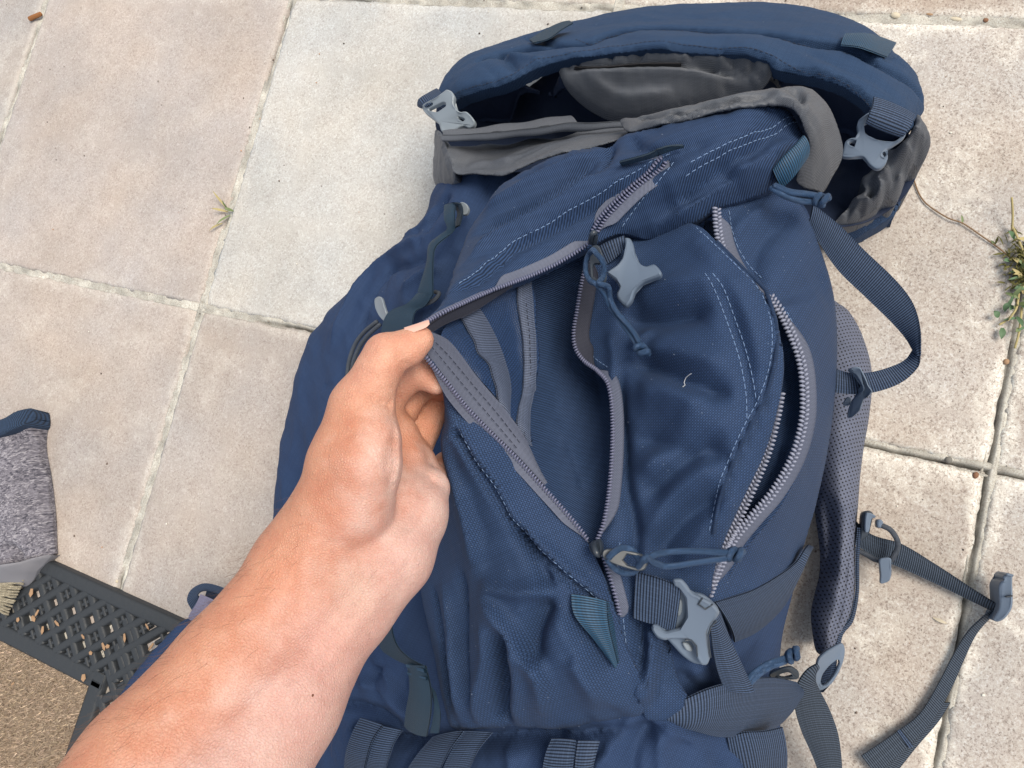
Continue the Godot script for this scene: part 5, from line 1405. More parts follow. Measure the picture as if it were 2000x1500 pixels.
func webbing() -> void:
	# compression strap that loops out at the right, over the shoulder strap
	var t := part("compression_strap")
	strap("webbing", [62.71,20.6,-11.79,64.57,19.2,-11.13,66.45,18,-10.08,68.69,17,-8.72,70.03,16.2,-7.63,70.8,15.6,-6.24,71.23,15,-4.55], [62.67,19.8,-10.64,64.98,17.6,-8.76,67.12,16.4,-7.51,69.06,15.2,-6.45,70.25,14.6,-5.6,70.76,14.4,-5.02,71.1,14.8,-4.43], mats.webbing, t, 0.0014, 0.001)
	strap("webbing", [70.85,14.2,-5.09,70.51,14,-4.34,69.75,13.8,-3.73,68.57,13.8,-3.1,67.29,14,-2.77,65.57,14.2,-2.98], [71.22,14.8,-4.67,71.35,14.2,-3.97,70.64,13.6,-2.86,69.22,13.4,-1.92,67.72,13.6,-1.4,65.59,14,-1.19], mats.webbing, t, 0.0014, 0.001)
	molded("ladder_buckle", [67.06,14.8,-2.83,67.29,15.2,-2.94,67.74,15.2,-3.1,68.26,15.2,-2.38,68.5,15.2,-1.9,68.89,14.8,-1.65,68.7,14.4,-1.36,68.59,13,-1.38,68.61,12.2,-1.07,68.62,11.8,-0.72,68.31,10.4,-0.32,68.04,10,-0.32,67.94,10.6,-0.71,67.91,12,-1.36,68.08,13.6,-1.4,68.11,14.6,-1.46,68.26,15,-1.63,67.98,15,-2.11,67.59,14.8,-2.61], [], 0.006, "plastic", t)
	molded("ladder_buckle", [67.44,11,-1.12,67.59,11.4,-1.58,67.93,11.4,-1.58,67.99,11,-1.12,67.64,10.6,-1.03], [], 0.004, "plastic", t)
	# padded shoulder strap with its perforated face
	t = part("shoulder_strap")
	panel("pad", t, mats.mesh_pad, [64.32,7.6,-10.46,1,65.93,7.6,-9.97,2,67.13,7.2,-9.36,2.2,68.45,6.8,-7.7,2.4,69.59,6.4,-5.11,2.4,70.03,6,-1.91,2.4,70.12,5.8,0.9,2.4,70.35,5.6,4.06,2.2,70.62,5.6,6.79,2,70.86,5.6,9.1,1.6,71.37,5.6,12.09,1.4,71.38,5.6,14.1,1.4,70.92,5.6,15.55,1.2,70.58,5.6,16.81,0.8,69.73,5.4,17.26,0.8,69.12,5.2,15.92,1.4,68.78,5,14.47,1.6,68.78,5,12.88,1.8,68.85,5,11.27,1.8,68.35,5,9,2,67.62,5,6.75,2,66.8,5,4.07,2,64.73,6,-0.78,2], [67.11,9,-4.82,68.02,8.6,0.87,68.78,8.2,5.73,69.47,8,9.4,69.76,7.8,12.37,69.91,7,15.44], [[[67.81,6.38,5.12,68.61,6.17,7.31,69.08,6.4,9.95,69,5.79,12.36], -0.9, 0.7, 0.5], [[69.94,6.44,8.15,70.3,6.58,10.77,70.46,6.28,13.83,70.32,5.85,16.31], -0.35, 0.2, 0.25]], {"floor": 1.2, "g": 0.18, "n": [[0.06, 3.0, 1.5, 1.5]], "spin": 0.2})
	strap("edge_binding", [70.94,4.4,7.11,71.21,4.4,9.45,71.66,4.4,12.11,71.64,4.4,14.24,71.12,4.6,15.31,71.08,4.6,16.26], [70.69,5,7.17,70.97,5,9.49,71.4,5,12.05,71.36,5,14.02,70.8,5.2,15.1,70.71,5.2,16.13], mats.webbing, t, 0.0016)
	seam_free([70.23,6.62,8.85,70.43,6.64,10.73,70.58,6.47,13.4,70.41,6.16,15.78], t)
	# adjuster at its foot and the long tail
	strap("webbing", [70.94,5.4,16.73,71.06,5.2,18.03,70.96,4.6,19.17,70.65,4,20.01], [69.88,5.4,17.29,69.93,4.8,18.07,70.08,4,19.34,70.14,3.4,20.22], mats.webbing, t, 0.002)
	molded("adjuster", [69.32,8.6,17.1,69.75,8.6,16.45,70.64,8,15.67,70.94,7.8,15.69,71.14,7.6,16.1,71.23,7.2,16.95,71.08,7,17.93,70.78,6.8,18.88,70.15,6.6,19.61,69.75,6.8,19.44,69.5,7.4,18.73,69.38,8,17.92], [[70.02,6.9,19.03,69.99,7.3,18.29,70.31,7.6,17.47,70.77,7.5,16.9,70.95,7.3,17.02,70.84,7.1,17.83,70.58,6.9,18.62,70.26,6.8,19.12]], 0.0045, "plastic", t, 0.0012)
	strap("webbing", [69.36,8.8,17.42,68.78,9.4,17.86,68.39,9.4,18.71,68.29,9,19.69,68.6,8,21.05,69.47,6.6,22.79,70.47,5.4,24.25,71.42,4.4,25.79,72.74,3,27.95], [69.32,8.6,17.83,69.35,8.4,18.3,69.63,8,18.87,70.15,7.4,19.56,70.99,6.6,20.64,71.91,5.8,22.16,72.58,4.8,23.91,73.03,4,25.49,73.63,3,27.63], mats.webbing_grey, t, 0.0016, 0.002)
	# strap from the side buckle round the flank
	t = part("side_strap")
	tape("webbing", [62.03,23.73,13.7,62.88,22.39,13.28,63.93,20.49,12.71,65.29,17.38,11.65,66.27,15.01,10.64,66.65,14.42,9.73,67.06,10.96,9.36], [63.52,19.9,16.07,64.78,17.13,15.37,66.17,14.1,13.62,66.68,13.43,11.65,66.79,13.24,10.79,66.89,12.94,10,67.25,9.57,9.57], "", 0.0, "webbing", t, 0.0016, 0.003)
	strap("webbing", [61.97,24.2,14.66,62.19,23.8,15.51,62.46,23,16.42,62.88,22.2,17.51,63.5,21,18.7], [62.34,24,13.99,63.29,22.6,15.64,64.09,21.6,16.79,64.81,20.4,17.91,65.21,20,18.47], mats.webbing, t, 0.0016, 0.002)
	tape("webbing", [60.43,22.4,20.43,61.32,22.58,19.74,62.56,22.23,18.76,64.14,20.14,18.18,65.98,16.11,18.13,67.52,11.53,18.66,68.53,8.31,19.16], [60.73,22.28,21.3,62.07,21.55,21.38,63.66,19.55,21.76,65.16,16.97,21.88,66.77,13.51,21.87,67.74,11.32,21.43,68.36,9.73,20.45], "", 0.0, "webbing", t, 0.0018, 0.004)
	strap("webbing", [64.27,18,22.01,65.13,18,21.41,66.26,17.2,21.16,67.39,16,20.82], [65.44,15,25,66.37,15,24.8,67.31,14,24.64,68.34,13,24.44], mats.webbing, t, 0.0016, 0.003)
	molded("ring_buckle", [66.16,11.6,18.66,67.04,11.6,17.95,67.56,11.4,17.75,68.18,11,18.05,68.24,10.6,18.6,67.25,10.8,18.88,66.44,11.2,19], [[66.72,11.3,18.67,67.45,11.1,18.19,67.84,10.9,18.39,67.21,11,18.71]], 0.005, "plastic_dark", t)
	# sternum strap lying on the ground
	t = part("sternum_strap")
	strap("webbing", [70.22,4,6.4,71.42,3.4,7.23,72.34,3,7.49,74.23,2.4,7.57,77.1,1.6,8.52,79.78,1.6,9.62,81.47,2.2,10.33], [70.5,3.4,8.38,71.8,2.6,8.79,73.08,2,9.16,74.7,1.5,9.4,77.46,1,9.96,79.71,1,10.49,81.57,1.4,10.93], mats.webbing_grey, t, 0.0016, 0.001)
	strap("webbing", [81.37,2,10.62,80.72,1.6,11.56,80.02,1.1,13.01,79.43,0.8,15.05,78.81,0.8,17.38,77.92,0.9,19.93,76.56,1,21.78,74.48,1.1,24.28], [81.85,1,10.74,81.29,0.6,11.82,80.74,0.5,13.11,80.25,0.5,15.32,79.81,0.5,17.43,78.96,0.6,20.2,77.62,0.7,22.59,75.84,0.8,25.45], mats.webbing_grey, t, 0.0016)
	strap("webbing", [79.4,0.4,18.69,78.61,0.4,20.45,77.49,0.4,22.4,76.01,0.5,25.32], [79.96,0.3,18.53,79.38,0.3,20.21,78.31,0.3,22.38,76.89,0.3,25.54], mats.webbing_grey, t, 0.0016)
	strap("fold_stitch", [76.58,1.15,21.65,76.76,1.15,21.44], [77.68,0.85,22.68,77.93,0.85,22.44], mats.webbing, t, 0.001)
	molded("buckle", [81.17,4,7.82,81.61,4,7.85,81.67,3.8,8.3,82.02,3.6,9.81,82.07,3.4,10.42,81.84,3,11.22,81.5,2.6,11.6,81.14,2.6,11.47,81.32,3,10.72,81.29,3.2,10.21,81.06,3.4,9.5,80.9,3.6,8.99,80.94,3.8,8.54,81.13,3.9,8.41,80.94,4,8.22], [], 0.024, "plastic", t, 0.0016)
	molded("buckle_prong", [81.07,4.3,7.87,81.56,4.3,7.84,81.55,4.3,8.03,81.03,4.3,8.07], [], 0.018, "plastic", t)
	molded("buckle_groove", [81.36,3.9,9.52,81.83,3.9,9.31,81.85,3.9,9.45,81.42,3.9,9.65], [], 0.003, "plastic_dark", t)
	molded("slider", [70.72,5.4,5.97,71.15,5.4,5.7,71.59,5,5.82,71.59,4.8,6.7,71.62,4.6,7.57,70.97,4.4,8.31,70.9,5,7.12], [], 0.014, "plastic_dark", t, 0.0015)
	molded("slider", [70.87,5.9,5.94,71.32,5.7,5.9,71.75,5.4,6.02,71.64,5.4,6.21,71.43,5.4,6.26,71.53,5,7.35,71.16,5.2,7.45], [], 0.004, "plastic", t, 0.001)
	molded("slider", [71.84,5,6.23,72.19,5,6.15,72.44,4.8,6.4,72.34,4.8,6.82,71.98,4.8,6.84], [], 0.01, "plastic", t, 0.0015)
	cord("ring_cord", c([72.32,4.6,6.59,72.93,4.6,6.75,73.48,4.4,7.24,73.79,4,7.81,73.75,3.6,8.47,73.55,3.2,9.02,72.69,2.8,9.27,71.84,2.6,9.02,70.98,2.6,8.84]), 0.0021, mats.elastic, t)
	molded("pull_tab", [72.6,4.2,9.08,73.49,4.2,8.76,73.64,3.8,9.45,73.86,3.2,9.98,73.89,2.8,10.64,73.26,2.6,11.08,73.1,3.2,10.27,72.84,3.8,9.67], [], 0.004, "plastic", t, 0.001)
	# little loops of teal and navy tape
	t = part("tool_loop")
	tape("webbing", [37.22,20.32,-8.52,38.04,21.32,-7.1,38.37,21.18,-6.57,37.5,20.55,-6.05,36.78,20.26,-5.42,37,20.29,-4.07,36.77,20.05,-1.79], [38.57,21.3,-8.45,38.99,21.64,-7.1,38.9,21.03,-6.54,38.26,21.13,-5.71,37.71,20.97,-5.05,37.91,20.93,-3.68,38.4,20.69,-1.56], "", 0.0, "teal", t, 0.0014, 0.001)
	tape("webbing", [38.57,21.5,-8.44,39.19,21.75,-8.34,39.44,21.6,-7.8,39.3,21.24,-6.91], [37.29,20.33,-8.61,38.38,20.3,-8.27,38.4,20.16,-7.69,38.36,20.18,-6.95], "", 0.0, "teal", t)
	tape("webbing", [36.86,20.18,-1.69,36.26,20.18,-0.79,34.66,19.53,-0.06,34.19,19.23,0.67,33.95,18.66,1.79,33.91,18.2,3.09], [38.43,20.79,-1.61,37.78,20.31,-0.78,37.15,20.3,-0.28,37.23,20.48,0.62,37.36,20.26,1.71,37.36,19.75,3.17], "", 0.0, "teal", t, 0.0014, 0.001)
	t = part("tool_loop")
	tape("webbing", [40.97,20.47,20.62,40.68,20.18,22.09,41.14,20.47,23.11,42.75,21.7,23.18,44.77,23.41,22.8], [42.2,21.68,20,42.21,21.82,21.15,43.06,22.37,22.04,44.52,23.51,22.27,46.41,24.9,22.09], "", 0.0, "teal", t, 0.0014)
	tape("webbing", [44.68,23.57,22.73,45.39,24.05,23.76,45.18,23.12,25.47,44.85,21.91,26.86], [46.48,25.14,21.96,47.29,25.48,23.05,47.4,24.76,24.58,46.96,23.16,26.54], "", 0.0, "teal", t, 0.0014, 0.002)
	tape("webbing", [46.99,24.93,23.08,47.37,24.38,24.3,46.97,22.81,26.38], [47.22,24.41,23.48,47.75,24.12,24.55,47.53,22.69,26.22], "", 0.0, "teal", t, 0.0014)
	tape("bar_tack", [44.76,23.82,22.6,46.55,25.37,22.08], [44.83,23.84,22.8,46.71,25.44,22.27], "", 0.0, "teal_rib", t, 0.0022)
	tape("bar_tack", [45.01,24.02,23,46.86,25.51,22.45], [45.1,24.06,23.12,46.95,25.54,22.6], "", 0.0, "teal_rib", t, 0.002)
	t = part("tab")
	tape("webbing", [54.99,29.23,14.79,55.22,29.43,15.41,55.53,29.43,15.86,56.5,28.83,16.67,57.75,27.54,18], [56.79,28.69,14.7,56.99,28.81,15.33,57.19,28.74,15.88,57.53,28.29,16.75,57.94,27.6,17.82], "", 0.0, "teal_rib", t, 0.0014, 0.002)
	tape("webbing", [56.79,28.69,14.7,57.19,28.74,15.88,57.94,27.6,17.82], [56.77,27.81,14.84,57.29,27.58,15.99,57.95,27.3,17.82], "", 0.0, "teal_rib", t, 0.0012)
	t = part("tab")
	strap("webbing", [61.5,26.4,-13.4,61.09,26.6,-12.57,60.57,26.6,-11.76,60.2,26.2,-11.25], [61.95,25.6,-12.51,61.65,25.8,-11.63,61.32,25.6,-11.04,60.88,25.2,-10.6], mats.teal_rib, t, 0.0014, 0.002)
	strap("webbing", [60.2,26.1,-11.29,60.33,25.2,-11.43,60.56,24.6,-11.54], [60.87,25.1,-10.64,60.89,24.6,-11.06,61,24.2,-11.51], mats.teal_rib, t)
	t = part("tab")
	tape("webbing", [52.03,29.38,-9.33,52.93,29.66,-9.54,53.71,29.78,-9.82,54.24,29.68,-10.25,54.78,29.42,-10.59,55.34,29.11,-10.8], [52,28.64,-9.46,52.84,28.84,-9.68,53.66,29.07,-9.9,54.33,29,-10.29,54.84,28.92,-10.6,55.38,28.91,-10.81], "", 0.0, "teal", t, 0.0016)
	t = part("tab")
	tape("webbing", [62.35,14.44,-27.61,63.38,14.07,-27.95,64.18,13.15,-28.5,66.1,10.47,-29.62], [62.25,15.76,-25.86,63.44,16.11,-25.55,64.22,15.8,-25.51,65.51,13.97,-26.22], "", 0.0, "teal_rib", t, 0.0014, 0.001)
	t = part("tab")
	tape("webbing", [36.98,12.46,-27.04,38.21,12.4,-28.11,39.57,12.72,-28.63,40.37,12.98,-28.64], [37.99,13.71,-26,39.48,14.23,-26.12,40.26,13.8,-27.29,40.93,13.45,-28.11], "", 0.0, "teal", t, 0.0014)
	# daisy chain straps across the bottom
	for e in [[[39.99,17.96,28.95,39.74,18.09,29.98,39.4,17.62,31.56,39.17,16.69,33.14,39.03,15.09,35.91], [42.28,19.19,28.39,41.95,19.44,29.31,41.71,19.14,30.69,41.41,18.31,32.02,41.15,16.74,34.59]], [[42.44,19.26,28.39,41.99,19.24,29.38,41.75,18.91,30.81,41.43,18.1,32.07,41.24,16.68,34.58], [44.03,19.89,27.97,43.68,19.91,28.9,43.57,19.82,29.78,43.29,19.17,31.03,43.12,17.91,33.49]], [[46.79,21.44,27.1,46.01,21.3,28.52,45.37,20.61,29.8,44.16,18.54,32.9], [49.1,22.8,25.56,48.53,22.88,26.96,48.1,22.37,28.26,47.08,20.3,31.26]], [[49.18,22.73,25.58,48.61,22.7,27.01,48.18,22.16,28.35,47.2,20.25,31.23], [51.11,23.6,24.77,50.54,23.61,25.94,50.11,23.04,27.41,49.41,21.39,30.05]], [[54.86,24.46,23.66,54.76,24.73,24.47,54.74,24.49,25.41,54.82,23.4,27.42], [56.27,24.55,23.24,56.4,24.96,23.89,56.47,24.76,24.72,56.59,23.59,26.71]], [[56.36,24.55,23.21,56.45,24.74,23.93,56.52,24.54,24.77,56.64,23.35,26.77], [57.55,24.38,22.87,57.53,24.57,23.66,57.51,24.39,24.46,57.58,23.34,26.43]]]:
		tape("bottom_strap", e[0], e[1], "", 0.0, "webbing", bag, 0.0018, 0.001)
	# the near fin of the hip belt, half under the forearm
	t = part("hip_belt")
	panel("fin", t, mats.navy_side, [7.87,5.6,42.39,0.7,9.19,5.8,38.92,0.7,10.6,6,36.24,0.7,12.07,6,33.59,0.7,13.63,6,31.23,0.6,15.78,5.8,30.71,0.8,18.43,5.4,30.76,1,24.03,5,30.57,1,26.75,4,37.49,1,18.61,4,45.08,1,10.48,5,44.73,1], [12.56,7,34.77,19.37,6.8,33.64,11.67,7,37.49], [[[10.09,5.96,41.17,12.75,7.21,36.43,14.18,6.67,33.15,15.49,5.89,30.88], -0.6, 0.25, 0.5], [[11.33,6.15,41.21,14.12,7.44,36.14,15.87,6.28,31.9], 0.4, 0.4, 0.5]], {"floor": 0.2, "g": 0.2})
	strap("webbing", [13.92,5,30.25,13.32,5.4,29.37,13.61,5.6,28.27,14.79,5.6,27.32,16.56,5.4,27.14,18.18,5,27.41], [15.31,6.2,28.43,15.09,6.4,28.37,15.3,6.4,27.92,15.8,6.2,27.69,17.13,6,27.72,18.62,5.6,28.02], mats.webbing, t, 0.0016)
	strap("webbing", [15.8,6.2,27.69,17.13,6,27.72,18.62,5.6,28.02], [14.14,4,29.68,15.69,4,29.73,17.65,4,29.96], mats.webbing, t)
	strap("label", [15.44,6.5,28.07,15.43,6.7,28.94,14.92,6.6,30.18,14.78,6.4,30.64], [17.38,6.4,28.21,17.33,6.6,28.98,16.79,6.8,30.1,16.24,6.6,30.77], mats.label_lilac, t, 0.0008)
	strap("label", [16.66,6.9,28.46,16.32,7,29.34,15.28,6.8,30.35], [17.98,6.9,28.76,17.61,7,29.54,16.32,6.9,30.61], mats.label_lilac, t, 0.0008)
	# bungee and its tab on the left flank
	cord("bungee", c([29.66,14.74,5.13,29.73,15.19,3.88,30.19,15.71,2.47,31.26,16.61,1.45,32.75,17.74,0.62]), 0.0017, mats.elastic, bag)
	cord("bungee", c([30.23,15.07,5.08,30.36,15.56,3.97,30.89,16.14,2.7,31.95,17.05,1.69,33.27,18.07,0.86]), 0.0017, mats.elastic, bag)
	cord("bungee", c([36.02,18.86,-0.64,37.27,19.67,-0.95,38.3,20.16,-1.38,38.61,20.24,-1.88,38.05,19.85,-2.07]), 0.0016, mats.elastic, bag)
	molded("bungee_tab", [31.98,17.79,-1.09,32.66,18.46,-1.26,33.29,18.89,-1.16,33.86,19.26,-0.49,34.34,19.34,0.1,34.2,18.84,0.49,33.88,18.65,0.66,33.21,18.43,0.3,32.52,18.18,-0.31], [], 0.003, "plastic_pale", bag)
	molded("snap", [38.36,20.63,-8.7,38.78,20.86,-8.86,39.25,20.9,-8.7,39.44,20.74,-8.39,39.31,20.58,-8.04,38.93,20.59,-7.91], [], 0.003, "plastic_pale", bag)


func seam_free(line: Array, par: Node) -> void:
	stitches("stitching", c(line), par, mats.thread_dark)


func buckles() -> void:
	# above the left pocket
	var t := part("buckle")
	tape("webbing", [51,26.6,-4.9,51.91,27,-5.41,52.71,26.8,-5.92], [51.7,26.2,-4.03,52.34,26.6,-4.39,52.94,26.8,-5.18], "", 0.0, "webbing", t, 0.0016)
	molded("hook", [52.84,27.54,-5.6,53.23,27.48,-5.61,53.53,27.62,-5.19,53.79,27.75,-4.55,54.11,27.83,-4.14,54.41,27.92,-3.91,54.69,28.03,-3.91,55.07,28.19,-4.07,55.42,28.42,-3.8,55.72,28.65,-3.47,55.69,28.65,-3.23,55.19,28.33,-3.1,54.72,28.06,-2.92,54.41,27.91,-2.61,54.27,27.85,-2.27,54.26,27.84,-1.78,53.96,27.68,-1.4,53.57,27.54,-1.66,53.24,27.47,-1.96,53.19,27.5,-2.23,53.32,27.57,-2.51,53.19,27.59,-2.79,52.91,27.6,-2.96,52.33,27.68,-3.26,52.51,27.74,-3.46,52.9,27.77,-3.79,53.12,27.79,-4.29,53.1,27.7,-5], [], 0.0045, "plastic", t, 0.0013, 0.001)
	# below it: both halves clipped together
	t = part("buckle")
	tape("webbing", [57.82,27.36,12.93,58.38,27.54,12.9,59.16,27.54,12.9,60.26,27.01,13.08], [58.13,26.58,15.41,58.75,26.33,15.48,59.39,26,15.5,60.29,25.17,15.79], "", 0.0, "webbing", t, 0.0022, 0.001)
	molded("socket", [59.99,26.58,13.3,60.66,26.28,13.3,61.38,26.09,13.22,62.22,25.37,13.72,62.44,24.93,14.15,62.16,24.6,14.67,62.01,24.12,15.41,62.23,23.6,16.28,62.42,23.29,17.03,62.2,23.31,17.33,61.53,23.63,17.37,60.86,24.05,17.04,60.34,24.45,16.62,59.89,24.88,16.24,59.56,25.23,16.4,59.19,25.68,16.05,59.03,25.96,15.67,59.24,25.78,15.46,60.01,24.93,15.68], [], 0.006, "plastic", t, 0.0016)
	molded("socket_face", [59.77,27.87,12.74,60.22,27.78,12.59,60.58,27.45,12.89,60.85,27.11,13.23,61.34,26.86,13.33,62.01,26.48,13.5,62.48,25.96,13.92,62.32,25.63,14.39,62.02,25.36,14.85,61.99,25.01,15.35,62.22,24.57,16.03,62.43,24.23,16.7,62.35,24.14,17.14,62.01,24.26,17.22,61.66,24.49,16.84,61.49,24.73,16.23,61.16,24.98,15.95,60.63,25.22,16.02,60.22,25.47,16.11,59.93,25.69,16.28,59.51,26.14,16.18,59.16,26.62,15.77,59.19,26.7,15.45,59.49,26.35,15.48,59.84,25.88,15.78,60.22,25.68,15.55,60.62,25.54,15.36,60.77,25.78,14.89,60.78,26.32,14.21,60.58,26.92,13.6,60.25,27.4,13.16,59.93,27.61,13.07], [], 0.0035, "plastic", t, 0.0014, 0.0012)
	var cut := Shape.new()
	tube(cut, c([62.36,25.65,14.43,62.14,25.43,14.86,62.09,25.08,15.37,62.25,24.66,16,62.45,24.3,16.62]), 0.0005, 6)
	tube(cut, c([61.46,26.96,13.34,61.31,26.72,13.74,61.71,26.38,13.93,62.02,26.54,13.55]), 0.0005, 6)
	tube(cut, c([60.96,25.18,15.99,61.27,25.11,15.9,61.6,24.87,16.17,61.75,24.57,16.74]), 0.0005, 6)
	put("mould_line", cut, mats.plastic_dark, t)
	molded("prong", [60.89,26.58,13.37,61.19,26.59,13.23,61.56,26.25,13.49,61.5,26,13.81,61.17,26.14,13.78], [], 0.003, "plastic_pale", t, 0.001)
	molded("prong", [60.15,26.57,13.81,60.42,26.43,13.8,60.51,25.85,14.45,60.4,25.59,14.85,60.16,25.94,14.6], [], 0.003, "plastic_pale", t, 0.001)
	molded("prong", [60.74,24.69,16.23,61.12,24.5,16.2,61.4,24.28,16.5,61.38,24.25,16.68,61.04,24.43,16.64], [], 0.003, "plastic_pale", t, 0.001)
	# on the lid's two corners
	t = part("buckle")
	strap("webbing", [65.04,18,-20.77,65.08,18.2,-20.07,64.99,18.2,-19.47,64.88,17.6,-19.12], [67.85,16.6,-20.51,67.78,17,-19.77,67.68,17,-19.25,67.39,16.4,-18.94], mats.webbing, t, 0.002, 0.001)
	strap("webbing", [64.98,18.7,-19.5,64.97,18.7,-19.06,64.9,18.3,-18.83], [67.6,17.4,-19.33,67.49,17.4,-18.87,67.4,17,-18.7], mats.webbing, t, 0.002, 0.001)
	molded("hook", [64.93,18.3,-19.56,64.69,18.2,-19.37,64.41,17.8,-19.23,64.39,17.6,-18.93,64.56,17.3,-18.58,64.59,17.2,-18.29,64.18,17.2,-18.22,63.87,17,-18.06,63.87,16.8,-17.63,63.83,16.4,-17.18,64.46,16.4,-17.17,64.96,16.4,-17.34,65.28,16.4,-17.34,65.72,16,-17.01,66.18,15.8,-16.81,66.5,15.8,-16.85,66.75,15.9,-17.17,66.82,16,-17.58,66.72,16.2,-17.85,66.55,16.3,-17.97,66.71,16.3,-18.17,67.09,16.4,-18.46,67.45,16.6,-18.76,67.6,16.7,-19.1,67.52,17,-19.45,67.39,17.1,-19.54,67.27,17,-19.43,65.04,18.2,-19.55], [[65,18,-19.21,64.76,17.6,-18.89,64.97,17.3,-18.65,65.43,17,-18.44,66.14,16.8,-18.42,66.8,16.6,-18.48,67.24,16.6,-18.71,67.39,16.8,-19.14,67.17,17,-19.27,66.13,17.6,-19.23], [64.12,17,-17.94,64.29,17,-18.1,64.57,17.1,-18.12,64.64,17,-17.99,64.53,16.8,-17.78,64.25,16.9,-17.81], [66.36,16.2,-17.66,66.44,16.3,-17.84,66.59,16.3,-17.93,66.62,16.2,-17.65,66.52,16.1,-17.57]], 0.004, "plastic", t, 0.0011)
	t = part("buckle")
	strap("webbing", [29.92,13.4,-21.36,29.64,14.2,-20.4,29.23,14.6,-19.66,28.9,14,-19.49], [31.45,14.6,-20.22,31.33,15,-19.51,30.81,15.2,-18.89,29.74,14.4,-18.96], mats.webbing, t, 0.002, 0.001)
	molded("hook", [32.48,16.2,-19.99,32.99,16.2,-19.84,33.39,16.2,-19.42,33.33,16,-18.84,33.56,15.8,-18.56,33.91,15.6,-18.37,34.44,15.6,-18.51,34.94,15.6,-18.19,35.4,15.4,-17.79,35.28,15.2,-17.43,34.77,15,-17.3,34.28,15,-17.53,33.95,15,-17.37,33.55,14.8,-17.11,33.01,14.6,-16.88,32.51,14.6,-16.74,32.03,14.6,-17.07,31.83,14.8,-17.6,30.92,14.6,-18.1,30.16,14.6,-18.5,29.76,14.6,-18.85,29.88,15,-19.06,31.31,15.6,-19.45,32.15,16,-19.85], [[30.52,14.9,-18.75,31.33,15.3,-18.92,32.27,15.8,-19.09,32.56,15.7,-18.94,32.27,15.4,-18.67,31.52,15,-18.5,30.81,14.8,-18.59], [33.66,15.4,-18.14,33.96,15.3,-18.08,34.37,15.3,-17.98,34.19,15.1,-17.84,33.76,15.1,-17.85]], 0.0045, "plastic_pale", t, 0.0012)


func slider(at: Vector3, dir: Vector3, par: Node) -> void:
	var w := Vector3(-dir.z, 0, dir.x)
	var up := Vector3(0, 0.0034, 0)
	var s := Shape.new()
	var line := PackedVector3Array()
	for q in [[-0.0055, 0.0022], [-0.002, 0.0042], [0.003, 0.0052], [0.0058, 0.0042], [0.0062, 0], [0.0058, -0.0042], [0.003, -0.0052], [-0.002, -0.0042], [-0.0055, -0.0022]]:
		line.append(at + dir * q[0] + w * q[1] + up)
	plate(s, line, [], 0.005, 0.001, 0.0012, 0.0006)
	put("slider_body", s, mats.plastic_dark, par)
	s = Shape.new()
	tube(s, smooth(PackedVector3Array([at + up * 0.9 - dir * 0.0045, at + up * 1.9 - dir * 0.003, at + up * 2.2, at + up * 1.9 + dir * 0.003, at + up * 0.9 + dir * 0.0045]), 0.001), 0.0016, 8)
	put("slider_bridge", s, mats.plastic_dark, par)


func pull(from: Vector3, to: Vector3, par: Node) -> void:
	var d := (to - from)
	var w := Vector3(-d.z, 0, d.x).normalized()
	var line := PackedVector3Array()
	var hole := PackedVector3Array()
	for q in [[0, 0.0022], [0.3, 0.0042], [0.85, 0.0048], [1.0, 0.003], [1.03, 0], [1.0, -0.003], [0.85, -0.0048], [0.3, -0.0042], [0, -0.0022]]:
		line.append(from + d * q[0] + w * q[1])
	for q in [[0.45, 0.0026], [0.85, 0.003], [0.92, 0], [0.85, -0.003], [0.45, -0.0026]]:
		hole.append(from + d * q[0] + w * q[1])
	var s := Shape.new()
	plate(s, line, [hole], 0.0018, 0.0006, 0.001)
	put("pull_tab", s, mats.plastic_dark, par)


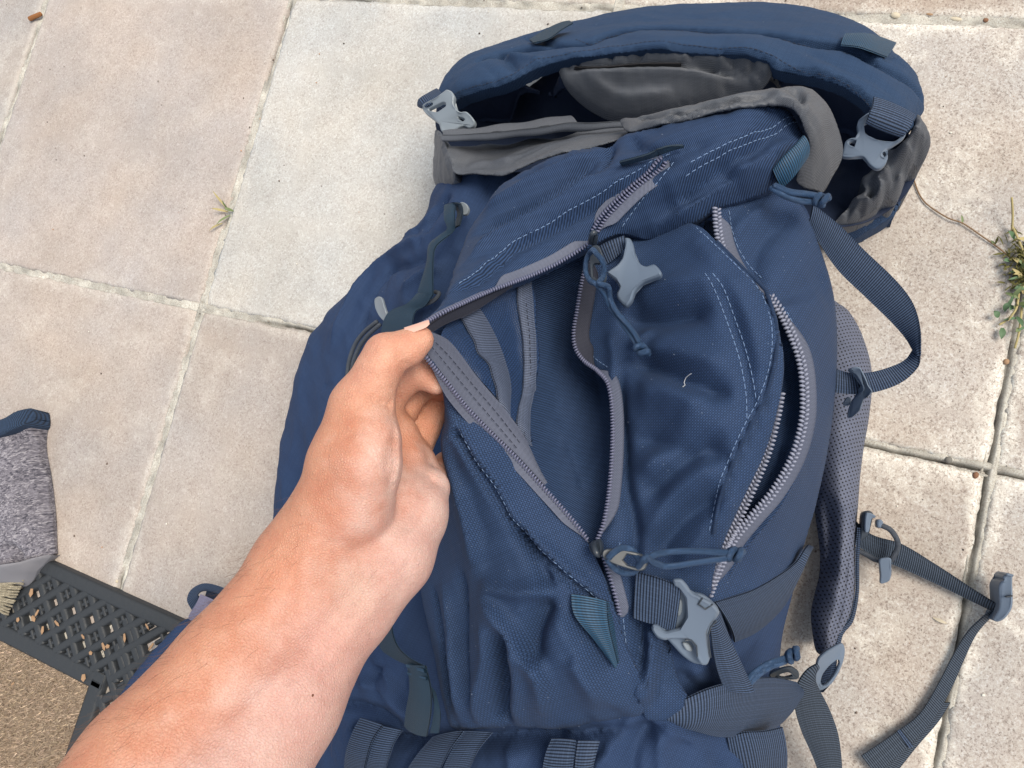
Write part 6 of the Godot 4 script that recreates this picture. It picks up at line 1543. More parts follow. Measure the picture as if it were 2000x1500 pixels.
func cords() -> void:
	var m: Material = mats.cording
	var t := part("zip_pull")
	var a: Vector3 = Vector3(51.45, 28.6, -4.82) * 0.01
	slider(a, (Vector3(51, 27.6, -4.42) * 0.01 - a).normalized(), t)
	pull(Vector3(51.78, 29.4, -4.26) * 0.01, Vector3(52.35, 28.6, -2.22) * 0.01, t)
	cord("cord", c([51.59,29.3,-3.84,51.4,29,-3.49,51.4,28.6,-2.88,51.82,28.8,-2.32,52.39,29.2,-2.04,52.77,28.6,-1.74,53.23,28,-1.13,54.03,27.8,-0.4,54.75,27.6,0.27,55.13,27.6,0.63]), 0.0016, m, t)
	cord("cord", c([52.06,29.8,-3.67,52.38,29.6,-3.43,52.56,29.2,-3.1,52.52,28.8,-2.68,52.54,29.4,-2.07,53,29,-2.08,53.14,28.4,-1.55,53.6,28.2,-0.95,54.37,28,-0.35,54.94,27.8,0.17,55.27,27.8,0.59]), 0.0016, m, t)
	cord("cord", c([51.62,29.4,-3.78,51.85,29.8,-3.83,52.06,29.8,-3.67]), 0.0016, m, t)
	knot(Vector3(55.46, 27.8, 0.92) * 0.01, Vector3(0.5, 0, 0.8), 0.0042, 0.0018, m, t)
	t = part("zip_pull")
	a = Vector3(55.76, 29, 12.16) * 0.01
	slider(a, (Vector3(55.26, 28.4, 11.64) * 0.01 - a).normalized(), t)
	pull(Vector3(56.26, 30.2, 12.21) * 0.01, Vector3(58.5, 29.6, 12.21) * 0.01, t)
	cord("cord", c([56.66,30.4,12.36,56.9,30.4,11.97,57.2,30,11.69,57.63,29.6,11.7,57.96,29.6,11.98,58.37,30.1,12.06,58.71,30,11.71,59.31,29.4,11.38,60.26,29,11.06,61.49,28.6,10.79,62.43,28.4,10.6]), 0.0017, m, t)
	cord("cord", c([56.56,30,12.46,56.84,29.6,12.77,57.31,29.2,12.99,57.88,29.2,12.83,58.22,29.8,12.28,58.52,30.4,11.8,58.83,29.6,12.01,59.5,28.8,12.08,60.61,28.6,11.62,61.81,28.4,11.11,62.47,28.4,10.8]), 0.0017, m, t)
	knot(Vector3(62.64, 28.2, 10.63) * 0.01, Vector3(1, 0, 0.1), 0.0044, 0.0019, m, t)
	t = part("drawcord")
	cord("cord", c([60.32,26,-10.24,60.9,26,-9.93,61.55,25.6,-9.87,62.35,25,-10.03,63.01,24.6,-10.28]), 0.0018, m, t)
	cord("cord", c([60.48,26.2,-10.3,61.32,26,-10.11,62.15,25.4,-10.34,62.83,25,-10.47,63.13,24.8,-10.47]), 0.0018, m, t)
	knot(Vector3(63.15, 24.8, -10.34) * 0.01, Vector3(0.9, 0, 0.3), 0.0044, 0.0019, m, t)
	t = part("drawcord")
	cord("cord", c([64.56,20.4,18.17,64.95,20,17.46,65.55,19.4,16.88,66.25,19,16.42,66.74,18.8,16.17]), 0.0017, m, t)
	cord("cord", c([64.85,20,18.16,65.3,19.8,17.44,65.87,19.2,16.94,66.46,18.8,16.57,66.84,18.6,16.3]), 0.0017, m, t)
	knot(Vector3(66.97, 18.8, 15.95) * 0.01, Vector3(0.9, 0, -0.5), 0.0046, 0.0019, m, t)


# ---------- the person's hand and forearm ----------
func blend(F: PackedFloat32Array, dim: Vector3i, lo: Vector3, cell: float, a: Vector3, ra: float, b: Vector3, rb: float, k: float, rows: PackedInt32Array) -> void:
	var reach := maxf(ra, rb) + k + cell * 2.0
	var p0 := (a.min(b) - Vector3.ONE * reach - lo) / cell
	var p1 := (a.max(b) + Vector3.ONE * reach - lo) / cell
	var ab := b - a
	var ll := maxf(ab.length_squared(), 1e-9)
	for y in range(maxi(0, int(p0.y)), mini(dim.y - 1, int(p1.y) + 1) + 1):
		for z in range(maxi(0, int(p0.z)), mini(dim.z - 1, int(p1.z) + 1) + 1):
			var row := (y * dim.z + z) * dim.x
			var x0 := maxi(0, int(p0.x))
			var x1 := mini(dim.x - 1, int(p1.x) + 1)
			var r := y * dim.z + z
			rows[r * 2] = mini(rows[r * 2], x0)
			rows[r * 2 + 1] = maxi(rows[r * 2 + 1], x1)
			for x in range(x0, x1 + 1):
				var p := lo + Vector3(x, y, z) * cell - a
				var t := clampf(p.dot(ab) / ll, 0, 1)
				var d := (p - ab * t).length() - lerpf(ra, rb, t)
				var o := F[row + x]
				var h := maxf(k - absf(o - d), 0.0) / k
				F[row + x] = minf(o, d) - h * h * k * 0.25


func person() -> void:
	var t := thing("person", "bare forearm and hand holding the front pocket of the backpack open", "person")
	# chains of joints with their radii; each chain is joined to what came before within its own softness
	var chains := [
		[1.6, [Vector3(43.64, 50.5, 30.96), 2.62], [Vector3(42.38, 47, 29.96), 2.84], [Vector3(42.16, 44.6, 27.37), 3.04], [Vector3(42.16, 42, 24.85), 3.19], [Vector3(42.88, 39.2, 20.87), 2.87], [Vector3(43.23, 37, 16.75), 2.28], [Vector3(44.08, 36.6, 14.27), 2.1]],
		[1.6, [Vector3(45.91, 50, 31.22), 2.68], [Vector3(44.98, 46.4, 30.34), 2.98], [Vector3(44.56, 44, 28.18), 3.13], [Vector3(44.74, 41.4, 25.6), 3.2], [Vector3(45.26, 38.8, 21.64), 2.7], [Vector3(45.7, 36.2, 17.61), 2.07], [Vector3(46.11, 35.6, 15.53), 2.01]],
		[1.3, [Vector3(46.04, 36, 17.03), 1.98], [Vector3(46.92, 35, 14.62), 2.08], [Vector3(46.97, 33.8, 12.58), 1.78], [Vector3(47.02, 32.8, 11.21), 1.18]],
		[1.2, [Vector3(44.45, 35.6, 15.48), 1.98], [Vector3(45.21, 34.2, 12.13), 1.74], [Vector3(45.27, 33, 10.12), 1.25]],
		[0.9, [Vector3(43.6, 35.4, 10.17), 1.57], [Vector3(43.53, 33.8, 8.13), 1.25], [Vector3(44.43, 32.8, 8.88), 1.11], [Vector3(45.35, 31.8, 10.01), 1.06], [Vector3(46.48, 31.2, 10.96), 0.9]],
		[1.2, [Vector3(43.59, 37, 15.65), 2.13], [Vector3(44.67, 37.2, 13.12), 2.11]],
		[0.5, [Vector3(44.71, 37.3, 12.86), 2.11], [Vector3(44.96, 37.6, 10.69), 2.05], [Vector3(44.98, 37.6, 9.25), 1.76]],
		[0.35, [Vector3(45.53, 37.5, 12.53), 1.94], [Vector3(45.81, 38.1, 10.53), 1.77], [Vector3(45.83, 38.1, 9.47), 1.49]],
		[0.5, [Vector3(44.96, 37.6, 9.36), 1.81], [Vector3(44.71, 37.7, 7.99), 1.47], [Vector3(45.02, 37.6, 6.15), 1.11]],
		[0.25, [Vector3(45.03, 37.6, 6.09), 1.11], [Vector3(45.11, 37.4, 5.26), 1.07], [Vector3(45.85, 36.9, 4.65), 0.9], [Vector3(46.2, 36.6, 4.1), 0.76]],
		[0.3, [Vector3(43.52, 33.6, 7.82), 0.99], [Vector3(44.55, 34, 6.07), 0.87], [Vector3(45.53, 34.2, 5.44), 0.75], [Vector3(46.35, 33.8, 5.76), 0.64]],
		[0.12, [Vector3(43.99, 32.4, 8.71), 0.87], [Vector3(44.06, 31.9, 7.35), 0.82], [Vector3(44.62, 31.6, 5.77), 0.77], [Vector3(45.53, 30.8, 5.68), 0.72]],
		[0.12, [Vector3(44.84, 31, 9.77), 0.94], [Vector3(44.84, 30.4, 8.1), 0.93], [Vector3(44.89, 29.8, 6.31), 0.89], [Vector3(45.68, 29, 5.71), 0.81]],
		[0.15, [Vector3(46.4, 31, 10.74), 0.71], [Vector3(46.06, 29.2, 9.78), 0.65], [Vector3(46.77, 28.6, 8.81), 0.6]]]
	var cell := 0.165
	var lo := Vector3.ONE * 1e9
	var hi := -lo
	for ch in chains:
		for i in range(1, ch.size()):
			lo = lo.min(ch[i][0] - Vector3.ONE * (ch[i][1] + 1.0))
			hi = hi.max(ch[i][0] + Vector3.ONE * (ch[i][1] + 1.0))
	var dim := Vector3i((hi - lo) / cell) + Vector3i.ONE * 2
	var F := PackedFloat32Array()
	F.resize(dim.x * dim.y * dim.z)
	F.fill(9.0)
	var rows := PackedInt32Array()
	rows.resize(dim.y * dim.z * 2)
	for i in dim.y * dim.z:
		rows[i * 2] = 100000
		rows[i * 2 + 1] = -1
	for ch in chains:
		for i in range(1, ch.size() - 1):
			blend(F, dim, lo, cell, ch[i][0], ch[i][1], ch[i + 1][0], ch[i + 1][1], ch[0] if i == 1 else minf(ch[0], 0.5), rows)
	# surface nets
	var s := Shape.new()
	var ids := {}
	var sx := 1
	var sz := dim.x
	var sy := dim.x * dim.z
	var corner := [0, sx, sz, sx + sz, sy, sy + sx, sy + sz, sy + sx + sz]
	var spot := []
	for q in 8:
		spot.append(Vector3(q & 1, q >> 2, (q >> 1) & 1))
	var edges := []
	for q in 8:
		for w in range(q + 1, 8):
			if (spot[q] - spot[w]).length_squared() < 1.1:
				edges.append([q, w])
	for y in dim.y - 1:
		for z in dim.z - 1:
			var r := y * dim.z + z
			for x in range(maxi(0, rows[r * 2] - 1), mini(dim.x - 2, rows[r * 2 + 1]) + 1):
				var at := y * sy + z * sz + x
				if absf(F[at]) > cell * 2.2:
					continue
				var sign := 0
				for q in 8:
					if F[at + corner[q]] < 0:
						sign += 1
				if sign == 0 or sign == 8:
					continue
				var sum := Vector3.ZERO
				var n := 0
				for e in edges:
					var f0 := F[at + corner[e[0]]]
					var f1 := F[at + corner[e[1]]]
					if (f0 < 0) != (f1 < 0):
						sum += spot[e[0]].lerp(spot[e[1]], f0 / (f0 - f1))
						n += 1
				ids[at] = s.add((lo + (Vector3(x, y, z) + sum / n) * cell) * 0.01)
	for at in ids:
		for ax in [[sx, sy, sz], [sy, sz, sx], [sz, sx, sy]]:
			if (F[at] < 0) != (F[at + ax[0]] < 0):
				var a = ids.get(at - ax[1] - ax[2], -1)
				var b = ids.get(at - ax[2], -1)
				var d = ids.get(at - ax[1], -1)
				if a < 0 or b < 0 or d < 0:
					continue
				if F[at] < 0:
					s.quad(a, d, ids[at], b)
				else:
					s.quad(a, b, ids[at], d)
	# relax
	var nb := []
	nb.resize(s.v.size())
	for i in s.v.size():
		nb[i] = {}
	for i in range(0, s.t.size(), 3):
		for q in 3:
			nb[s.t[i + q]][s.t[i + (q + 1) % 3]] = true
			nb[s.t[i + (q + 1) % 3]][s.t[i + q]] = true
	for pass_ in 2:
		var w := s.v.duplicate()
		for i in s.v.size():
			var sum := Vector3.ZERO
			for q in nb[i]:
				sum += s.v[q]
			w[i] = s.v[i].lerp(sum / nb[i].size(), 0.5)
		s.v = w
	# creases, tendons and folds of the skin: [line, height, width]
	var nn := s.normals()
	var marks := [
		[[45.95,38.2,5.02,46.27,38.2,5.46,46.58,38.2,5.95], -0.11, 0.1], [[45.69,38.6,5.31,46.15,38.6,5.77,46.64,38.6,6.32], -0.03, 0.1], [[45.2,38.6,6.45,45.87,38.6,6.67,46.32,38.6,6.9,46.56,38.6,7.07], -0.05, 0.1], [[45.36,38.8,8.11,45.94,38.8,7.67,46.54,38.8,7.47,46.99,38.8,7.55], -0.1, 0.14], [[44.79,39,7.3,45.74,39,7.35,46.55,39,7.52], -0.035, 0.1],
		[[45.8,37.6,7.46,46.55,37.6,7.71,47.13,37.6,8.38,47.33,37.6,9.37,47.6,37.6,10.68,47.92,37.6,12.05,47.98,37.6,13], -0.14, 0.2], [[46.82,36,10,47.63,36,10.67,48.78,36,11,49.54,36,11.56], -0.05, 0.14], [[46.44,35.6,8.75,46.76,35.6,9.46,47.9,35.6,10.48], -0.04, 0.14],
		[[44.95,39.4,9.76,45.87,39.4,9.21,46.82,39.4,8.81,47.78,39.4,8.51], -0.03, 0.1], [[44.97,39.4,10.71,46.14,39.4,10.1,47.8,39.4,9.48], -0.028, 0.1], [[45.53,39.4,11.29,46.84,39.4,10.65,48.13,39.4,10.06], -0.026, 0.09], [[46.38,39.4,11.78,47.52,39.4,11.18,48.37,39.4,10.7], -0.026, 0.09], [[44.27,39.4,8.45,45.25,39.4,8.05,46.32,39.4,8.02], -0.03, 0.1],
		[[48.59,37.4,14.7,49.09,37.4,15.32,49.14,37.4,16.05], -0.07, 0.12], [[47.36,38.2,14.58,48.34,38.2,15.01,48.93,38.2,15.76,48.98,38.2,16.44], -0.05, 0.11], [[45.58,39,14.33,47.02,39,14.64,48.25,39,15.21], -0.03, 0.12],
		[[43.16,39,13.77,44.54,39,13.66,45.88,39,13.54], -0.02, 0.09], [[42.91,39,14.32,44.45,39,14.25,46.08,39,14.19], -0.022, 0.09], [[42.69,39,14.95,44.36,39,14.84,45.74,39,14.85], -0.02, 0.09],
		[[47.47,39.4,14.5,47.13,39.4,15.95,46.61,39.4,17.68,46.16,39.4,19.62,45.46,39.4,21.63], 0.09, 0.3], [[46.61,39.6,14.73,46.26,39.6,16.18,45.74,39.6,17.92,45.04,39.6,19.93], -0.05, 0.3], [[48.15,38.8,15.25,47.81,38.8,16.72,47.41,38.8,18.2,46.82,38.8,20.41], 0.07, 0.28], [[44.8,39.4,14.53,44.45,39.4,16.02,43.92,39.4,17.8], 0.06, 0.4]]
	for e in marks:
		var line := smooth(c(e[0]), 0.003)
		var box_lo := Vector3.ONE * 1e9
		var box_hi := -box_lo
		for q in line:
			box_lo = box_lo.min(q)
			box_hi = box_hi.max(q)
		var reach: float = e[2] * 0.025
		for i in s.v.size():
			var v := s.v[i]
			if v.x < box_lo.x - reach or v.x > box_hi.x + reach or v.z < box_lo.z - reach or v.z > box_hi.z + reach or nn[i].y < 0.05 or v.y < box_lo.y - 0.04:
				continue
			var best := 1e9
			for q in line:
				best = minf(best, (v.x - q.x) ** 2 + (v.z - q.z) ** 2)
			s.v[i] += nn[i] * e[1] * 0.01 * exp(-best / pow(e[2] * 0.01, 2))
	# skin tone: tanned on the outside of the arm, pale and pink inside
	noise.seed = 77
	noise.fractal_type = FastNoiseLite.FRACTAL_FBM
	noise.frequency = 1.0
	var elbow: Vector3 = Vector3(42.79, 42, 26.53) * 0.01
	var wrist: Vector3 = Vector3(45.08, 37, 15.74) * 0.01
	var along := (wrist - elbow).normalized()
	var across := Vector3(-along.z, 0, along.x)
	for i in s.v.size():
		var v := s.v[i]
		var side := (v - elbow).dot(across) * 100
		var run := (v - elbow).dot(along) * 100
		var blot := noise.get_noise_3d(v.x * 60, v.y * 60, v.z * 60)
		var fine := noise.get_noise_3d(v.x * 220, v.y * 220, v.z * 220)
		var pale := smoothstep(-1.6, 3.0, side + blot * 1.2)
		var col := Color(0.635, 0.31, 0.205).lerp(Color(0.65, 0.425, 0.385), pale)
		var palm := smoothstep(13.0, 19.0, run)
		col = col.lerp(Color(0.72, 0.51, 0.46), palm * pale * 0.9)
		var thumb: float = smoothstep(0.045, 0.02, v.distance_to(Vector3(45.1, 37, 5.34) * 0.01))
		col = col.lerp(Color(0.68, 0.385, 0.29), thumb * 0.7)
		var tip: float = exp(-(v.distance_to(Vector3(46.7, 37, 4.41) * 0.01) / 0.018) ** 2)
		col = col.lerp(Color(0.72, 0.36, 0.25), tip * 0.6)
		var flush: float = exp(-(v.distance_to(Vector3(46.77, 39, 18.14) * 0.01) / 0.024) ** 2)
		col = col.lerp(Color(0.66, 0.33, 0.28), flush * (0.35 + 0.4 * blot))
		var vein: float = exp(-(v.distance_to(Vector3(46.97, 38, 16.34) * 0.01) / 0.016) ** 2)
		col = col.lerp(Color(0.52, 0.37, 0.29), vein * 0.4)
		var k := 0.95 + blot * 0.09 + fine * 0.07
		s.k.append(Color(col.r * k, col.g * (k + blot * 0.09), col.b * (k + blot * 0.09)))
	var skin := mat("skin", Color(1, 1, 1), 0.5, {"spec": 0.4})
	skin.vertex_color_use_as_albedo = true
	skin.subsurf_scatter_enabled = true
	skin.subsurf_scatter_strength = 0.12
	var pores := NoiseTexture2D.new()
	pores.width = 512
	pores.height = 512
	pores.seamless = true
	var fn := FastNoiseLite.new()
	fn.noise_type = FastNoiseLite.TYPE_CELLULAR
	fn.cellular_return_type = FastNoiseLite.RETURN_DISTANCE2_SUB
	fn.frequency = 0.06
	fn.fractal_octaves = 2
	fn.domain_warp_enabled = true
	fn.domain_warp_amplitude = 12.0
	fn.domain_warp_frequency = 0.02
	pores.noise = fn
	var lines := pores.duplicate()
	var ramp := Gradient.new()
	ramp.offsets = PackedFloat32Array([0.0, 0.3, 0.7])
	ramp.colors = PackedColorArray([Color(0.9, 0.85, 0.83), Color(0.97, 0.96, 0.955), Color(1, 1, 1)])
	lines.color_ramp = ramp
	skin.albedo_texture = lines
	skin.heightmap_enabled = true
	skin.heightmap_texture = pores
	skin.heightmap_scale = 0.06
	skin.uv1_triplanar = true
	skin.uv1_scale = Vector3(26, 26, 26)
	put("body", s, skin, t)
	# thumb nail, on the far side of the tip
	var tip_at: Vector3 = Vector3(46.07, 36.7, 4.27) * 0.01
	var dir: Vector3 = (Vector3(46.79, 36.4, 3.68) * 0.01 - tip_at).normalized()
	var out := (Vector3(-0.3, 0.42, -0.86)).normalized()
	out = (out - dir * out.dot(dir)).normalized()
	var sideways := dir.cross(out)
	var nail := Shape.new()
	for i in 11:
		for j in 9:
			var u := i / 10.0
			var a := (j / 8.0 - 0.5) * 1.7
			var half := 1.0 - 0.25 * pow(2.0 * u - 1.0, 4)
			var r := lerpf(0.0083, 0.0074, u) - 0.0004 * pow(absf(a), 3)
			nail.add(tip_at + dir * (u * 0.0125 - 0.0035 + 0.0015 * cos(a)) + (out * cos(a * half) + sideways * sin(a * half)) * r + out * 0.0004)
	for i in 10:
		for j in 8:
			var q := i * 9 + j
			nail.quad(q, q + 1, q + 10, q + 9)
	var nm := mat("nail", Color(0.88, 0.69, 0.63), 0.3)
	put("thumb_nail", nail, nm, t)
	# hairs, mostly on the outer side
	rng.seed = 31
	var hair := Shape.new()
	nn = s.normals()
	var made := 0
	var tries := 0
	while made < 430 and tries < 40000:
		tries += 1
		var i := rng.randi() % s.v.size()
		var v := s.v[i]
		var side := (v - elbow).dot(across) * 100
		var run := (v - elbow).dot(along) * 100
		if run > 14.2 or nn[i].y < -0.2:
			continue
		var want := smoothstep(0.5, -3.4, side) * 0.9 + 0.05
		if run > 11.5:
			want *= 0.4
		if rng.randf() > want:
			continue
		var d := (-along * 0.8 + across * rng.randf_range(-0.9, 0.25) + nn[i] * rng.randf_range(0.15, 0.6)).normalized()
		var l := rng.randf_range(0.006, 0.014)
		var p := PackedVector3Array()
		var bend := Vector3(rng.randf_range(-0.4, 0.4), -0.35, rng.randf_range(-0.4, 0.4))
		for q in 5:
			var f := q / 4.0
			p.append(v + d * l * f + bend * l * f * f * 0.5)
		tube(hair, p, 0.000045, 3, false, 0.000015)
		made += 1
	stuff(put("arm_hair", hair, mat("hair", Color(0.36, 0.25, 0.18), 0.6), t))
	var mole := Shape.new()
	pebble(mole, Vector3(48.08, 41.4, 19.87) * 0.01, Vector3(0.0005, 0, 0), Vector3(0, 0, 0.0006), 0.0003)
	put("mole", mole, mat("mole", Color(0.4, 0.24, 0.16), 0.6), t)


# ---------- weeds, twigs and crumbs ----------
func blade(s: Shape, from: Vector3, to: Vector3, wide: float, rise: float) -> void:
	var d := to - from
	var w := Vector3(-d.z, 0, d.x).normalized() * wide * 0.5
	var first := s.v.size()
	for i in 6:
		var f := i / 5.0
		var p := from + d * f + Vector3(0, rise * sin(f * PI * 0.8), 0)
		var q := w * sin(PI * (0.12 + 0.88 * f)) 
		s.add(p - q, Vector2(0, f))
		s.add(p + Vector3(0, -wide * 0.12, 0), Vector2(0.5, f))
		s.add(p + q, Vector2(1, f))
	for i in 5:
		for j in 2:
			var o := first + i * 3 + j
			s.quad(o, o + 3, o + 4, o + 1)


func litter() -> void:
	var green := mat("leaf", Color(0.44, 0.5, 0.34), 0.6)
	green.backlight_enabled = true
	green.backlight = Color(0.1, 0.14, 0.04)
	var straw := mat("straw", Color(0.66, 0.61, 0.43), 0.7)
	var dark := mat("dark_leaf", Color(0.33, 0.44, 0.32), 0.65)
	var stem := mat("stem", Color(0.5, 0.4, 0.3), 0.8)
	var moss := mat("moss", Color(0.37, 0.36, 0.2), 0.95)
	# seedling in the joint on the left
	var t := thing("weed", "small yellow-green seedling growing from the joint left of the backpack", "weed")
	for e in [[Vector3(0.17, 0.2, -11.53), Vector3(-2.2, 1, -13.41), 0.0026, straw], [Vector3(-0.01, 0.2, -11.63), Vector3(-0.18, 1.2, -12.32), 0.0024, green], [Vector3(0.07, 0.2, -11.39), Vector3(-1.77, 0.8, -11.28), 0.0028, straw], [Vector3(0.64, 0.1, -11.63), Vector3(0.07, 0.8, -11.52), 0.0036, green], [Vector3(0.39, 0.1, -11.09), Vector3(-0.58, 0.6, -9.52), 0.0028, green], [Vector3(-0.23, 0.3, -9.93), Vector3(-1.68, 0.2, -8.77), 0.0026, straw]]:
		var s := Shape.new()
		blade(s, e[0] * 0.01, e[1] * 0.01, e[2], 0.003)
		put("leaf", s, e[3], t)
	# tangled weeds at the right edge
	t = thing("weed", "tangle of moss, dry stems and small green leaves in the joint at the right edge", "weed")
	rng.seed = 44
	var clump := Shape.new()
	for i in 420:
		var f := rng.randf()
		var c0: Vector3 = Vector3(79.05, 0.2, -18.76) * 0.01
		var c1: Vector3 = Vector3(80.02, 0.2, -15.27) * 0.01
		var p := c0.lerp(c1, f) + Vector3(rng.randfn(0.004, 0.008), 0, rng.randfn(0, 0.006))
		var to := p + Vector3(rng.randf_range(-1, 1), rng.randf_range(0.1, 1.0), rng.randf_range(-1, 1)).normalized() * rng.randf_range(0.005, 0.012)
		blade(clump, p, to, rng.randf_range(0.0008, 0.002), 0.002)
	stuff(put("moss", clump, moss, t))
	for i in 60:
		var f := rng.randf()
		var c0: Vector3 = Vector3(78.62, 0.3, -19.7) * 0.01
		var c1: Vector3 = Vector3(80.02, 0.3, -11.74) * 0.01
		var p := c0.lerp(c1, f) + Vector3(rng.randfn(0.006, 0.009), 0.001, rng.randfn(0, 0.004))
		var to := p + Vector3(rng.randf_range(-1, 1), rng.randf_range(0.05, 0.6), rng.randf_range(-1, 1)).normalized() * rng.randf_range(0.006, 0.016)
		var s := Shape.new()
		blade(s, p, to, rng.randf_range(0.002, 0.0045), 0.003)
		put("leaf", s, [green, dark, straw, dark][rng.randi() % 4], t)
	for e in [[Vector3(78.33, 0.3, -19.43), Vector3(77.94, 1.2, -20.82), Vector3(77.47, 2, -21.95)], [Vector3(78.15, 0.5, -20.23), Vector3(78.75, 1, -18.78), Vector3(79.47, 0.6, -17.7)], [Vector3(79.57, 0.4, -14.52), Vector3(79.41, 1, -13.01), Vector3(79.03, 0.8, -12.05)], [Vector3(79.95, 0.4, -13.45), Vector3(79.96, 0.8, -11.18), Vector3(79.97, 0.4, -9.98)], [Vector3(78.55, 0.6, -11.67), Vector3(78.87, 0.6, -11.98), Vector3(79.23, 0.6, -12.48)]]:
		cord("stem", PackedVector3Array([e[0] * 0.01, e[1] * 0.01, e[2] * 0.01]), 0.0009, straw, t)
	for e in [[Vector3(78.41, 0.5, -12.28), Vector3(77.97, 0.5, -12.73)], [Vector3(78.85, 0.4, -11.51), Vector3(78.89, 0.3, -10.49)], [Vector3(78.73, 0.6, -12.92), Vector3(78.71, 0.9, -13.45)]]:
		var s := Shape.new()
		blade(s, e[0] * 0.01, e[1] * 0.01, 0.005, 0.003)
		put("leaf", s, dark, t)
	# a thread of lint on the pack
	var lint := Shape.new()
	tube(lint, lay(smooth(c([58.5,28.95,1.83,58.22,28.79,2.02,58.16,28.75,2.29,58.26,28.8,2.45,58.21,28.77,2.62]), 0.002), "front_panel", 0.0006), 0.00022, 5)
	tag(put("lint_thread", lint, mat("lint", Color(0.8, 0.82, 0.85), 0.8)), "short white lint thread curled on the middle of the backpack", "thread")
	# flecks of dust and fluff caught in the weave
	rng.seed = 57
	var fleck := Shape.new()
	pebble(fleck, Vector3.ZERO, Vector3(0.0004, 0, 0.0001), Vector3(-0.0001, 0, 0.0003), 0.0002, 5)
	var flecks := MultiMesh.new()
	flecks.transform_format = MultiMesh.TRANSFORM_3D
	flecks.mesh = fleck.mesh()
	var spots := []
	for e in [["front_panel", 60], ["pocket_flap", 60], ["side_panel", 30], ["top_panel", 25], ["body", 80], ["lid", 25]]:
		var q: Array = grids[e[0]]
		for i in e[1]:
			var at: Vector3 = q[4][rng.randi() % q[4].size()]
			spots.append(Transform3D(Basis(Vector3.UP, rng.randf() * TAU).scaled(Vector3(rng.randf_range(0.4, 1.4), 1, rng.randf_range(0.5, 1.1))), at + Vector3(0, 0.0003, 0)))
	flecks.instance_count = spots.size()
	for i in spots.size():
		flecks.set_instance_transform(i, spots[i])
	var fluff := MultiMeshInstance3D.new()
	fluff.name = "dust_flecks"
	fluff.multimesh = flecks
	fluff.material_override = mat("fluff", Color(0.4, 0.45, 0.54), 0.9)
	bag.add_child(fluff)
	stuff(fluff)
	# a dead runner reaching over the slab
	t = thing("twig", "thin brown dead stem trailing across the slab to the right weeds", "twig")
	cord("stem", c([70.05,0.15,-23.91,70.91,0.15,-22.21,71.69,0.2,-21.34,73.43,0.3,-20.32,74.58,0.3,-20.01,76.12,0.25,-19.14,77.56,0.2,-18.28,78.62,0.2,-17.49]), 0.0006, stem, t)
	for e in [[Vector3(74.58, 0.3, -20.01), Vector3(74.38, 0.3, -20.72)], [Vector3(77.29, 0.2, -18.51), Vector3(76.87, 0.2, -18.81)]]:
		var s := Shape.new()
		blade(s, e[0] * 0.01, e[1] * 0.01, 0.002, 0.001)
		put("leaf", s, green, t)
	var s := Shape.new()
	tube(s, PackedVector3Array([Vector3(-41.11, 0.35, -33.78) * 0.01, Vector3(-40.24, 0.4, -34.17) * 0.01, Vector3(-39.34, 0.35, -34.61) * 0.01]), 0.0032, 8, true, 0.0028)
	tag(put("stick", s, mat("bark", Color(0.55, 0.36, 0.2), 0.8)), "short brown stub of stick at the upper left joint", "stick")
	# small stones one can pick out
	var pale := mat("pale_stone", Color(0.78, 0.74, 0.66), 0.85)
	var rust := mat("rust_stone", Color(0.5, 0.36, 0.27), 0.85)
	var grey := mat("grey_stone", Color(0.45, 0.44, 0.42), 0.85)
	for e in [[Vector3(66.07, 0, -39.12), 12, 8, pale, "white pebble stuck in the joint beside the lid"], [Vector3(68.82, 0, -39.39), 10, 4, mats.wood_chip, "flat tan stone in the joint right of the lid"], [Vector3(71.09, 0, -38.98), 14, 5, pale, "square pale stone in the top joint near the corner"], [Vector3(73.43, 0, -38.99), 6, 5, rust, "tan pebble at the right end of the top joint"], [Vector3(76.87, 0, -0.02), 8, 8, grey, "grey pebble in the joint right of the shoulder strap"], [Vector3(78.97, 0, 0.76), 6, 8, rust, "rusty brown pebble at the crossing of the right joints"], [Vector3(-0.62, 0, 31.81), 7, 5, pale, "cream pebble at the edge of the door mat"], [Vector3(-8.98, 0, 29.39), 4, 5, pale, "white crumb on the slab beside the slipper"], [Vector3(-9.86, 0, 31.52), 6, 5, pale, "pale grey crumb at the slipper's corner"], [Vector3(79.66, 0, -8.88), 6, 7, mats.wood_chip, "yellowish pebble below the right weeds"], [Vector3(68.86, 0, -40.45), 10, 5, rust, "orange stained stone above the top right joint"]]:
		var q := Shape.new()
		var r: float = 0.00036
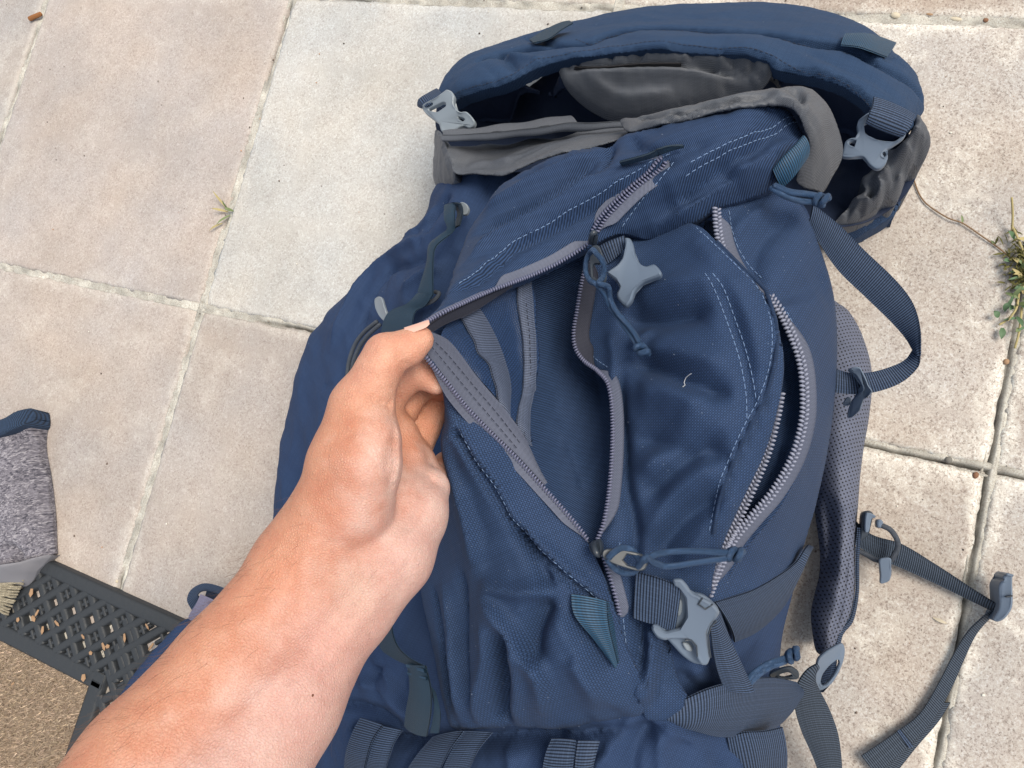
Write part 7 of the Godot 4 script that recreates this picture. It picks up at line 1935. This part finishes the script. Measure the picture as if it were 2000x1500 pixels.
		pebble(q, Vector3.ZERO, Vector3(e[1] * r, 0, 0.001), Vector3(-0.001, 0, e[2] * r), e[2] * r * 0.7, 7)
		var o := put("pebble", q, e[3])
		o.position = e[0] * 0.01 - Vector3(0, 0.0012, 0)
		tag(o, e[4], "pebble", "stones lying in the joints")
	var flake := Shape.new()
	blade(flake, Vector3(77.79, 0.1, 12.59) * 0.01, Vector3(78.82, 0.2, 12.76) * 0.01, 0.0026, 0.002)
	tag(put("husk", flake, pale), "curled cream husk on the slab below the sternum strap", "husk")
	# dust and crumbs strewn everywhere
	rng.seed = 90
	var crumb := Shape.new()
	pebble(crumb, Vector3.ZERO, Vector3(0.0009, 0, 0.0002), Vector3(-0.0002, 0, 0.0007), 0.0005, 5)
	var gm := mat("crumbs", Color(1, 1, 1), 0.9)
	gm.vertex_color_use_as_albedo = true
	var mm := MultiMesh.new()
	mm.transform_format = MultiMesh.TRANSFORM_3D
	mm.use_colors = true
	mm.mesh = crumb.mesh()
	mm.instance_count = 1500
	for i in 1500:
		var size := 0.35 + 1.3 * pow(rng.randf(), 5)
		var p := Vector3(rng.randf_range(-0.6, 1.0), 0.0005, rng.randf_range(-0.6, 0.7))
		if i % 3 == 0:
			if rng.randf() < 0.5:
				p.x = [-0.398, 0.0, 0.4, 0.799][rng.randi() % 4] + rng.randfn(0, 0.004)
			else:
				p.z = [-0.388, 0.001, 0.392][rng.randi() % 3] + rng.randfn(0, 0.004)
			p.y = -0.0015
		mm.set_instance_transform(i, Transform3D(Basis(Vector3.UP, rng.randf() * TAU).scaled(Vector3(size, size, size)), p))
		var tone: Array = [[0.1, 0.08, 0.07], [0.16, 0.12, 0.1], [0.7, 0.68, 0.62], [0.5, 0.28, 0.17], [0.3, 0.27, 0.24]][rng.randi() % 5]
		mm.set_instance_color(i, Color(tone[0], tone[1], tone[2]))
	var dust := MultiMeshInstance3D.new()
	dust.name = "crumbs"
	dust.multimesh = mm
	dust.material_override = gm
	add_child(dust)
	stuff(dust)
	tag(dust, "tiny dark and pale crumbs scattered over the paving", "grit")
